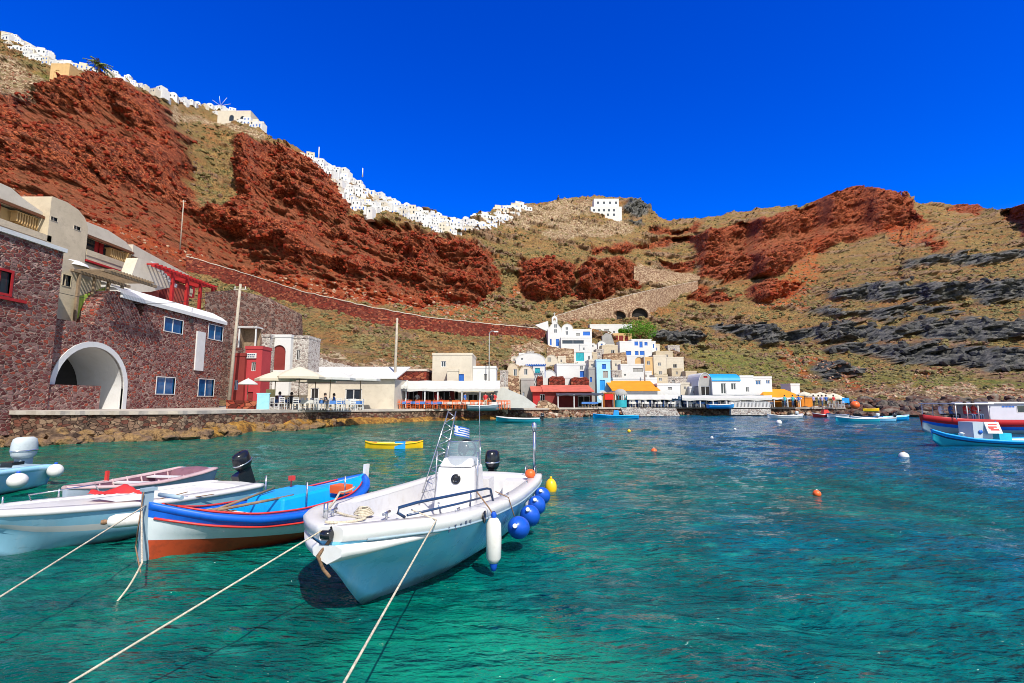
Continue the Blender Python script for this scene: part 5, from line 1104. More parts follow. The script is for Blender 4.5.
for i, x in enumerate(np.linspace(281, 356, 9)):
    table(x, 39.5 + (i % 3) * 1.3, 'wcanvas' if i % 2 else 'cloth_b', f"{'white' if i % 2 else 'blue'} clothed table under the cream parasols", 'tables under the parasols')
    for s_ in (-1, 1): chair(x + s_ * 4.6, 39.4 + (i % 3) * 1.3 - .2, 'white', s_ * -1.5, 'white wooden chair under the cream parasols', 'white chairs under the parasols')
for i, x in enumerate((274, 283, 296, 318, 340, 353)): chair(x, 37.6 + i * .4, 'white', 3.14 + .3 * (i % 3 - 1), 'white wooden chair at the quay edge below the parasols', 'white chairs at the quay edge')
person(279.5, 38.6, qz_at(280), 'sit', 'lilac', 'beige', 'seated person in lilac shirt under the left parasol', 2.6)
person(291, 39.6, qz_at(291), 'sit', 'black', 'black', 'seated person in black under the widest parasol', -2)
person(325, 40.5, qz_at(325), 'sit', 'black', 'blue', 'seated person in black shirt near the right parasol', 1.5)
person(333.5, 41.5, qz_at(333), 'sit', 'blue', 'black', 'seated person in dark blue shirt near the right parasol', -1.2)
mb = MB(); mb.box(-.45, .45, -.04, .04, .0, 1.15); mb.box(-.5, .5, -.05, .05, 1.12, 1.2); p = P(263, 405, 37.3); tag(mb.build('menu_board', M_plain('pale_blue_board', (.3, .62, .75)), None, (p.x, p.y, qz_at(263))), 'pale blue board standing on the quay left of the parasols', 'board')
p = P(270, 405, 38.2); rt = empty('entrance_sign', (p.x, p.y, qz_at(270)), 0, 'small yellow framed notice on posts left of the parasols', 'sign')
mb = MB(); mb.box(-.35, .35, -.03, .03, .9, 1.5); mb.build('panel', M_plain('sand_yellow', (.6, .5, .22)), rt); mb = MB(); mb.box(-.3, -.24, 0, .04, 0, .9); mb.box(.24, .3, 0, .04, 0, .9); mb.build('post', mt['wood'], rt)
mb = MB(); p = P(249, 368, 42.3); 
mb.box(-.5, .5, 0, .05, 0, .45); rt = tag(mb.build('house_sign', mt['white'], None, (p.x, 42.4, P(249, 357, 42.3).z - .1)), 'small white sign with dark lettering on the crimson house', 'sign')
mb = MB(); [mb.box(-.42 + i * .17, -.3 + i * .17, -.012, 0, .26, .36) for i in range(5)]; [mb.box(-.35 + i * .15, -.25 + i * .15, -.012, 0, .08, .17) for i in range(5)]; mb.build('lettering', mt['dkblue'], rt)
mb = MB(); mb.lathe([(.7, 0), (.6, .15), (.05, .55)], 8); p = P(248, 384, 40.5); rt = empty('small_parasol', (p.x, 40.5, qz_at(248)), 0, 'small white parasol in front of the crimson house', 'parasol'); mb = MB(); mb.lathe([(.75, 1.9), (.72, 2.0), (.4, 2.2), (.02, 2.4)], 8); mb.build('canopy', mt['wcanvas'], rt); mb = MB(); mb.tube([(0, 0, 0), (0, 0, 2.45)], .03); mb.build('pole', mt['wood'], rt)
slab_px('quay_parapet', 'low red rubble parapet on the quay below the crimson house', [(226, 400), (262, 401), (262, 409.5), (226, 409.5)], 37.5, .4, mt['stoner'])
# big canopy taverna
def canopy(name, label, px0, px1, yf, yb_, Yf, Yb, mat, posts, zq, th=.12, valance=.25):
    a, b, c, d = P(px0, yf, Yf), P(px1, yf, Yf), P(px1, yb_, Yb), P(px0, yb_, Yb); o = Vector(((a.x + b.x) / 2, Yf, zq)); rt = empty(name, o, 0, label, 'canopy')
    mb = MB(); q = [v - o for v in (a, b, c, d)]; up = Vector((0, 0, th)); N = 12; top = []; vs = []
    for i in range(N + 1):
        f = i / N; sg = -.06 * math.sin(f * math.pi * 4) ** 2
        p0 = q[0].lerp(q[1], f) + Vector((0, 0, sg)); p1 = q[3].lerp(q[2], f) + Vector((0, 0, sg)); vs += [p0 - Vector((0, 0, valance + .05 * math.sin(i * 2.1))), p0, p1, p1 - up, p0 - up * .5]
    mb.add(vs, [(i * 5 + k, i * 5 + 5 + k, i * 5 + 6 + k, i * 5 + 1 + k) for i in range(N) for k in range(4)]); mb.build('roof', mat, rt)
    for x in posts: p = P(x, yf, Yf + .1) - o; m = MB(); m.box(p.x - .06, p.x + .06, .08, .2, 0, p.z); m.build('post', mt['white'], rt)
    return rt
canopy('taverna_canopy', 'long white fabric canopy over the orange chairs', 402, 500, 388.5, 380.5, 53.5, 58, mt['wcanvas'], (406, 425, 438, 462, 480), 1.3)
canopy('taverna_side_canopy', 'grey white fabric canopy end above the pole side tables', 394, 408, 386, 380, 52.8, 56, mt['wcanvas'], (400,), 1.3)
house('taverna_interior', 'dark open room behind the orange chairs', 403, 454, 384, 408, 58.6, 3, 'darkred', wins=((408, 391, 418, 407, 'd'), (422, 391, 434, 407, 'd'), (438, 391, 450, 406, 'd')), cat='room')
for i, x in enumerate(np.linspace(392, 500, 16)):
    table(x + 1.5, 52.6 + (i % 2) * 1.5, 'cloth_b' if x < 440 else 'wcanvas', f"{'blue' if x < 440 else 'white'} clothed table under the long white canopy", 'tables under the long canopy')
for i, x in enumerate(np.linspace(390, 508, 40)):
    chair(x, 51.4 + (i % 3) * 1.3 + .3, 'chair_o', 3.14 * (i % 2) + g.uniform(-.5, .5), 'orange wooden chair under the long white canopy', 'orange taverna chairs')
for (x, Yp, po, sh, pa, lab, rz) in ((406, 54.5, 'sit', 'teal', 'blue', 'seated guest in teal shirt at the left end of the long canopy', 0), (417, 56, 'stand', 'white', 'black', 'standing waiter in white shirt under the long canopy', .5), (437, 54.2, 'stand', 'red', 'black', 'standing person in red shirt beside the canopy post', 0), (441, 54.8, 'sit', 'red', 'black', 'seated person in red shirt right of the standing one', 1), (450, 55.5, 'sit', 'black', 'blue', 'seated person in black shirt under the canopy', 0), (465, 53.2, 'stand', 'blue', 'blue', 'standing person in blue shirt beside the right canopy post', 1.2), (485.5, 52.6, 'stand', 'red', 'beige', 'person in red shirt right of the canopy, left of a black clad person', 0), (491.5, 52.8, 'stand', 'black', 'black', 'person in black between two people in red', .4), (494.5, 53, 'stand', 'red', 'black', 'person in red shirt right of the black clad person', -.4)):
    person(x, Yp, qz_at(x), po, sh, pa, lab, rz)
slab_px('white_tarp', 'white tarp stretched down to the quay beside the red roof taverna', [(494, 391), (503, 387), (512, 391), (524, 396), (537, 405.5), (533, 408), (494, 408)], 56.5, 3.5, mt['wcanvas'], 'tarp')
slab_px('stone_heap', 'heap of pale stones beside the maroon taverna', [(536, 409), (539, 401), (546, 400), (556, 405), (560, 410)], 63.5, 1.5, mt['stonep'], 'stones')
# red taverna extras
canopy('red_taverna_canopy', 'dark framed canopy along the maroon taverna', 556, 604, 394.5, 392.8, 66.5, 70.8, mt['dkmetal'], (558, 574, 602), 1.2, valance=.12)
for x in (585, 588, 591, 594): table(x, 67.5, 'cloth_b', 'blue clothed table under the maroon taverna canopy', 'tables by the maroon taverna')
rt = empty('satellite_dish', P(603, 396, 76), 0, 'white round dish below the pale blue tower', 'dish'); mb = MB(); mb.lathe([(.02, 0), (.4, .06), (.75, .22)], 20, M=Matrix.Rotation(R(80), 4, 'X')); mb.build('reflector', mt['white'], rt); mb = MB(); mb.tube([(0, .1, -1.5), (0, .1, 0)], .05); mb.build('mast', mt['dkmetal'], rt)
rt = empty('orange_kiosk', (P(609, 400, 69.5).x, 69.5, 1.2), 0, 'orange framed kiosk with a red sign beside the teal hut', 'kiosk')
for s_ in (-.75, .65): mb = MB(); mb.box(s_, s_ + .1, 0, .1, 0, 1.9); mb.build('post', mt['orangew'], rt)
mb = MB(); mb.box(-.8, .8, -.1, 1.2, 1.9, 2.02); mb.build('roof', mt['orangew'], rt); mb = MB(); mb.box(-.6, .6, -.05, 0, 1.05, 1.8); mb.build('sign', M_plain('red_sign', (.75, .02, .01)), rt); mb = MB(); mb.box(-.7, .7, 1.1, 1.2, 0, 1.9); mb.build('back', mt['darkred'], rt)
rt = empty('teal_hut', (P(620.5, 400, 70).x, 70, 1.2), 0, 'round grey domed hut with teal base beside the orange kiosk', 'hut'); mb = MB(); mb.lathe([(.85, 0), (.85, 1.0)], 16); mb.build('base', mt['teal'], rt)
mb = MB(); mb.lathe([(1.0, 1.75), (.95, 1.95), (.7, 2.3), (.35, 2.5), (.01, 2.55)], 16); mb.build('roof', mt['grey'], rt)
for i in range(6): mb = MB(); a = i * 1.05; mb.tube([(.8 * math.cos(a), .8 * math.sin(a), 1), (.8 * math.cos(a), .8 * math.sin(a), 1.8)], .05, 6); mb.build('post', mt['teal'], rt)
canopy('white_awning', 'white awning in front of the orange tiled roof', 627, 678, 398.8, 394.5, 70.5, 74.5, mt['wcanvas'], (630, 645, 660, 675), 1.2, valance=.12)
canopy('long_flat_canopy', 'long flat white canopy below the blue roof house', 682, 772, 398, 395.2, 69.5, 76, mt['wcanvas'], (687, 700, 713, 726, 740, 754), 1.2, valance=.3)
canopy('dark_gap_canopy', 'small dark canopy between the two white awnings', 672, 686, 398.5, 397, 70.5, 75, mt['dkblue'], (680,), 1.2)
canopy('hip_house_canopy', 'white canopy edge under the orange hip roof', 764, 802, 398.5, 397.3, 71, 75.5, mt['white'], (774, 787.5, 800), 1.2, valance=.1)
house('canopy_back_shade', 'room front painted in dark blue shade behind the long flat canopy', 682, 764, 396.5, 408, 76.2, 2, 'dkblue', wins=((705, 399, 712, 407, 'd'), (738, 399, 746, 407, 'g')), cat='room')  # dark blue wall colour stands for the shade under the canopy
house('awning_back_shade', 'thin front painted in dark blue shade below the white awning', 627, 680, 398, 408, 74.6, .3, 'dkblue', cat='room')  # thin dark sheet painting the shade under the awning
for i, x in enumerate(np.linspace(632, 677, 8)): table(x, 70.8 + (i % 2), 'wcanvas', 'white clothed table below the white awning', 'tables below the white awning'); chair(x + 2, 70.2, 'white', .3 * i, 'white chair below the white awning', 'white chairs below the awning'); chair(x - 2, 71.2, 'blue', 3 + .3 * i, 'blue chair below the white awning', 'blue chairs below the awning')
for i, x in enumerate(np.linspace(688, 768, 14)): table(x, 70.6 + (i % 2) * 1.4, 'cloth_b' if i % 3 else 'wcanvas', f"{'blue' if i % 3 else 'white'} clothed table below the long flat canopy", 'tables below the long flat canopy'); chair(x + 1.8, 70.0, 'white', .4 * i, 'white chair below the long flat canopy', 'white chairs below the flat canopy'); chair(x - 2, 70.9 + (i % 2), 'blue', 2 + .4 * i, 'blue chair below the long flat canopy', 'blue chairs below the flat canopy')
# white balustrade
rt = empty('white_balustrade', (P(750, 405, 69).x, 69, 1.15), 0, 'low white balustrade along the water below the flat canopy', 'railing')
hw = (P(771, 405, 69).x - P(731, 405, 69).x) / 2; mb = MB(); mb.box(-hw, hw, 0, .12, .72, .82); mb.box(-hw, hw, 0, .12, .0, .08)
for i in range(30): x = -hw + 2 * hw * i / 29; mb.box(x - .05, x + .05, .02, .1, .08, .72)
mb.build('rail', mt['white'], rt)
slab_px('sea_wall', 'whitewashed rubble sea wall below the flat canopy', [(731, 409), (771, 409), (771, 415), (731, 415)], 68.4, .5, mt['stonew'])
slab_px('sea_wall', 'white and grey rubble sea wall below the white awning', [(621, 408.3), (676, 408.3), (680, 416), (624, 416)], 67.0, .6, mt['stonew'])
for (x, Yp, sh, pa, lab) in ((785, 71, 'teal', 'blue', 'person in teal shirt under the orange hip roof'), (793, 71, 'teal', 'blue', 'person in teal at the right post of the orange house'), (799, 70.5, 'blue', 'beige', 'person in blue on the jetty, left one'), (814, 70, 'lilac', 'black', 'person in lilac shirt on the jetty'), (819, 70.3, 'white', 'blue', 'person in white shirt on the jetty'), (822.5, 69.8, 'lilac', 'blue', 'person in lilac and denim at the jetty parasols'), (826.5, 70.4, 'blue', 'black', 'person in blue shirt at the jetty parasols'), (834, 70, 'red', 'beige', 'person in red shirt at the right end of the jetty')):
    person(x, Yp, qz_at(x), 'stand', sh, pa, lab, g.uniform(-1, 1))
for i, (x, y, Yp) in enumerate(((804, 391.5, 74), (813, 393, 73), (820, 392, 74), (827, 394, 73), (833, 393, 74.5), (838, 395.5, 73))):
    umbrella(x, y, Yp, 2.2, 'small cream parasol on the jetty right of the orange house', group='parasols on the jetty')
for i, x in enumerate((830, 834, 838, 842)): chair(x, 70.2, 'white', i, 'white chair at the right end of the jetty', 'white chairs on the jetty')
mb = MB(); mb.box(-.5, .5, -.03, .03, .6, 1.3); mb.box(-.45, -.4, -.02, .02, 0, .6); mb.box(.4, .45, -.02, .02, 0, .6); p = P(846, 405, 71); tag(mb.build('blue_board', mt['skyblue'], None, (p.x, 71, 1.2)), 'blue board standing at the right end of the jetty', 'board')
# ---------------------------------------------------------------- boats
def gloss(name, c, rough=.25, dirt=None, var=.04):
    if 'hull' not in name: return M_plain(name, c, rough, .5, var, 2.5, .0, dirt=dirt)
    t = NT(name); n = t.noise(2.5, 5); col = t.ramp(n, [(.3, tuple(x * .93 for x in c)), (.7, tuple(min(x * 1.06, 1) for x in c))])
    if dirt: col = t.mix(t.ramp(t.noise(4, 6, .7, co=t.scale((1, 1, .35))), [(.5, .0), (.74, dirt[1])]), col, dirt[0])
    sp_ = t.n('ShaderNodeSeparateXYZ'); t.l(t.co, sp_.inputs[0]); zz = t.math('ADD', sp_.outputs[2], t.math('MULTIPLY', t.math('SUBTRACT', t.noise(6, 4, .7), .5), .12))
    col = t.mix(t.ramp(zz, [(.03, .6), (.09, 0.)]), col, (.14, .18, .10))      # weed line
    sc_r = t.noise(9, 3, .8, co=t.scale((.25, 1, 3))); col = t.mix(t.ramp(sc_r, [(.62, .0), (.68, .35)]), col, tuple(x * .55 for x in c))
    return t.fin(col, t.ramp(n, [(.3, rough), (.7, rough + .15)]), None, .5)
G = {}
G['gel'] = gloss('white_gelcoat', (.70, .69, .67), .3, ((.5, .44, .36), .22)); G['gelw'] = gloss('offwhite_liner', (.68, .665, .65), .5, ((.42, .36, .3), .3))
G['hullb'] = gloss('sky_blue_hull', (.24, .66, .90), .22, ((.6, .82, .88), .5)); G['hullp'] = gloss('pale_blue_hull', (.30, .60, .76), .3, ((.6, .7, .72), .5))
G['hullw'] = gloss('chalky_white_hull', (.62, .68, .70), .5, ((.25, .42, .5), .5)); G['cobalt'] = gloss('cobalt_hull', (.005, .12, .62), .35, ((.0, .03, .25), .4)); G['azure'] = gloss('azure_deck', (.0, .36, .80), .45, ((.0, .16, .5), .4))
G['antif'] = gloss('red_antifouling', (.48, .06, .012), .7, ((.15, .03, .01), .6)); G['redp'] = gloss('red_trim', (.62, .04, .03), .4); G['blk'] = gloss('black_cowl', (.012, .014, .018), .22); G['grycowl'] = gloss('pale_grey_cover', (.5, .55, .55), .7, ((.3, .36, .36), .5))
G['pink'] = gloss('faded_pink_wood', (.55, .38, .38), .7, ((.3, .14, .14), .6)); G['pinkh'] = gloss('greyish_lilac_hull', (.36, .42, .50), .6, ((.6, .58, .56), .4)); G['plum'] = gloss('plum_frames', (.22, .10, .13), .7, ((.08, .03, .04), .5))
G['yel'] = gloss('yellow_plastic', (.85, .52, .01), .35); G['ora'] = gloss('orange_plastic', (.85, .13, .02), .4); G['fblue'] = gloss('blue_fender_vinyl', (.01, .09, .55), .35); G['fwhite'] = gloss('white_fender_vinyl', (.74, .72, .68), .4, ((.4, .33, .25), .35))
G['rope'] = M_plain('pale_rope', (.55, .48, .36), .9, .1, .35, 40, .004, 160); G['ropeb'] = M_plain('brown_rope', (.25, .15, .09), .9, .1, .35, 40); G['navy'] = gloss('navy_tube', (.02, .05, .12), .3); G['greyb'] = gloss('grey_blue_paint', (.30, .40, .46), .5); G['turq'] = gloss('turquoise_hull', (.02, .42, .50), .4)
gt = NT('smoked_windscreen'); gt.b.inputs['Base Color'].default_value = (.30, .38, .44, 1); gt.b.inputs['Roughness'].default_value = .05; gt.b.inputs['Alpha'].default_value = .42; G['screen'] = gt.mat
def smooth_st(st, n=44):
    st = np.array(st, float); s = st[:, 0]; q = np.linspace(0, 1, n); S_ = s[0] + (s[-1] - s[0]) * q**1.25; out = [S_]
    for k in range(1, st.shape[1]):
        y = st[:, k]; h = np.diff(s); d = np.diff(y) / h; m = np.zeros(len(s)); m[1:-1] = np.where(d[:-1] * d[1:] > 0, 2 * d[:-1] * d[1:] / (d[:-1] + d[1:] + 1e-12), 0); m[0] = d[0]; m[-1] = d[-1]
        i = np.clip(np.searchsorted(s, S_, 'right') - 1, 0, len(h) - 1); t_ = (S_ - s[i]) / h[i]; H_ = h[i]
        out.append((2 * t_**3 - 3 * t_**2 + 1) * y[i] + (t_**3 - 2 * t_**2 + t_) * H_ * m[i] + (-2 * t_**3 + 3 * t_**2) * y[i + 1] + (t_**3 - t_**2) * H_ * m[i + 1])
    return np.array(out).T
def loft(rows, mats=None, smooth=True, close_end=True, mirror=True):
    """rows: list over stations of list of (x,y,z) half-section points from centre line outward"""
    mb = MB(); n = len(rows); k = len(rows[0])
    for sgn in ((1, -1) if mirror else (1,)):
        vs = [(x, y * sgn, z) for r in rows for x, y, z in r]
        for j in range(k - 1):
            mb.add([vs[i * k + j + d] for i in range(n) for d in (0, 1)], [(i * 2, i * 2 + 2, i * 2 + 3, i * 2 + 1) for i in range(n - 1)], mats[j] if mats else 0, smooth)
    if close_end:
        for e in (0, n - 1): r = rows[e]; mb.add([(x, y, z) for x, y, z in r] + [(x, -y, z) for x, y, z in r[::-1]], [list(range(2 * k))], mats[-1] if mats else 0)
    return mb
def weld(o):
    bm = bmesh.new(); bm.from_mesh(o.data); bmesh.ops.remove_doubles(bm, verts=bm.verts[:], dist=.0008); bmesh.ops.recalc_face_normals(bm, faces=bm.faces[:]); bm.to_mesh(o.data); bm.free(); return o
def boat(name, label, bow, stern, st, hmats, hrow, band=.12, bandmat=None, gw=.16, zfloor=.2, deck_s=.8, aft_s=None, liner=None, gun=None, cat='boat', group=None, transom=True):
    """bow/stern: world points at gunwale ends. st rows: (s from bow 0..1, half beam, z gunwale, half chine, z chine, z keel)"""
    d = Vector((bow.x - stern.x, bow.y - stern.y, 0)); L = d.length; rz = math.atan2(d.y, d.x); c = (bow + stern) / 2
    rt = empty(name, (c.x, c.y, 0), rz, label, cat, group); A = smooth_st([(r[0] * L,) + tuple(r[1:]) for r in st]); X = L / 2 - A[:, 0]
    rows = []
    for x, (s, bg, zg, bc, zc, zk) in zip(X, A):
        zb = zg - band
        def side(f): b = bc + (bg - bc) * (f ** .8); return (x, b, zc + (zb - zc) * f)
        rows.append([(x, 0, zk), (x, bc * .55, zk + (zc - zk) * .4), (x, bc, zc), side(.25), side(.5), side(.75), side(1.0)])
    weld(loft(rows, hrow).build('hull', hmats, rt))
    rows = []   # gunwale band + cap
    for x, (s, bg, zg, bc, zc, zk) in zip(X, A):
        w_ = min(gw, bg * .8); b2 = bg + .025
        rows.append([(x, bg, zg - band), (x, b2, zg - band + .01), (x, b2 + .012, zg - .03), (x, b2 - .02, zg), (x, max(bg - w_, .0), zg + .005), (x, max(bg - w_ - .01, 0), zg - .04)])
    weld(loft(rows, None, True, True).build('gunwale', bandmat or liner, rt))
    rows = []   # inner liner with raised fore and aft decks
    for x, (s, bg, zg, bc, zc, zk) in zip(X, A):
        w_ = min(gw, bg * .8); bi = max(bg - w_, 0); f = np.clip((s - deck_s) / .18, 0, 1); a = 1.0
        if aft_s is not None: f = min(f, np.clip((L - aft_s - s) / .15, 0, 1))
        zf = (zg - .02) * (1 - f) + max(zfloor, zc + .03) * f; bf = bi * (1 - f) + min(bi * .93, bc * .96 + .04) * f
        rows.append([(x, 0, zf + .03 * (1 - f)), (x, bf * .6, zf + .018 * (1 - f)), (x, bf, zf), (x, bi, zg - .0)])
    weld(loft(rows, None, False, False).build('deck', liner, rt))
    if transom:
        s, bg, zg, bc, zc, zk = A[-1]; mb = MB(); x = X[-1]; o = [(-bg, zg - .01), (-bc, zc), (0, zk), (bc, zc), (bg, zg - .01)]
        mb.add([(x - .01, y, z) for y, z in o] + [(x + .06, y * .97, z) for y, z in o], [list(range(5)), list(range(5, 10))[::-1]] + [(i, (i + 1) % 5, (i + 1) % 5 + 5, i + 5) for i in range(5)]); mb.build('transom', hmats[-1] if isinstance(hmats, list) else hmats, rt)
    def at(s, y=0, z=0): return Vector((L / 2 - s, y, z))
    rt['_L'] = L; del rt['_L']
    return rt, A, at, L
def to_world(rt, v): return Matrix.Translation(rt.location) @ Matrix.Rotation(rt.rotation_euler.z, 4, 'Z') @ v
def outboard(rt, pos, s=1.0, cowl='blk', tilt=0.0, band=None, rz=0):
    """motor hung on the transom; pos = bracket point; -x is aft"""
    root = bpy.data.objects.new('outboard_motor', None); COL.objects.link(root); root.parent = rt; root.location = pos; root.rotation_euler = (0, tilt, rz); root.empty_display_size = .1
    M = Matrix.Scale(s, 4); prof = [(.02, .62), (.12, .615), (.17, .58), (.19, .5), (.2, .36), (.185, .26), (.15, .2), (.02, .18)]
    mb = MB(); mb.lathe(prof, 20, (-.28 * s, 0, 0), 0, M @ Matrix.Diagonal((1.25, .85, 1, 1))); mb.build('cowl', G[cowl], root)
    mb = MB(); mb.box(-.42 * s, -.16 * s, -.07 * s, .07 * s, -.5 * s, .2 * s); mb.box(-.5 * s, -.12 * s, -.05 * s, .05 * s, -.78 * s, -.5 * s); mb.build('leg', G['blk' if cowl != 'grycowl' else 'greyb'], root)
    mb = MB(); mb.box(-.2 * s, .05 * s, -.12 * s, .12 * s, -.12 * s, .14 * s); mb.build('bracket', G['blk'], root)
    mb = MB(); c = Vector((-.56 * s, 0, -.68 * s)); 
    for k in range(3): a = k * 2.094; u_ = Vector((0, math.cos(a), math.sin(a))); v_ = Vector((.4, -math.sin(a) * .9, math.cos(a) * .9)).normalized(); mb.add([c, c + u_ * .06 * s + v_ * .05 * s, c + u_ * .15 * s, c + u_ * .08 * s - v_ * .06 * s], [(0, 1, 2, 3)])
    mb.build('propeller', mt['metal'], root)
    mb = MB(); mb.lathe([(.193, .33), (.205, .335), (.205, .36), (.19, .365)], 20, (-.28 * s, 0, 0), 0, M @ Matrix.Diagonal((1.27, .87, 1, 1))); mb.build('stripe', mt['metal'], root)
    return root
def rope(pts, r, label, mat='rope', sag=0.0, n=20, cat='rope'):
    pts = [Vector(p) for p in pts]; P_ = []
    for i in range(len(pts) - 1):
        for k in range(n):
            f = k / n; q = pts[i].lerp(pts[i + 1], f); q.z -= sag * 4 * f * (1 - f); P_.append(q)
    P_.append(pts[-1]); o = P_[0].copy(); mb = MB(); mb.tube([q - o for q in P_], r, 7); return tag(mb.build('rope', G[mat], None, o), label, cat)
def ballf(p, r, label, mat, sz=1.15, grp=None, cat='fender', eye='fblue', M=None):
    rt = empty('fender', p, 0, label, cat, grp); mb = MB(); mb.ball((0, 0, 0), r, 22, 0, M, sz); mb.build('body', G[mat], rt); q = (M or Matrix()) @ Vector((0, 0, r * sz)); mb = MB(); mb.tube([q * .95, q * 1.2], r * .2, 8); mb.build('eye', G[eye], rt); return rt
# ===== B1 white and sky-blue console boat =====
bow, stern = Vector((-1.78, 5.1, 0)), Vector((-.42, 11.6, 0))
st1 = [(0, .10, .96, .02, .62, .60), (.03, .34, .95, .04, .55, .42), (.06, .52, .94, .07, .46, .22), (.11, .76, .91, .16, .34, -.05), (.2, .99, .86, .45, .18, -.22), (.33, 1.09, .78, .78, .1, -.3), (.6, 1.18, .66, .98, .04, -.3), (.85, 1.16, .60, 1.0, .02, -.28), (1., 1.08, .58, .96, .02, -.25)]
B1, A1, at1, L1 = boat('motorboat', 'white and sky blue motorboat with centre console and steel bow rail', bow, stern, st1, [G['hullb']], [0] * 7, .14, G['gel'], .2, .24, .75, .45, G['gelw'])
# moulded spray lip under the bow
rows = []
for i in range(20):
    f = i / 19; s = f * .95; q = [np.interp(s, A1[:, 0], A1[:, k]) for k in range(1, 6)]; zb = q[1] - .14; b = q[2] + (q[0] - q[2]) * .93
    th = .10 * (1 - f**2); p = at1(s - .05 * (1 - f)); rows.append([(p.x, max(b - .02, 0), zb - .02), (p.x, b + th * .6, zb - .05 * (1 - f)), (p.x, b + th * .55, zb - .12 * (1 - f * .7)), (p.x, max(b - .1, 0), zb - .2 * (1 - f * .8))])
weld(loft(rows, None, True, True).build('spray_lip', G['gel'], B1))
mb = MB(); mb.tube([at1(0.06, 0, .93), at1(-.07, 0, .90)], .028, 8); mb.tube([at1(-.07, -.05, .90), at1(-.07, .05, .90)], .045, 10); mb.build('bow_roller', G['blk'], B1)
for y in (.32, -.32): mb = MB(); mb.tube([at1(.55, y, .93), at1(.55, y, .99)], .015); mb.tube([at1(.47, y, .99), at1(.63, y, .99)], .016); mb.build('cleat', mt['metal'], B1)
mb = MB(); mb.tube([at1(.38, -.3, .94), at1(.38, -.3, 1.10)], .025); mb.build('mooring_post', mt['metal'], B1)
def bz(s, k): return float(np.interp(s, A1[:, 0], A1[:, k]))
pr = [at1(.62, .5, .94), at1(.53, .46, 1.0), at1(.56, .46, 1.05), at1(.8, .56, 1.06), at1(1.6, .80, 1.02), at1(2.45, .94, .95), at1(2.58, .96, .92), at1(2.62, .99, bz(2.62, 2))]
mb = MB(); mb.tube(pr, .017, 8); mb.build('rail', G['navy'], B1)
mb = MB(); mb.tube([at1(.62, .53, .96), at1(1.5, .86, .93), at1(2.5, .99, .85)], .014, 8); mb.build('boat_hook', G['navy'], B1)
for s in (1.15, 1.95): mb = MB(); mb.tube([at1(s, .84 if s > 1.5 else .72, bz(s, 2)), at1(s, .86 if s > 1.5 else .69, 1.0)], .013); mb.build('rail_post', mt['metal'], B1)
# cleat plates on the topside, small name marks
mb = MB(); p = at1(1.75, bz(1.75, 1) + .037, bz(1.75, 2) - .1); mb.lathe([(.001, 0), (.07, .0), (.08, .012), (.03, .018), (.001, .018)], 16, p, 0, Matrix.Rotation(R(-90), 4, 'X'), sy=1); mb.build('deck_vent', G['blk'], B1)
mb = MB()
for i in range(5): p = at1(.95 + i * .1, bz(.95 + i * .1, 1) + .032, bz(.95, 2) - .14); mb.box(p.x - .03, p.x + .02, p.y - .004, p.y + .004, p.z - .03, p.z + .02 + .01 * (i % 2))
mb.build('registration_marks', G['navy'], B1)
mb = MB()
for i in range(9): s = 5.6 - i * .16; p = at1(s, bz(s, 3) + (bz(s, 1) - bz(s, 3)) * .9 + .012, bz(s, 2) - .27); mb.box(p.x - .05, p.x + .04, p.y - .004, p.y + .006, p.z - .035, p.z + .035 * (1 if i % 3 else .2))
mb.build('lettering', G['gel'], B1)
# inner seat steps
mb = MB(); mb.box(at1(2.0).x, at1(1.5).x, -.5, .5, .3, .56); mb.build('bow_seat', G['gelw'], B1)
mb = MB(); mb.box(at1(3.1).x, at1(2.1).x, -.98, -.70, .24, .42); mb.build('side_locker', G['gelw'], B1)
mb = MB(); mb.box(at1(6.6).x, at1(6.05).x, -.95, .95, .24, .5); mb.build('aft_seat', G['gel'], B1)
mb = MB(); mb.box(at1(6.05).x, at1(5.6).x, .45, .95, .24, .56); mb.build('aft_box', G['gelw'], B1)
# console
cx_ = at1(4.15).x
def cbox(x0, x1, x2, x3, y0, y1, z0, z1): return [(x0, -y0, z0), (x1, -y0, z0), (x1, y0, z0), (x0, y0, z0), (x2, -y1, z1), (x3, -y1, z1), (x3, y1, z1), (x2, y1, z1)]
BF = [(0, 1, 2, 3), (4, 5, 6, 7), (0, 1, 5, 4), (1, 2, 6, 5), (2, 3, 7, 6), (3, 0, 4, 7)]
con = empty('console', (0, 0, 0)); con.parent = B1
mb = MB(); mb.add(cbox(cx_ - .38, cx_ + .38, cx_ - .34, cx_ + .26, .37, .33, .24, 1.04), BF); ob = mb.build('body', G['gel'], con); bv = ob.modifiers.new('b', 'BEVEL'); bv.width = .05; bv.segments = 3
mb = MB(); mb.add(cbox(cx_ - .28, cx_ + .28, cx_ - .2, cx_ + .14, .30, .26, 1.04, 1.18), BF); ob = mb.build('dashboard', G['gelw'], con); bv = ob.modifiers.new('b', 'BEVEL'); bv.width = .03; bv.segments = 2
vs = []; n = 12
for i in range(n + 1):
    a = R(-100 + 200 * i / n); vs += [(cx_ - .1 + .36 * math.cos(a), .34 * math.sin(a), 1.06), (cx_ - .22 + .30 * math.cos(a), .29 * math.sin(a), 1.46)]
mb = MB(); mb.add(vs, [(i * 2, i * 2 + 2, i * 2 + 3, i * 2 + 1) for i in range(n)], 0, True); mb.build('windscreen', G['screen'], con)
mb = MB(); mb.tube([vs[i * 2 + 1] for i in range(n + 1)], .012, 6); mb.tube([vs[0], vs[1]], .012, 6); mb.tube([vs[-2], vs[-1]], .012, 6); mb.build('windscreen_frame', mt['metal'], con)
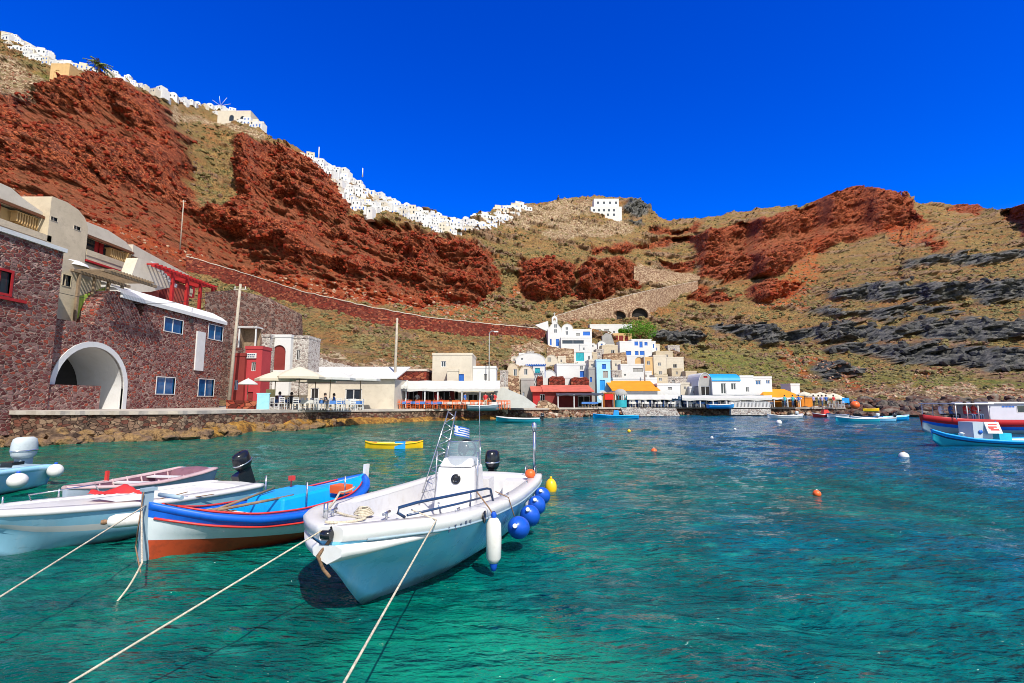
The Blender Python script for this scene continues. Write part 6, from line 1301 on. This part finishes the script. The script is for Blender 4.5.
mb = MB(); mb.tube([(cx_ - .42 + .0, .17 * math.cos(R(i * 24)), 1.28 + .17 * math.sin(R(i * 24))) for i in range(16)], .018, 6, cap=False); mb.tube([(cx_ - .42, 0, 1.28), (cx_ - .24, 0, 1.2)], .03, 6); mb.box(cx_ - .43, cx_ - .41, -.16, .16, 1.26, 1.3); mb.lathe([(.001, 0), (.1, 0), (.1, .03), (.001, .03)], 12, (cx_ - .24, 0, 1.32), 0, Matrix.Rotation(R(80), 4, 'Y')); mb.build('steering_wheel', G['blk'], con)
mb = MB(); fx_ = cx_ + .38 - .085; T_ = Matrix.Rotation(R(82), 4, 'Y')
mb.lathe([(.045, .0), (.085, .0), (.085, .012), (.045, .012), (.045, 0)], 18, (fx_ - .0, .02, .84), 0, T_); mb.box(fx_ - .01, fx_ + .012, -.02, .06, .81, .87); mb.build('emblem', G['blk'], con)
for sgn in (-1, 1): mb = MB(); mb.tube([(cx_ + .22, sgn * .385, .5), (cx_ + .17, sgn * .375, 1.3)], .014, 6); mb.build('handrail', mt['metal'], con)
mb = MB(); mb.box(at1(5.15).x, at1(4.75).x, -.38, .38, .24, .72); ob = mb.build('helm_seat', G['gelw'], B1)
mb = MB(); mb.tube([at1(6.75, .92, .58), at1(6.75, .92, 1.55)], .035, 10); mb.lathe([(.05, 1.5), (.06, 1.56), (.06, 1.66), (.02, 1.7)], 10, at1(6.75, .92, 0)); mb.build('stern_pole', mt['metal'], B1)
for y in (.5, .7): mb = MB(); mb.tube([at1(6.5, y + .3, .58), at1(6.5, y + .3, .76), at1(6.3, y + .3, .76), at1(6.3, y + .3, .58)], .012); mb.build('stern_rail', mt['metal'], B1)
outboard(B1, at1(L1 + .02, -.1, .42), 1.0, 'blk'); 
# lattice mast leaning beside the console, with a striped flag
mast = empty('lattice_mast', (0, 0, 0)); mast.parent = B1
m0, m1 = at1(4.3, -.62, .5), at1(4.7, -.35, 1.98); mb = MB(); off = Vector((.0, .11, 0))
for s_ in (-1, 1): mb.tube([m0 + off * s_ * 1.4, m1 + off * s_ * .7], .012, 6)
mb.build('upright', mt['metal'], mast)
mb = MB()
for i in range(14): a, b = m0.lerp(m1, i / 14), m0.lerp(m1, (i + 1) / 14); s_ = 1 if i % 2 else -1; mb.tube([a + off * s_ * (1.4 - .7 * i / 14), b - off * s_ * (1.4 - .7 * i / 14)], .008, 5)
mb.build('lattice', mt['metal'], mast)
fl = MB(); fo = m0.lerp(m1, .83) + off; fw, fh = .30, .19; NX = 10
def flp(u_, v_): return fo + Vector((-.05 * u_ + .03 * math.sin(u_ * 7), u_ * fw, -v_ * fh - u_ * .07))
for j in range(9):
    for i in range(NX):
        u0_, u1_ = i / NX, (i + 1) / NX; canton = u0_ < .4 and j < 5; cr = canton and (j == 2 or abs((u0_ + u1_) / 2 - .2) < .06)
        m_ = 1 if (cr or (not canton and j % 2)) else 0
        q = [flp(u0_, j / 9), flp(u1_, j / 9), flp(u1_, (j + 1) / 9), flp(u0_, (j + 1) / 9)]; fl.add(q, [(0, 1, 2, 3)], m_)
fl.build('flag', [mt['blue'], mt['white']], mast)
mb = MB(); mb.tube([(0, 0, 0), (0, 0, 1.15)], .006, 5); wl_ = mb.build('whip_aerial', mt['metal'], B1); wl_.location = at1(4.35, .3, 1.2)
# fenders along the near side
for i, (s, dz_, r_, sz, lab) in enumerate(((3.0, .28, .165, 1.55, 'blue fender nearest the white one on the motorboat side'), (3.8, .28, .165, 1.3, 'second blue fender along the motorboat side'), (4.55, .30, .16, 1.25, 'third blue fender along the motorboat side'), (5.35, .32, .155, 1.25, 'blue fender nearest the motorboat stern corner'))):
    b = bz(s, 1); p = to_world(B1, at1(s, b + r_ * .9, dz_ + .02)); M = Matrix.Rotation(R(72 if i == 0 else 55), 4, 'Y') @ Matrix.Rotation(0, 4, 'Z'); M = Matrix.Rotation(B1.rotation_euler.z, 4, 'Z') @ M
    ballf(p, r_, lab, 'fblue', sz, 'blue fenders on the motorboat', eye='fwhite', M=M)
s = 1.85; p = to_world(B1, at1(s, bz(s, 1) + .13, .42)); rt = empty('fender', p, 0, 'long white cylindrical fender with blue tip hanging on the motorboat side', 'fender'); mb = MB(); mb.lathe([(.02, -.3), (.06, -.28), (.095, -.22), (.1, 0), (.095, .2), (.06, .26), (.02, .28)], 18); mb.build('body', G['fwhite'], rt)
mb = MB(); mb.lathe([(.055, -.285), (.045, -.33), (.03, -.38), (.005, -.39)], 12); mb.build('tip', G['fblue'], rt); mb = MB(); mb.lathe([(.03, .27), (.04, .31), (.02, .35)], 10); mb.build('eye', G['fblue'], rt)
rope([to_world(B1, at1(s, bz(s, 1) - .1, bz(s, 2) + .2)), to_world(B1, at1(s, bz(s, 1) + .06, bz(s, 2) + .01)), p + Vector((0, 0, .3))], .009, 'thin brown line holding the long white fender', 'ropeb', n=4)
rope([to_world(B1, at1(2.8, .98, .85)), to_world(B1, at1(2.85, 1.17, .76)), to_world(B1, at1(3.0, 1.24, .42))], .008, 'thin brown line holding the first blue fender', 'ropeb', n=4)
pts = [to_world(B1, at1(.05, -.1, .99)), to_world(B1, at1(.35, .18, .97)), to_world(B1, at1(.75, -.5, .96)), to_world(B1, at1(1.5, -.8, 1.0)), to_world(B1, at1(2.2, -.97, .95))]
rope(pts, .014, 'knotted rope lying along the motorboat bow deck', 'rope', .02, 8)
for k, (s0, s1) in enumerate(((1.4, 2.1), (2.3, 3.0), (3.0, 3.7))): rope([to_world(B1, at1(s0, -.9 - .05 * k, bz(s0, 2))), to_world(B1, at1((s0 + s1) / 2, -.84 - .08 * k, .45)), to_world(B1, at1(s1, -.95 - .04 * k, bz(s1, 2)))], .008, ['first', 'middle', 'last'][k] + ' thin line looped inside the far motorboat gunwale', 'ropeb', .03, 6)
b = to_world(B1, at1(.0, .0, .84)); rope([b, b + Vector((-.1, -.05, -.14)), b + Vector((-.06, 0, -.28)), b + Vector((.0, .02, -.36))], .018, 'rusty brown chain hanging from the motorboat bow roller', 'ropeb', 0, 5, 'chain')
mb = MB(); mb.ball((0, 0, 0), .11, 16, 0, None, .9); tag(mb.build('life_jacket', G['ora'], None, to_world(B1, at1(5.85, .98, .68))), 'orange red bundle on the motorboat stern gunwale', 'life jacket')
# yellow float and its mirror image is left to the water
p = W(551, 489, .08); ballf(Vector((p.x, p.y, .12)), .14, 'yellow plastic buoy floating behind the motorboat stern', 'yel', 1.5, None, 'buoy', 'yel')
# ===== B2 blue wooden fishing boat =====
st2 = [(0, .03, .84, .02, .34, -.1), (.06, .30, .74, .14, .30, -.2), (.16, .60, .60, .36, .24, -.28), (.32, .84, .47, .62, .15, -.3), (.5, .94, .43, .78, .07, -.3), (.7, .88, .45, .7, .02, -.3), (.86, .62, .53, .42, .03, -.28), (.96, .28, .62, .18, .06, -.2), (1., .05, .67, .03, .1, -.1)]
bow2, stern2 = Vector((-4.92, 6.95, 0)), Vector((-3.1, 10.7, 0))
B2, A2, at2, L2 = boat('fishing_boat', 'blue white and red wooden fishing boat with bright blue covered stern', bow2, stern2, st2, [G['antif'], G['hullw'], G['cobalt']], [0, 0, 1, 1, 1, 2, 2], .10, G['cobalt'], .17, .16, .5, 1.15, G['azure'], transom=False)
def b2(s, k): return float(np.interp(s, A2[:, 0], A2[:, k]))
for sgn in (1, -1):
    mb = MB(); mb.tube([at2(s, sgn * (b2(s, 3) + (b2(s, 1) - b2(s, 3)) * .8 + .012), b2(s, 4) + (b2(s, 2) - .1 - b2(s, 4)) * .74) for s in np.linspace(.05, L2 - .05, 30)], .018, 6); mb.build('rubbing_strake', G['redp'], B2)
mb = MB(); mb.add([(L2 / 2 - .06, -.035, -.2), (L2 / 2 + .05, -.035, -.2), (L2 / 2 + .05, .035, -.2), (L2 / 2 - .06, .035, -.2), (L2 / 2 - .06, -.035, 1.0), (L2 / 2 + .06, -.035, 1.0), (L2 / 2 + .06, .035, 1.0), (L2 / 2 - .06, .035, 1.0)], BF); mb.build('stem_post', G['greyb'], B2)
mb = MB(); mb.box(L2 / 2 - .09, L2 / 2 + .075, -.055, .055, .98, 1.02); mb.tube([(L2 / 2 - .3, -.26, .86), (L2 / 2 - .3, .26, .86)], .03, 8); mb.build('samson_head', G['greyb'], B2)
mb = MB(); mb.add([(-L2 / 2 - .05, -.03, -.1), (-L2 / 2 + .06, -.03, -.1), (-L2 / 2 + .06, .03, -.1), (-L2 / 2 - .05, .03, -.1), (-L2 / 2 - .14, -.03, .86), (-L2 / 2 - .02, -.03, .86), (-L2 / 2 - .02, .03, .86), (-L2 / 2 - .14, .03, .86)], BF); mb.build('stern_post', G['gel'], B2)
mb = MB(); x0, x1 = at2(2.85).x, at2(1.75).x; mb.add([(x0, -.5, .2), (x1, -.5, .2), (x1, .5, .2), (x0, .5, .2), (x0, -.42, .62), (x1 - .08, -.42, .60), (x1 - .08, .42, .60), (x0, .42, .62)], BF); ob = mb.build('engine_box', G['azure'], B2); bv = ob.modifiers.new('b', 'BEVEL'); bv.width = .04; bv.segments = 2
for s in (.85, 1.5): mb = MB(); mb.box(at2(s + .12).x, at2(s - .1).x, -b2(s, 1) + .15, b2(s, 1) - .15, .33, .37); mb.build('thwart', G['gelw'], B2)
mb = MB(); mb.box(at2(1.5).x, at2(.95).x, -.4, .4, .27, .3); mb.build('floorboard', G['redp'], B2)
mb = MB(); mb.tube([at2(.55, .25, .56), at2(2.2, -.25, .66)], .022, 8); mb.tube([at2(.6, .1, .56), at2(2.1, .35, .60)], .022, 8); mb.build('oar', mt['wood'], B2)
mb = MB(); mb.box(at2(1.2).x, at2(.75).x, -.35, .05, .38, .5); mb.build('net_heap', mt['wood'], B2)
mb = MB(); mb.box(at2(3.2).x, at2(2.95).x, .3, .62, .5, .64); mb.build('crate', G['ora'], B2)
for s, y in ((2.2, .55), (3.0, .62), (2.4, -.72)): mb = MB(); mb.tube([at2(s, y, .4), at2(s, y, .82)], .016, 6); mb.build('thole_post', mt['metal'], B2)
mb = MB(); mb.tube([at2(2.6, -.3, .6), at2(2.6, -.3, .82)], .012); mb.box(at2(2.62).x, at2(2.54).x, -.31, -.22, .74, .82); mb.build('pennant', G['redp'], B2)
# ===== B3 white motorboat with tilted black outboard =====
st3 = [(0, .05, .72, .02, .5, .3), (.05, .30, .71, .08, .42, .05), (.14, .55, .68, .3, .26, -.15), (.3, .72, .62, .56, .15, -.2), (.55, .80, .54, .70, .08, -.2), (.8, .80, .50, .70, .06, -.2), (1., .72, .48, .64, .06, -.18)]
bow3, stern3 = Vector((-7.2, 6.9, 0)), Vector((-5.85, 10.9, 0))
B3, A3, at3, L3 = boat('motorboat', 'white motorboat with pale blue hull stripes and tilted black outboard', bow3, stern3, st3, [G['hullp'], G['gel']], [0, 0, 0, 1, 0, 0, 0], .09, G['gel'], .2, .2, 1.6, .4, G['gel'])
outboard(B3, at3(L3 + .02, 0, .50), .85, 'blk', R(24))
for s in (.5, 1.2): mb = MB(); mb.tube([at3(s, -.4, .66), at3(s, -.4, .8)], .012); mb.build('rail_post', mt['metal'], B3)
mb = MB(); mb.tube([at3(.9, -.5, .66), at3(.85, -.48, .76), at3(1.9, -.68, .74), at3(2.0, -.7, .57)], .012); mb.build('rail', mt['metal'], B3)
mb = MB(); mb.box(at3(3.6).x, at3(3.2).x, -.7, .7, .22, .45); mb.build('thwart', G['gelw'], B3)
for s_ in (): 
    mb = MB(); mb.tube([at3(s, s_ / .84 * (float(np.interp(s, A3[:, 0], A3[:, 1])) + .03), float(np.interp(s, A3[:, 0], A3[:, 2])) - .13) for s in np.linspace(.1, L3 - .05, 20)], .022, 6); mb.build('rub_rail', G['gel'], B3)
g = np.random.default_rng(31); mb = MB(); N = 14; vs = []
for i in range(N):
    for j in range(8): a = i / (N - 1); b_ = j / 7; vs.append((-.38 + .76 * a, -.17 + .34 * b_, .03 + .07 * math.sin(a * 9 + b_ * 5) * math.sin(b_ * 3.1) + .03 * g.uniform() + .05 * math.sin(math.pi * a) * math.sin(math.pi * b_)))
mb.add(vs, [(i * 8 + j, i * 8 + 8 + j, i * 8 + 9 + j, i * 8 + 1 + j) for i in range(N - 1) for j in range(7)], 0, True); p = to_world(B3, at3(1.55, .45, .74)); q = W(120, 496, .68)
tag(mb.build('red_cloth', G['redp'], None, (q.x, q.y, .70), .2), 'crumpled red cloth on the white motorboat gunwale', 'cloth')
q = W(131, 519, .42); rt = empty('fender', (q.x + .02, q.y - .05, .42), .5, 'stained white sausage fender lying along the white motorboat side', 'fender'); mb = MB(); mb.lathe([(.02, -.27), (.07, -.25), (.1, -.17), (.1, .17), (.07, .25), (.02, .27)], 16, M=Matrix.Rotation(R(90), 4, 'Y')); mb.build('body', G['fwhite'], rt); mb = MB(); mb.lathe([(.03, -.34), (.04, -.3), (.03, -.26)], 10, M=Matrix.Rotation(R(90), 4, 'Y')); mb.build('eye', G['ropeb'], rt)
# ===== B4 pink skiff =====
st4 = [(0, .04, .52, .02, .25, .1), (.08, .3, .48, .16, .12, -.05), (.25, .58, .42, .42, .05, -.12), (.5, .7, .38, .56, .02, -.14), (.8, .66, .4, .54, .02, -.12), (1., .56, .44, .46, .03, -.1)]
B4, A4, at4, L4 = boat('rowing_skiff', 'faded pink and white wooden skiff with plum coloured ribs', Vector((-8.8, 10.1, 0)), Vector((-8.35, 13.6, 0)), st4, [G['pinkh']], [0] * 7, .07, G['pink'], .12, .08, .35, .3, G['plum'])
for s in (.9, 1.7, 2.6): mb = MB(); bb = float(np.interp(s, A4[:, 0], A4[:, 1])); mb.box(at4(s + .1).x, at4(s - .1).x, -bb + .08, bb - .08, .3, .33); mb.build('thwart', G['gelw'], B4)
for s in np.linspace(.5, 3.1, 8): mb = MB(); bb = float(np.interp(s, A4[:, 0], A4[:, 1])); mb.tube([at4(s, -bb + .1, .4), at4(s, -bb * .7, .12), at4(s, bb * .7, .12), at4(s, bb - .1, .4)], .02, 5); mb.build('rib', G['pink'], B4)
mb = MB(); mb.box(at4(1.5).x, at4(1.44).x, -.62, -.56, .38, .6); mb.build('thole_post', G['redp'], B4)
# ===== B5 pale blue boat at the left edge =====
st5 = [(0, .05, .75, .02, .5, .2), (.08, .4, .72, .2, .3, -.1), (.3, .74, .65, .55, .12, -.2), (.6, .85, .6, .7, .06, -.2), (1., .82, .57, .68, .05, -.18)]
B5, A5, at5, L5 = boat('small_motorboat', 'pale blue motorboat at the left edge with covered grey outboard', Vector((-12.7, 8.6, 0)), Vector((-12.55, 13.1, 0)), st5, [G['hullp']], [0] * 7, .12, G['hullp'], .18, .22, 1.3, .4, G['greyb'])
outboard(B5, at5(L5 - .35, 0, .48), 1.25, 'grycowl')
q = to_world(B5, at5(L5 - .1, .98, .42)); ballf(q, .17, 'white ball fender at the stern corner of the pale blue boat', 'fwhite', 1.0)
q = W(13, 482, .35); ballf(Vector((q.x + .1, q.y, .38)), .19, 'white ball fender on the side of the pale blue boat', 'fwhite', .9)
# ===== yellow kayak =====
def canoe(label, c, L, hb, zt, rz, mat, deck, cat='kayak', name='kayak'):
    st = [(0, .03, zt + .1, .02, zt * .6, 0), (.15, hb * .6, zt + .03, hb * .4, .05, -.06), (.5, hb, zt, hb * .8, .02, -.08), (.85, hb * .6, zt + .03, hb * .4, .05, -.06), (1, .03, zt + .1, .02, zt * .6, 0)]
    d = Vector((math.cos(rz), math.sin(rz), 0)) * L / 2; return boat(name, label, c + d, c - d, st, [mat], [0] * 7, .05, mat, .08, .12, .5, .5, deck, cat, transom=False)
p = W(393, 451, 0); K, AK, atk, LK = canoe('yellow plastic kayak with red rim and blue seat floating before the quay', Vector((p.x, p.y + .2, 0)), 2.5, .42, .34, R(8), G['yel'], G['ora'])
mb = MB(); mb.box(.05, .5, -.40, -.14, .1, .40); ob = mb.build('seat', mt['skyblue'], K)
# ===== ropes to the pier =====
def pier(px): q = W(px, 760, .9); return q
rope([to_world(B1, at1(.1, -.1, .93)), W(70, 683, .62), Vector((-1.95, 1.5, .58))], .008, 'thick pale mooring rope from the motorboat bow to the lower left', sag=.0)
rope([to_world(B1, at1(.8, .5, .98)), to_world(B1, at1(.74, .82, .9)), W(344, 683, .75), Vector((-.6, 1.6, .58))], .0085, 'pale mooring rope running steeply down from the motorboat side')
rope([Vector((-4.9, 6.9, .8)), W(0, 597, .62), Vector((-4.5, 1.5, .58))], .009, 'pale mooring rope from the fishing boat stem to the left edge')
rope([Vector((-4.93, 6.87, .78)), W(142, 563, .42), W(120, 598, .12), W(78, 640, -.12)], .011, 'slack pale rope dipping into the water left of the stem', sag=.03)
rope([Vector((-4.9, 6.84, .98)), Vector((-4.92, 6.8, .3)), W(144, 590, -.05)], .009, 'brown weedy rope hanging straight down the fishing boat stem', 'ropeb')
rope([to_world(B3, at3(2.4, .86, .62)), W(125, 508, .5), to_world(B3, at3(2.9, .9, .5))], .008, 'thin line looped on the white motorboat side', 'ropeb')
# ===== right hand boats =====
stF = [(0, .1, 1.25, .05, .7, .2), (.06, .7, 1.12, .4, .4, -.3), (.16, 1.3, 1.0, .9, .25, -.5), (.4, 1.7, .93, 1.4, .15, -.6), (.8, 1.7, .95, 1.4, .15, -.6), (1., 1.4, 1.0, 1.1, .2, -.4)]
a, b = W(921, 418, 1.02), None; Yf = 33.6; a = P(921, 416, Yf)
R1, AR, atr, LR = boat('ferry_boat', 'long red and blue ferry boat with white cabin at the right edge', Vector((a.x, Yf, 0)), Vector((a.x + 13, Yf + 1.2, 0)), stF, [G['greyb'], G['cobalt'], gloss('ferry_red', (.42, .01, .012), .35)], [0, 0, 0, 1, 1, 2, 2], .34, gloss('ferry_red_band', (.42, .01, .012), .35), .3, .35, 1.5, 1.0, G['gel'], 'ferry')
def px_at(rtb, px, Y): return (Matrix.Rotation(-rtb.rotation_euler.z, 4, 'Z') @ (Vector((P(px, 410, Y).x, Y, 0)) - rtb.location)).x
xa, xb = px_at(R1, 978, Yf), px_at(R1, 1052, Yf)
mb = MB(); mb.box(min(xa, xb), max(xa, xb), -1.1, 1.1, .9, 1.98); ob = mb.build('cabin', gloss('lilac_white', (.55, .55, .62), .5), R1)
xs_ = px_at(R1, 938, Yf), px_at(R1, 980, Yf); mb = MB(); mb.box(min(xs_), max(xs_), -1.3, 1.3, 1.93, 2.0); mb.box(min(xa, xb) - .1, max(xa, xb) + .2, -1.25, 1.25, 1.98, 2.07); mb.build('roof', G['gel'], R1)
for x in (940, 952, 964, 975): 
    for y in (-1.2, 1.2): q = px_at(R1, x, Yf); mb = MB(); mb.tube([(q, y, .95), (q, y, 1.94)], .03, 6); mb.build('post', G['gel'], R1)
for (w0, w1, m_) in ((1008, 1021, 'glassd'), (1028, 1042, 'glassd')): q0, q1 = px_at(R1, w0, Yf), px_at(R1, w1, Yf); f = MB(); f.box(min(q0, q1) - .04, max(q0, q1) + .04, 1.09, 1.12, 1.38, 1.86); fo = f.build('window', G['gel'], R1); f = MB(); f.box(min(q0, q1), max(q0, q1), 1.11, 1.135, 1.42, 1.82); f.build('pane', mt[m_], fo)
q0, q1 = px_at(R1, 992, Yf), px_at(R1, 1006, Yf); mb = MB(); n_ = 9
for i in range(n_): x = q0 + (q1 - q0) * i / n_; w_ = abs(q1 - q0) / n_ * .7; mb.box(x - w_ / 2, x + w_ / 2, 1.1, 1.112, 1.72, 1.83)
mb.build('lettering', mt['blue'], R1)
for (x, lab) in ((965, 'person in red sitting under the ferry roof, left one'), (973, 'person in red sitting under the ferry roof, right one')): person(x, Yf - .4, .75, 'sit', 'red', 'blue', lab, .3)
for (x, sh, lab) in ((940, 'white', 'passenger in white under the front of the ferry roof'), (950, 'blue', 'passenger in blue under the ferry roof')): person(x, Yf + .2, .75, 'sit', sh, 'black', lab, .8)
q = P(998, 426, 31.6); ballf(Vector((q.x, 31.75, .62)), .16, 'small white fender hanging on the blue ferry side', 'fwhite', 1.4)
stS = [(0, .04, .82, .02, .5, .25), (.08, .35, .62, .2, .22, -.1), (.25, .8, .43, .62, .1, -.2), (.5, .98, .36, .82, .06, -.25), (.8, .95, .40, .78, .06, -.2), (1., .7, .5, .55, .1, -.1)]
Ys2 = 24.6; a = P(928, 430, Ys2)
R2, A_, ats, L_ = boat('fishing_boat', 'low light blue fishing boat with white box cabin in front of the ferry', Vector((a.x, Ys2 - .2, 0)), Vector((a.x + 6.4, Ys2 - .9, 0)), stS, [G['turq'], G['navy'], G['azure']], [0, 0, 0, 0, 1, 2, 2], .10, G['azure'], .2, .15, .7, 1.4, G['gelw'], transom=True)
def rb(px): return px_at(R2, px, Ys2 - .5)
mb = MB(); x0, x1 = sorted((rb(966), rb(983))); mb.box(x0, x1, -.45, .45, .2, 1.16); ob = mb.build('cabin', gloss('pale_grey_cabin', (.45, .52, .56), .5), R2)
mb = MB(); mb.lathe([(.001, 0), (.09, 0), (.09, .02), (.001, .02)], 14, ((x0 + x1) / 2 + .12, .47, .72), 0, Matrix.Rotation(R(-90), 4, 'X')); mb.build('porthole', mt['blue'], R2)
sg = empty('sign_board', (0, 0, 0)); sg.parent = R2; x0, x1 = sorted((rb(976), rb(989))); mb = MB(); mb.add([(x0, .62, .66), (x1, .62, .66), (x1, .66, .66), (x0, .66, .66), (x0, .42, 1.18), (x1, .42, 1.18), (x1, .46, 1.18), (x0, .46, 1.18)], BF); mb.build('panel', G['gel'], sg)
mb = MB()
for (u0, u1, v0, v1) in ((.18, .8, .72, .84), (.25, .85, .5, .62), (.15, .75, .25, .4), (.5, .85, .4, .5)):
    A0 = [(x0 + (x1 - x0) * u, .665 - .2 * v, .66 + .52 * v) for u, v in ((u0, v0), (u1, v0), (u1, v1), (u0, v1))]; mb.add(A0, [(0, 1, 2, 3)])
mb.build('red_lettering', G['redp'], sg)
mb = MB(); x0, x1 = sorted((rb(988), rb(999))); mb.box(x0, x1, -.4, .5, .2, .66); mb.build('locker', M_plain('cyan_box', (.02, .5, .65), .5), R2)
mb = MB(); q = rb(957); mb.lathe([(.001, .35), (.1, .35), (.1, .62), (.13, .64), (.001, .7)], 10, (q, .3, 0)); mb.build('stove', G['fwhite'], R2)
# ===== small boats moored off the village =====
stM = [(0, .03, .62, .02, .35, .1), (.1, .35, .56, .2, .2, -.1), (.35, .7, .46, .55, .08, -.15), (.7, .75, .42, .6, .05, -.15), (1., .6, .46, .48, .06, -.1)]
def small(px, py, Lb, rz, hull, deck, label, name='dinghy', z=0, cabin=None, motor=None, cat='boat'):
    p = W(px, py, 0) if z == 0 else P(px, py, z[0]); zz = 0 if z == 0 else z[1]; d = Vector((math.cos(rz), math.sin(rz), 0)) * Lb / 2; c = Vector((p.x, p.y + .3, 0))
    rt, A, at, L = boat(name, label, c + d, c - d, stM, [hull], [0] * 7, .09, deck, .12, .14, .6, .3, G['gelw'] if deck is not G['gelw'] else G['gel'], cat); rt.location.z = zz
    if cabin: mb = MB(); mb.add(cbox(-.45, .3, -.35, .15, .4, .32, .2, 1.0), BF); mb.build('cabin', cabin, rt)
    if motor: outboard(rt, at(L, 0, .42), .8, motor)
    return rt
small(484, 411, 3.4, 0, G['greyb'], G['gel'], 'white rimmed dinghy hauled up on the quay edge before the tarp', z=(51.5, 1.25))
small(518, 422.5, 4.4, R(172), G['turq'], G['gel'], 'turquoise and white motorboat moored below the white tarp', 'small_motorboat', motor='blk')
small(616, 419.0, 5.2, R(172), G['azure'], G['azure'], 'bright blue fishing boat with blue mast box moored before the kiosk', 'fishing_boat', cabin=mt['skyblue'])
small(722, 412, 3.6, 0, mt['skyblue'], G['gel'], 'blue dinghy with white rim on the quay below the flat canopy', z=(68.6, 1.16))
small(783, 419.2, 3.4, R(185), G['gel'], G['gel'], 'white motorboat moored before the orange hip roof house', 'small_motorboat', motor='grycowl')
small(796, 419, 2.6, R(20), G['gelw'], G['gel'], 'small white tender right of the white motorboat')
small(826, 417.8, 2.8, R(175), G['redp'], G['gel'], 'red and white jet ski moored at the end of the jetty', 'jet_ski', cabin=G['redp'])
small(838, 418, 2.6, R(190), G['gel'], G['navy'], 'white and navy jet ski right of the red one', 'jet_ski')
small(858, 422.5, 4.0, R(180), G['turq'], G['gel'], 'blue and white motorboat moored right of the jetty, left one', 'small_motorboat', motor='grycowl')
small(874, 422.0, 4.0, R(175), G['hullb'], G['gel'], 'pale blue and white motorboat between two others right of the jetty', 'small_motorboat', motor='blk')
small(896, 420.5, 3.8, R(8), G['azure'], G['hullb'], 'bright blue open boat, rightmost of those moored right of the jetty')
q = W(856, 408, .9); q = P(871, 409.5, 62); canoe('yellow kayak stored on the dark rocks right of the jetty', Vector((q.x, 62, 0)), 2.0, .25, .3, 0, G['yel'], G['yel'])[0].location.z = q.z - .2
# buoys
for (px, py, r_, mat, lab) in ((654, 453, .13, 'ora', 'orange red buoy floating in front of the orange roof taverna'), (817, 496, .09, 'ora', 'orange red buoy floating alone in the right foreground water'), (904, 459, .17, 'fwhite', 'large white round buoy left of the light blue fishing boat'), (629, 432, .12, 'yel', 'tiny yellow buoy off the orange kiosk'), (712, 439, .1, 'fwhite', 'tiny white buoy off the flat canopy'), (779, 424, .25, 'fwhite', 'white buoy off the orange hip roof house'), (735, 430, .1, 'fwhite', 'small white float before the white balustrade')):
    q = W(px, py, 0); ballf(Vector((q.x, q.y, r_ * .55)), r_, lab, mat, .95, None, 'buoy', 'fwhite' if mat != 'fwhite' else 'ropeb')
q = P(855, 405, 66); ballf(Vector((q.x, 66, q.z)), .55, 'big red ball buoy lying on the rocks right of the jetty', 'ora', .95, None, 'buoy')

# coiled mooring line and small fittings that break up the clean decks
pts = [at1(.55 + .0, .05, .965) + Vector((.11 * math.cos(a * .7) * (1 - a * .012), .11 * math.sin(a * .7) * (1 - a * .012), a * .0016)) for a in range(46)]
mb = MB(); o = to_world(B1, at1(.55, .05, .965)); q0 = at1(.55, .05, .965); Rz = Matrix.Rotation(B1.rotation_euler.z, 4, 'Z'); mb.tube([Rz @ (q - q0) for q in pts], .010, 6); tag(mb.build('rope_coil', G['rope'], None, o), 'coil of pale rope lying on the motorboat foredeck', 'rope')
for s in (1.3, 3.3, 5.0):
    mb = MB(); a = at1(s, bz(s, 1) - .12, bz(s, 2)); mb.tube([a, a + Vector((0, 0, .03)), a + Vector((-.12, 0, .03)), a + Vector((-.12, 0, 0))], .009, 6); mb.build('grab_handle', mt['metal'], B1)
mb = MB(); mb.tube([at1(s, bz(s, 1) + .03, bz(s, 2) - .135) for s in np.linspace(.15, L1 - .05, 40)], .014, 6); mb.build('rub_strip', G['greyb'], B1)
g = np.random.default_rng(77); mb = MB(); pts = [at2(1.0 + .12 * math.sin(i * 1.9) + .02 * i * .3, -.25 + .25 * math.cos(i * 1.3), .40 + .002 * i) for i in range(40)]; mb.tube(pts, .011, 5); mb.build('line_heap', G['rope'], B2)
mb = MB(); mb.tube([at2(s, b2(s, 1) - .17, b2(s, 2) + .02) for s in np.linspace(.3, L2 - .4, 24)], .016, 6); mb.tube([at2(s, -b2(s, 1) + .17, b2(s, 2) + .02) for s in np.linspace(.3, L2 - .4, 24)], .016, 6); mb.build('coaming', G['redp'], B2)
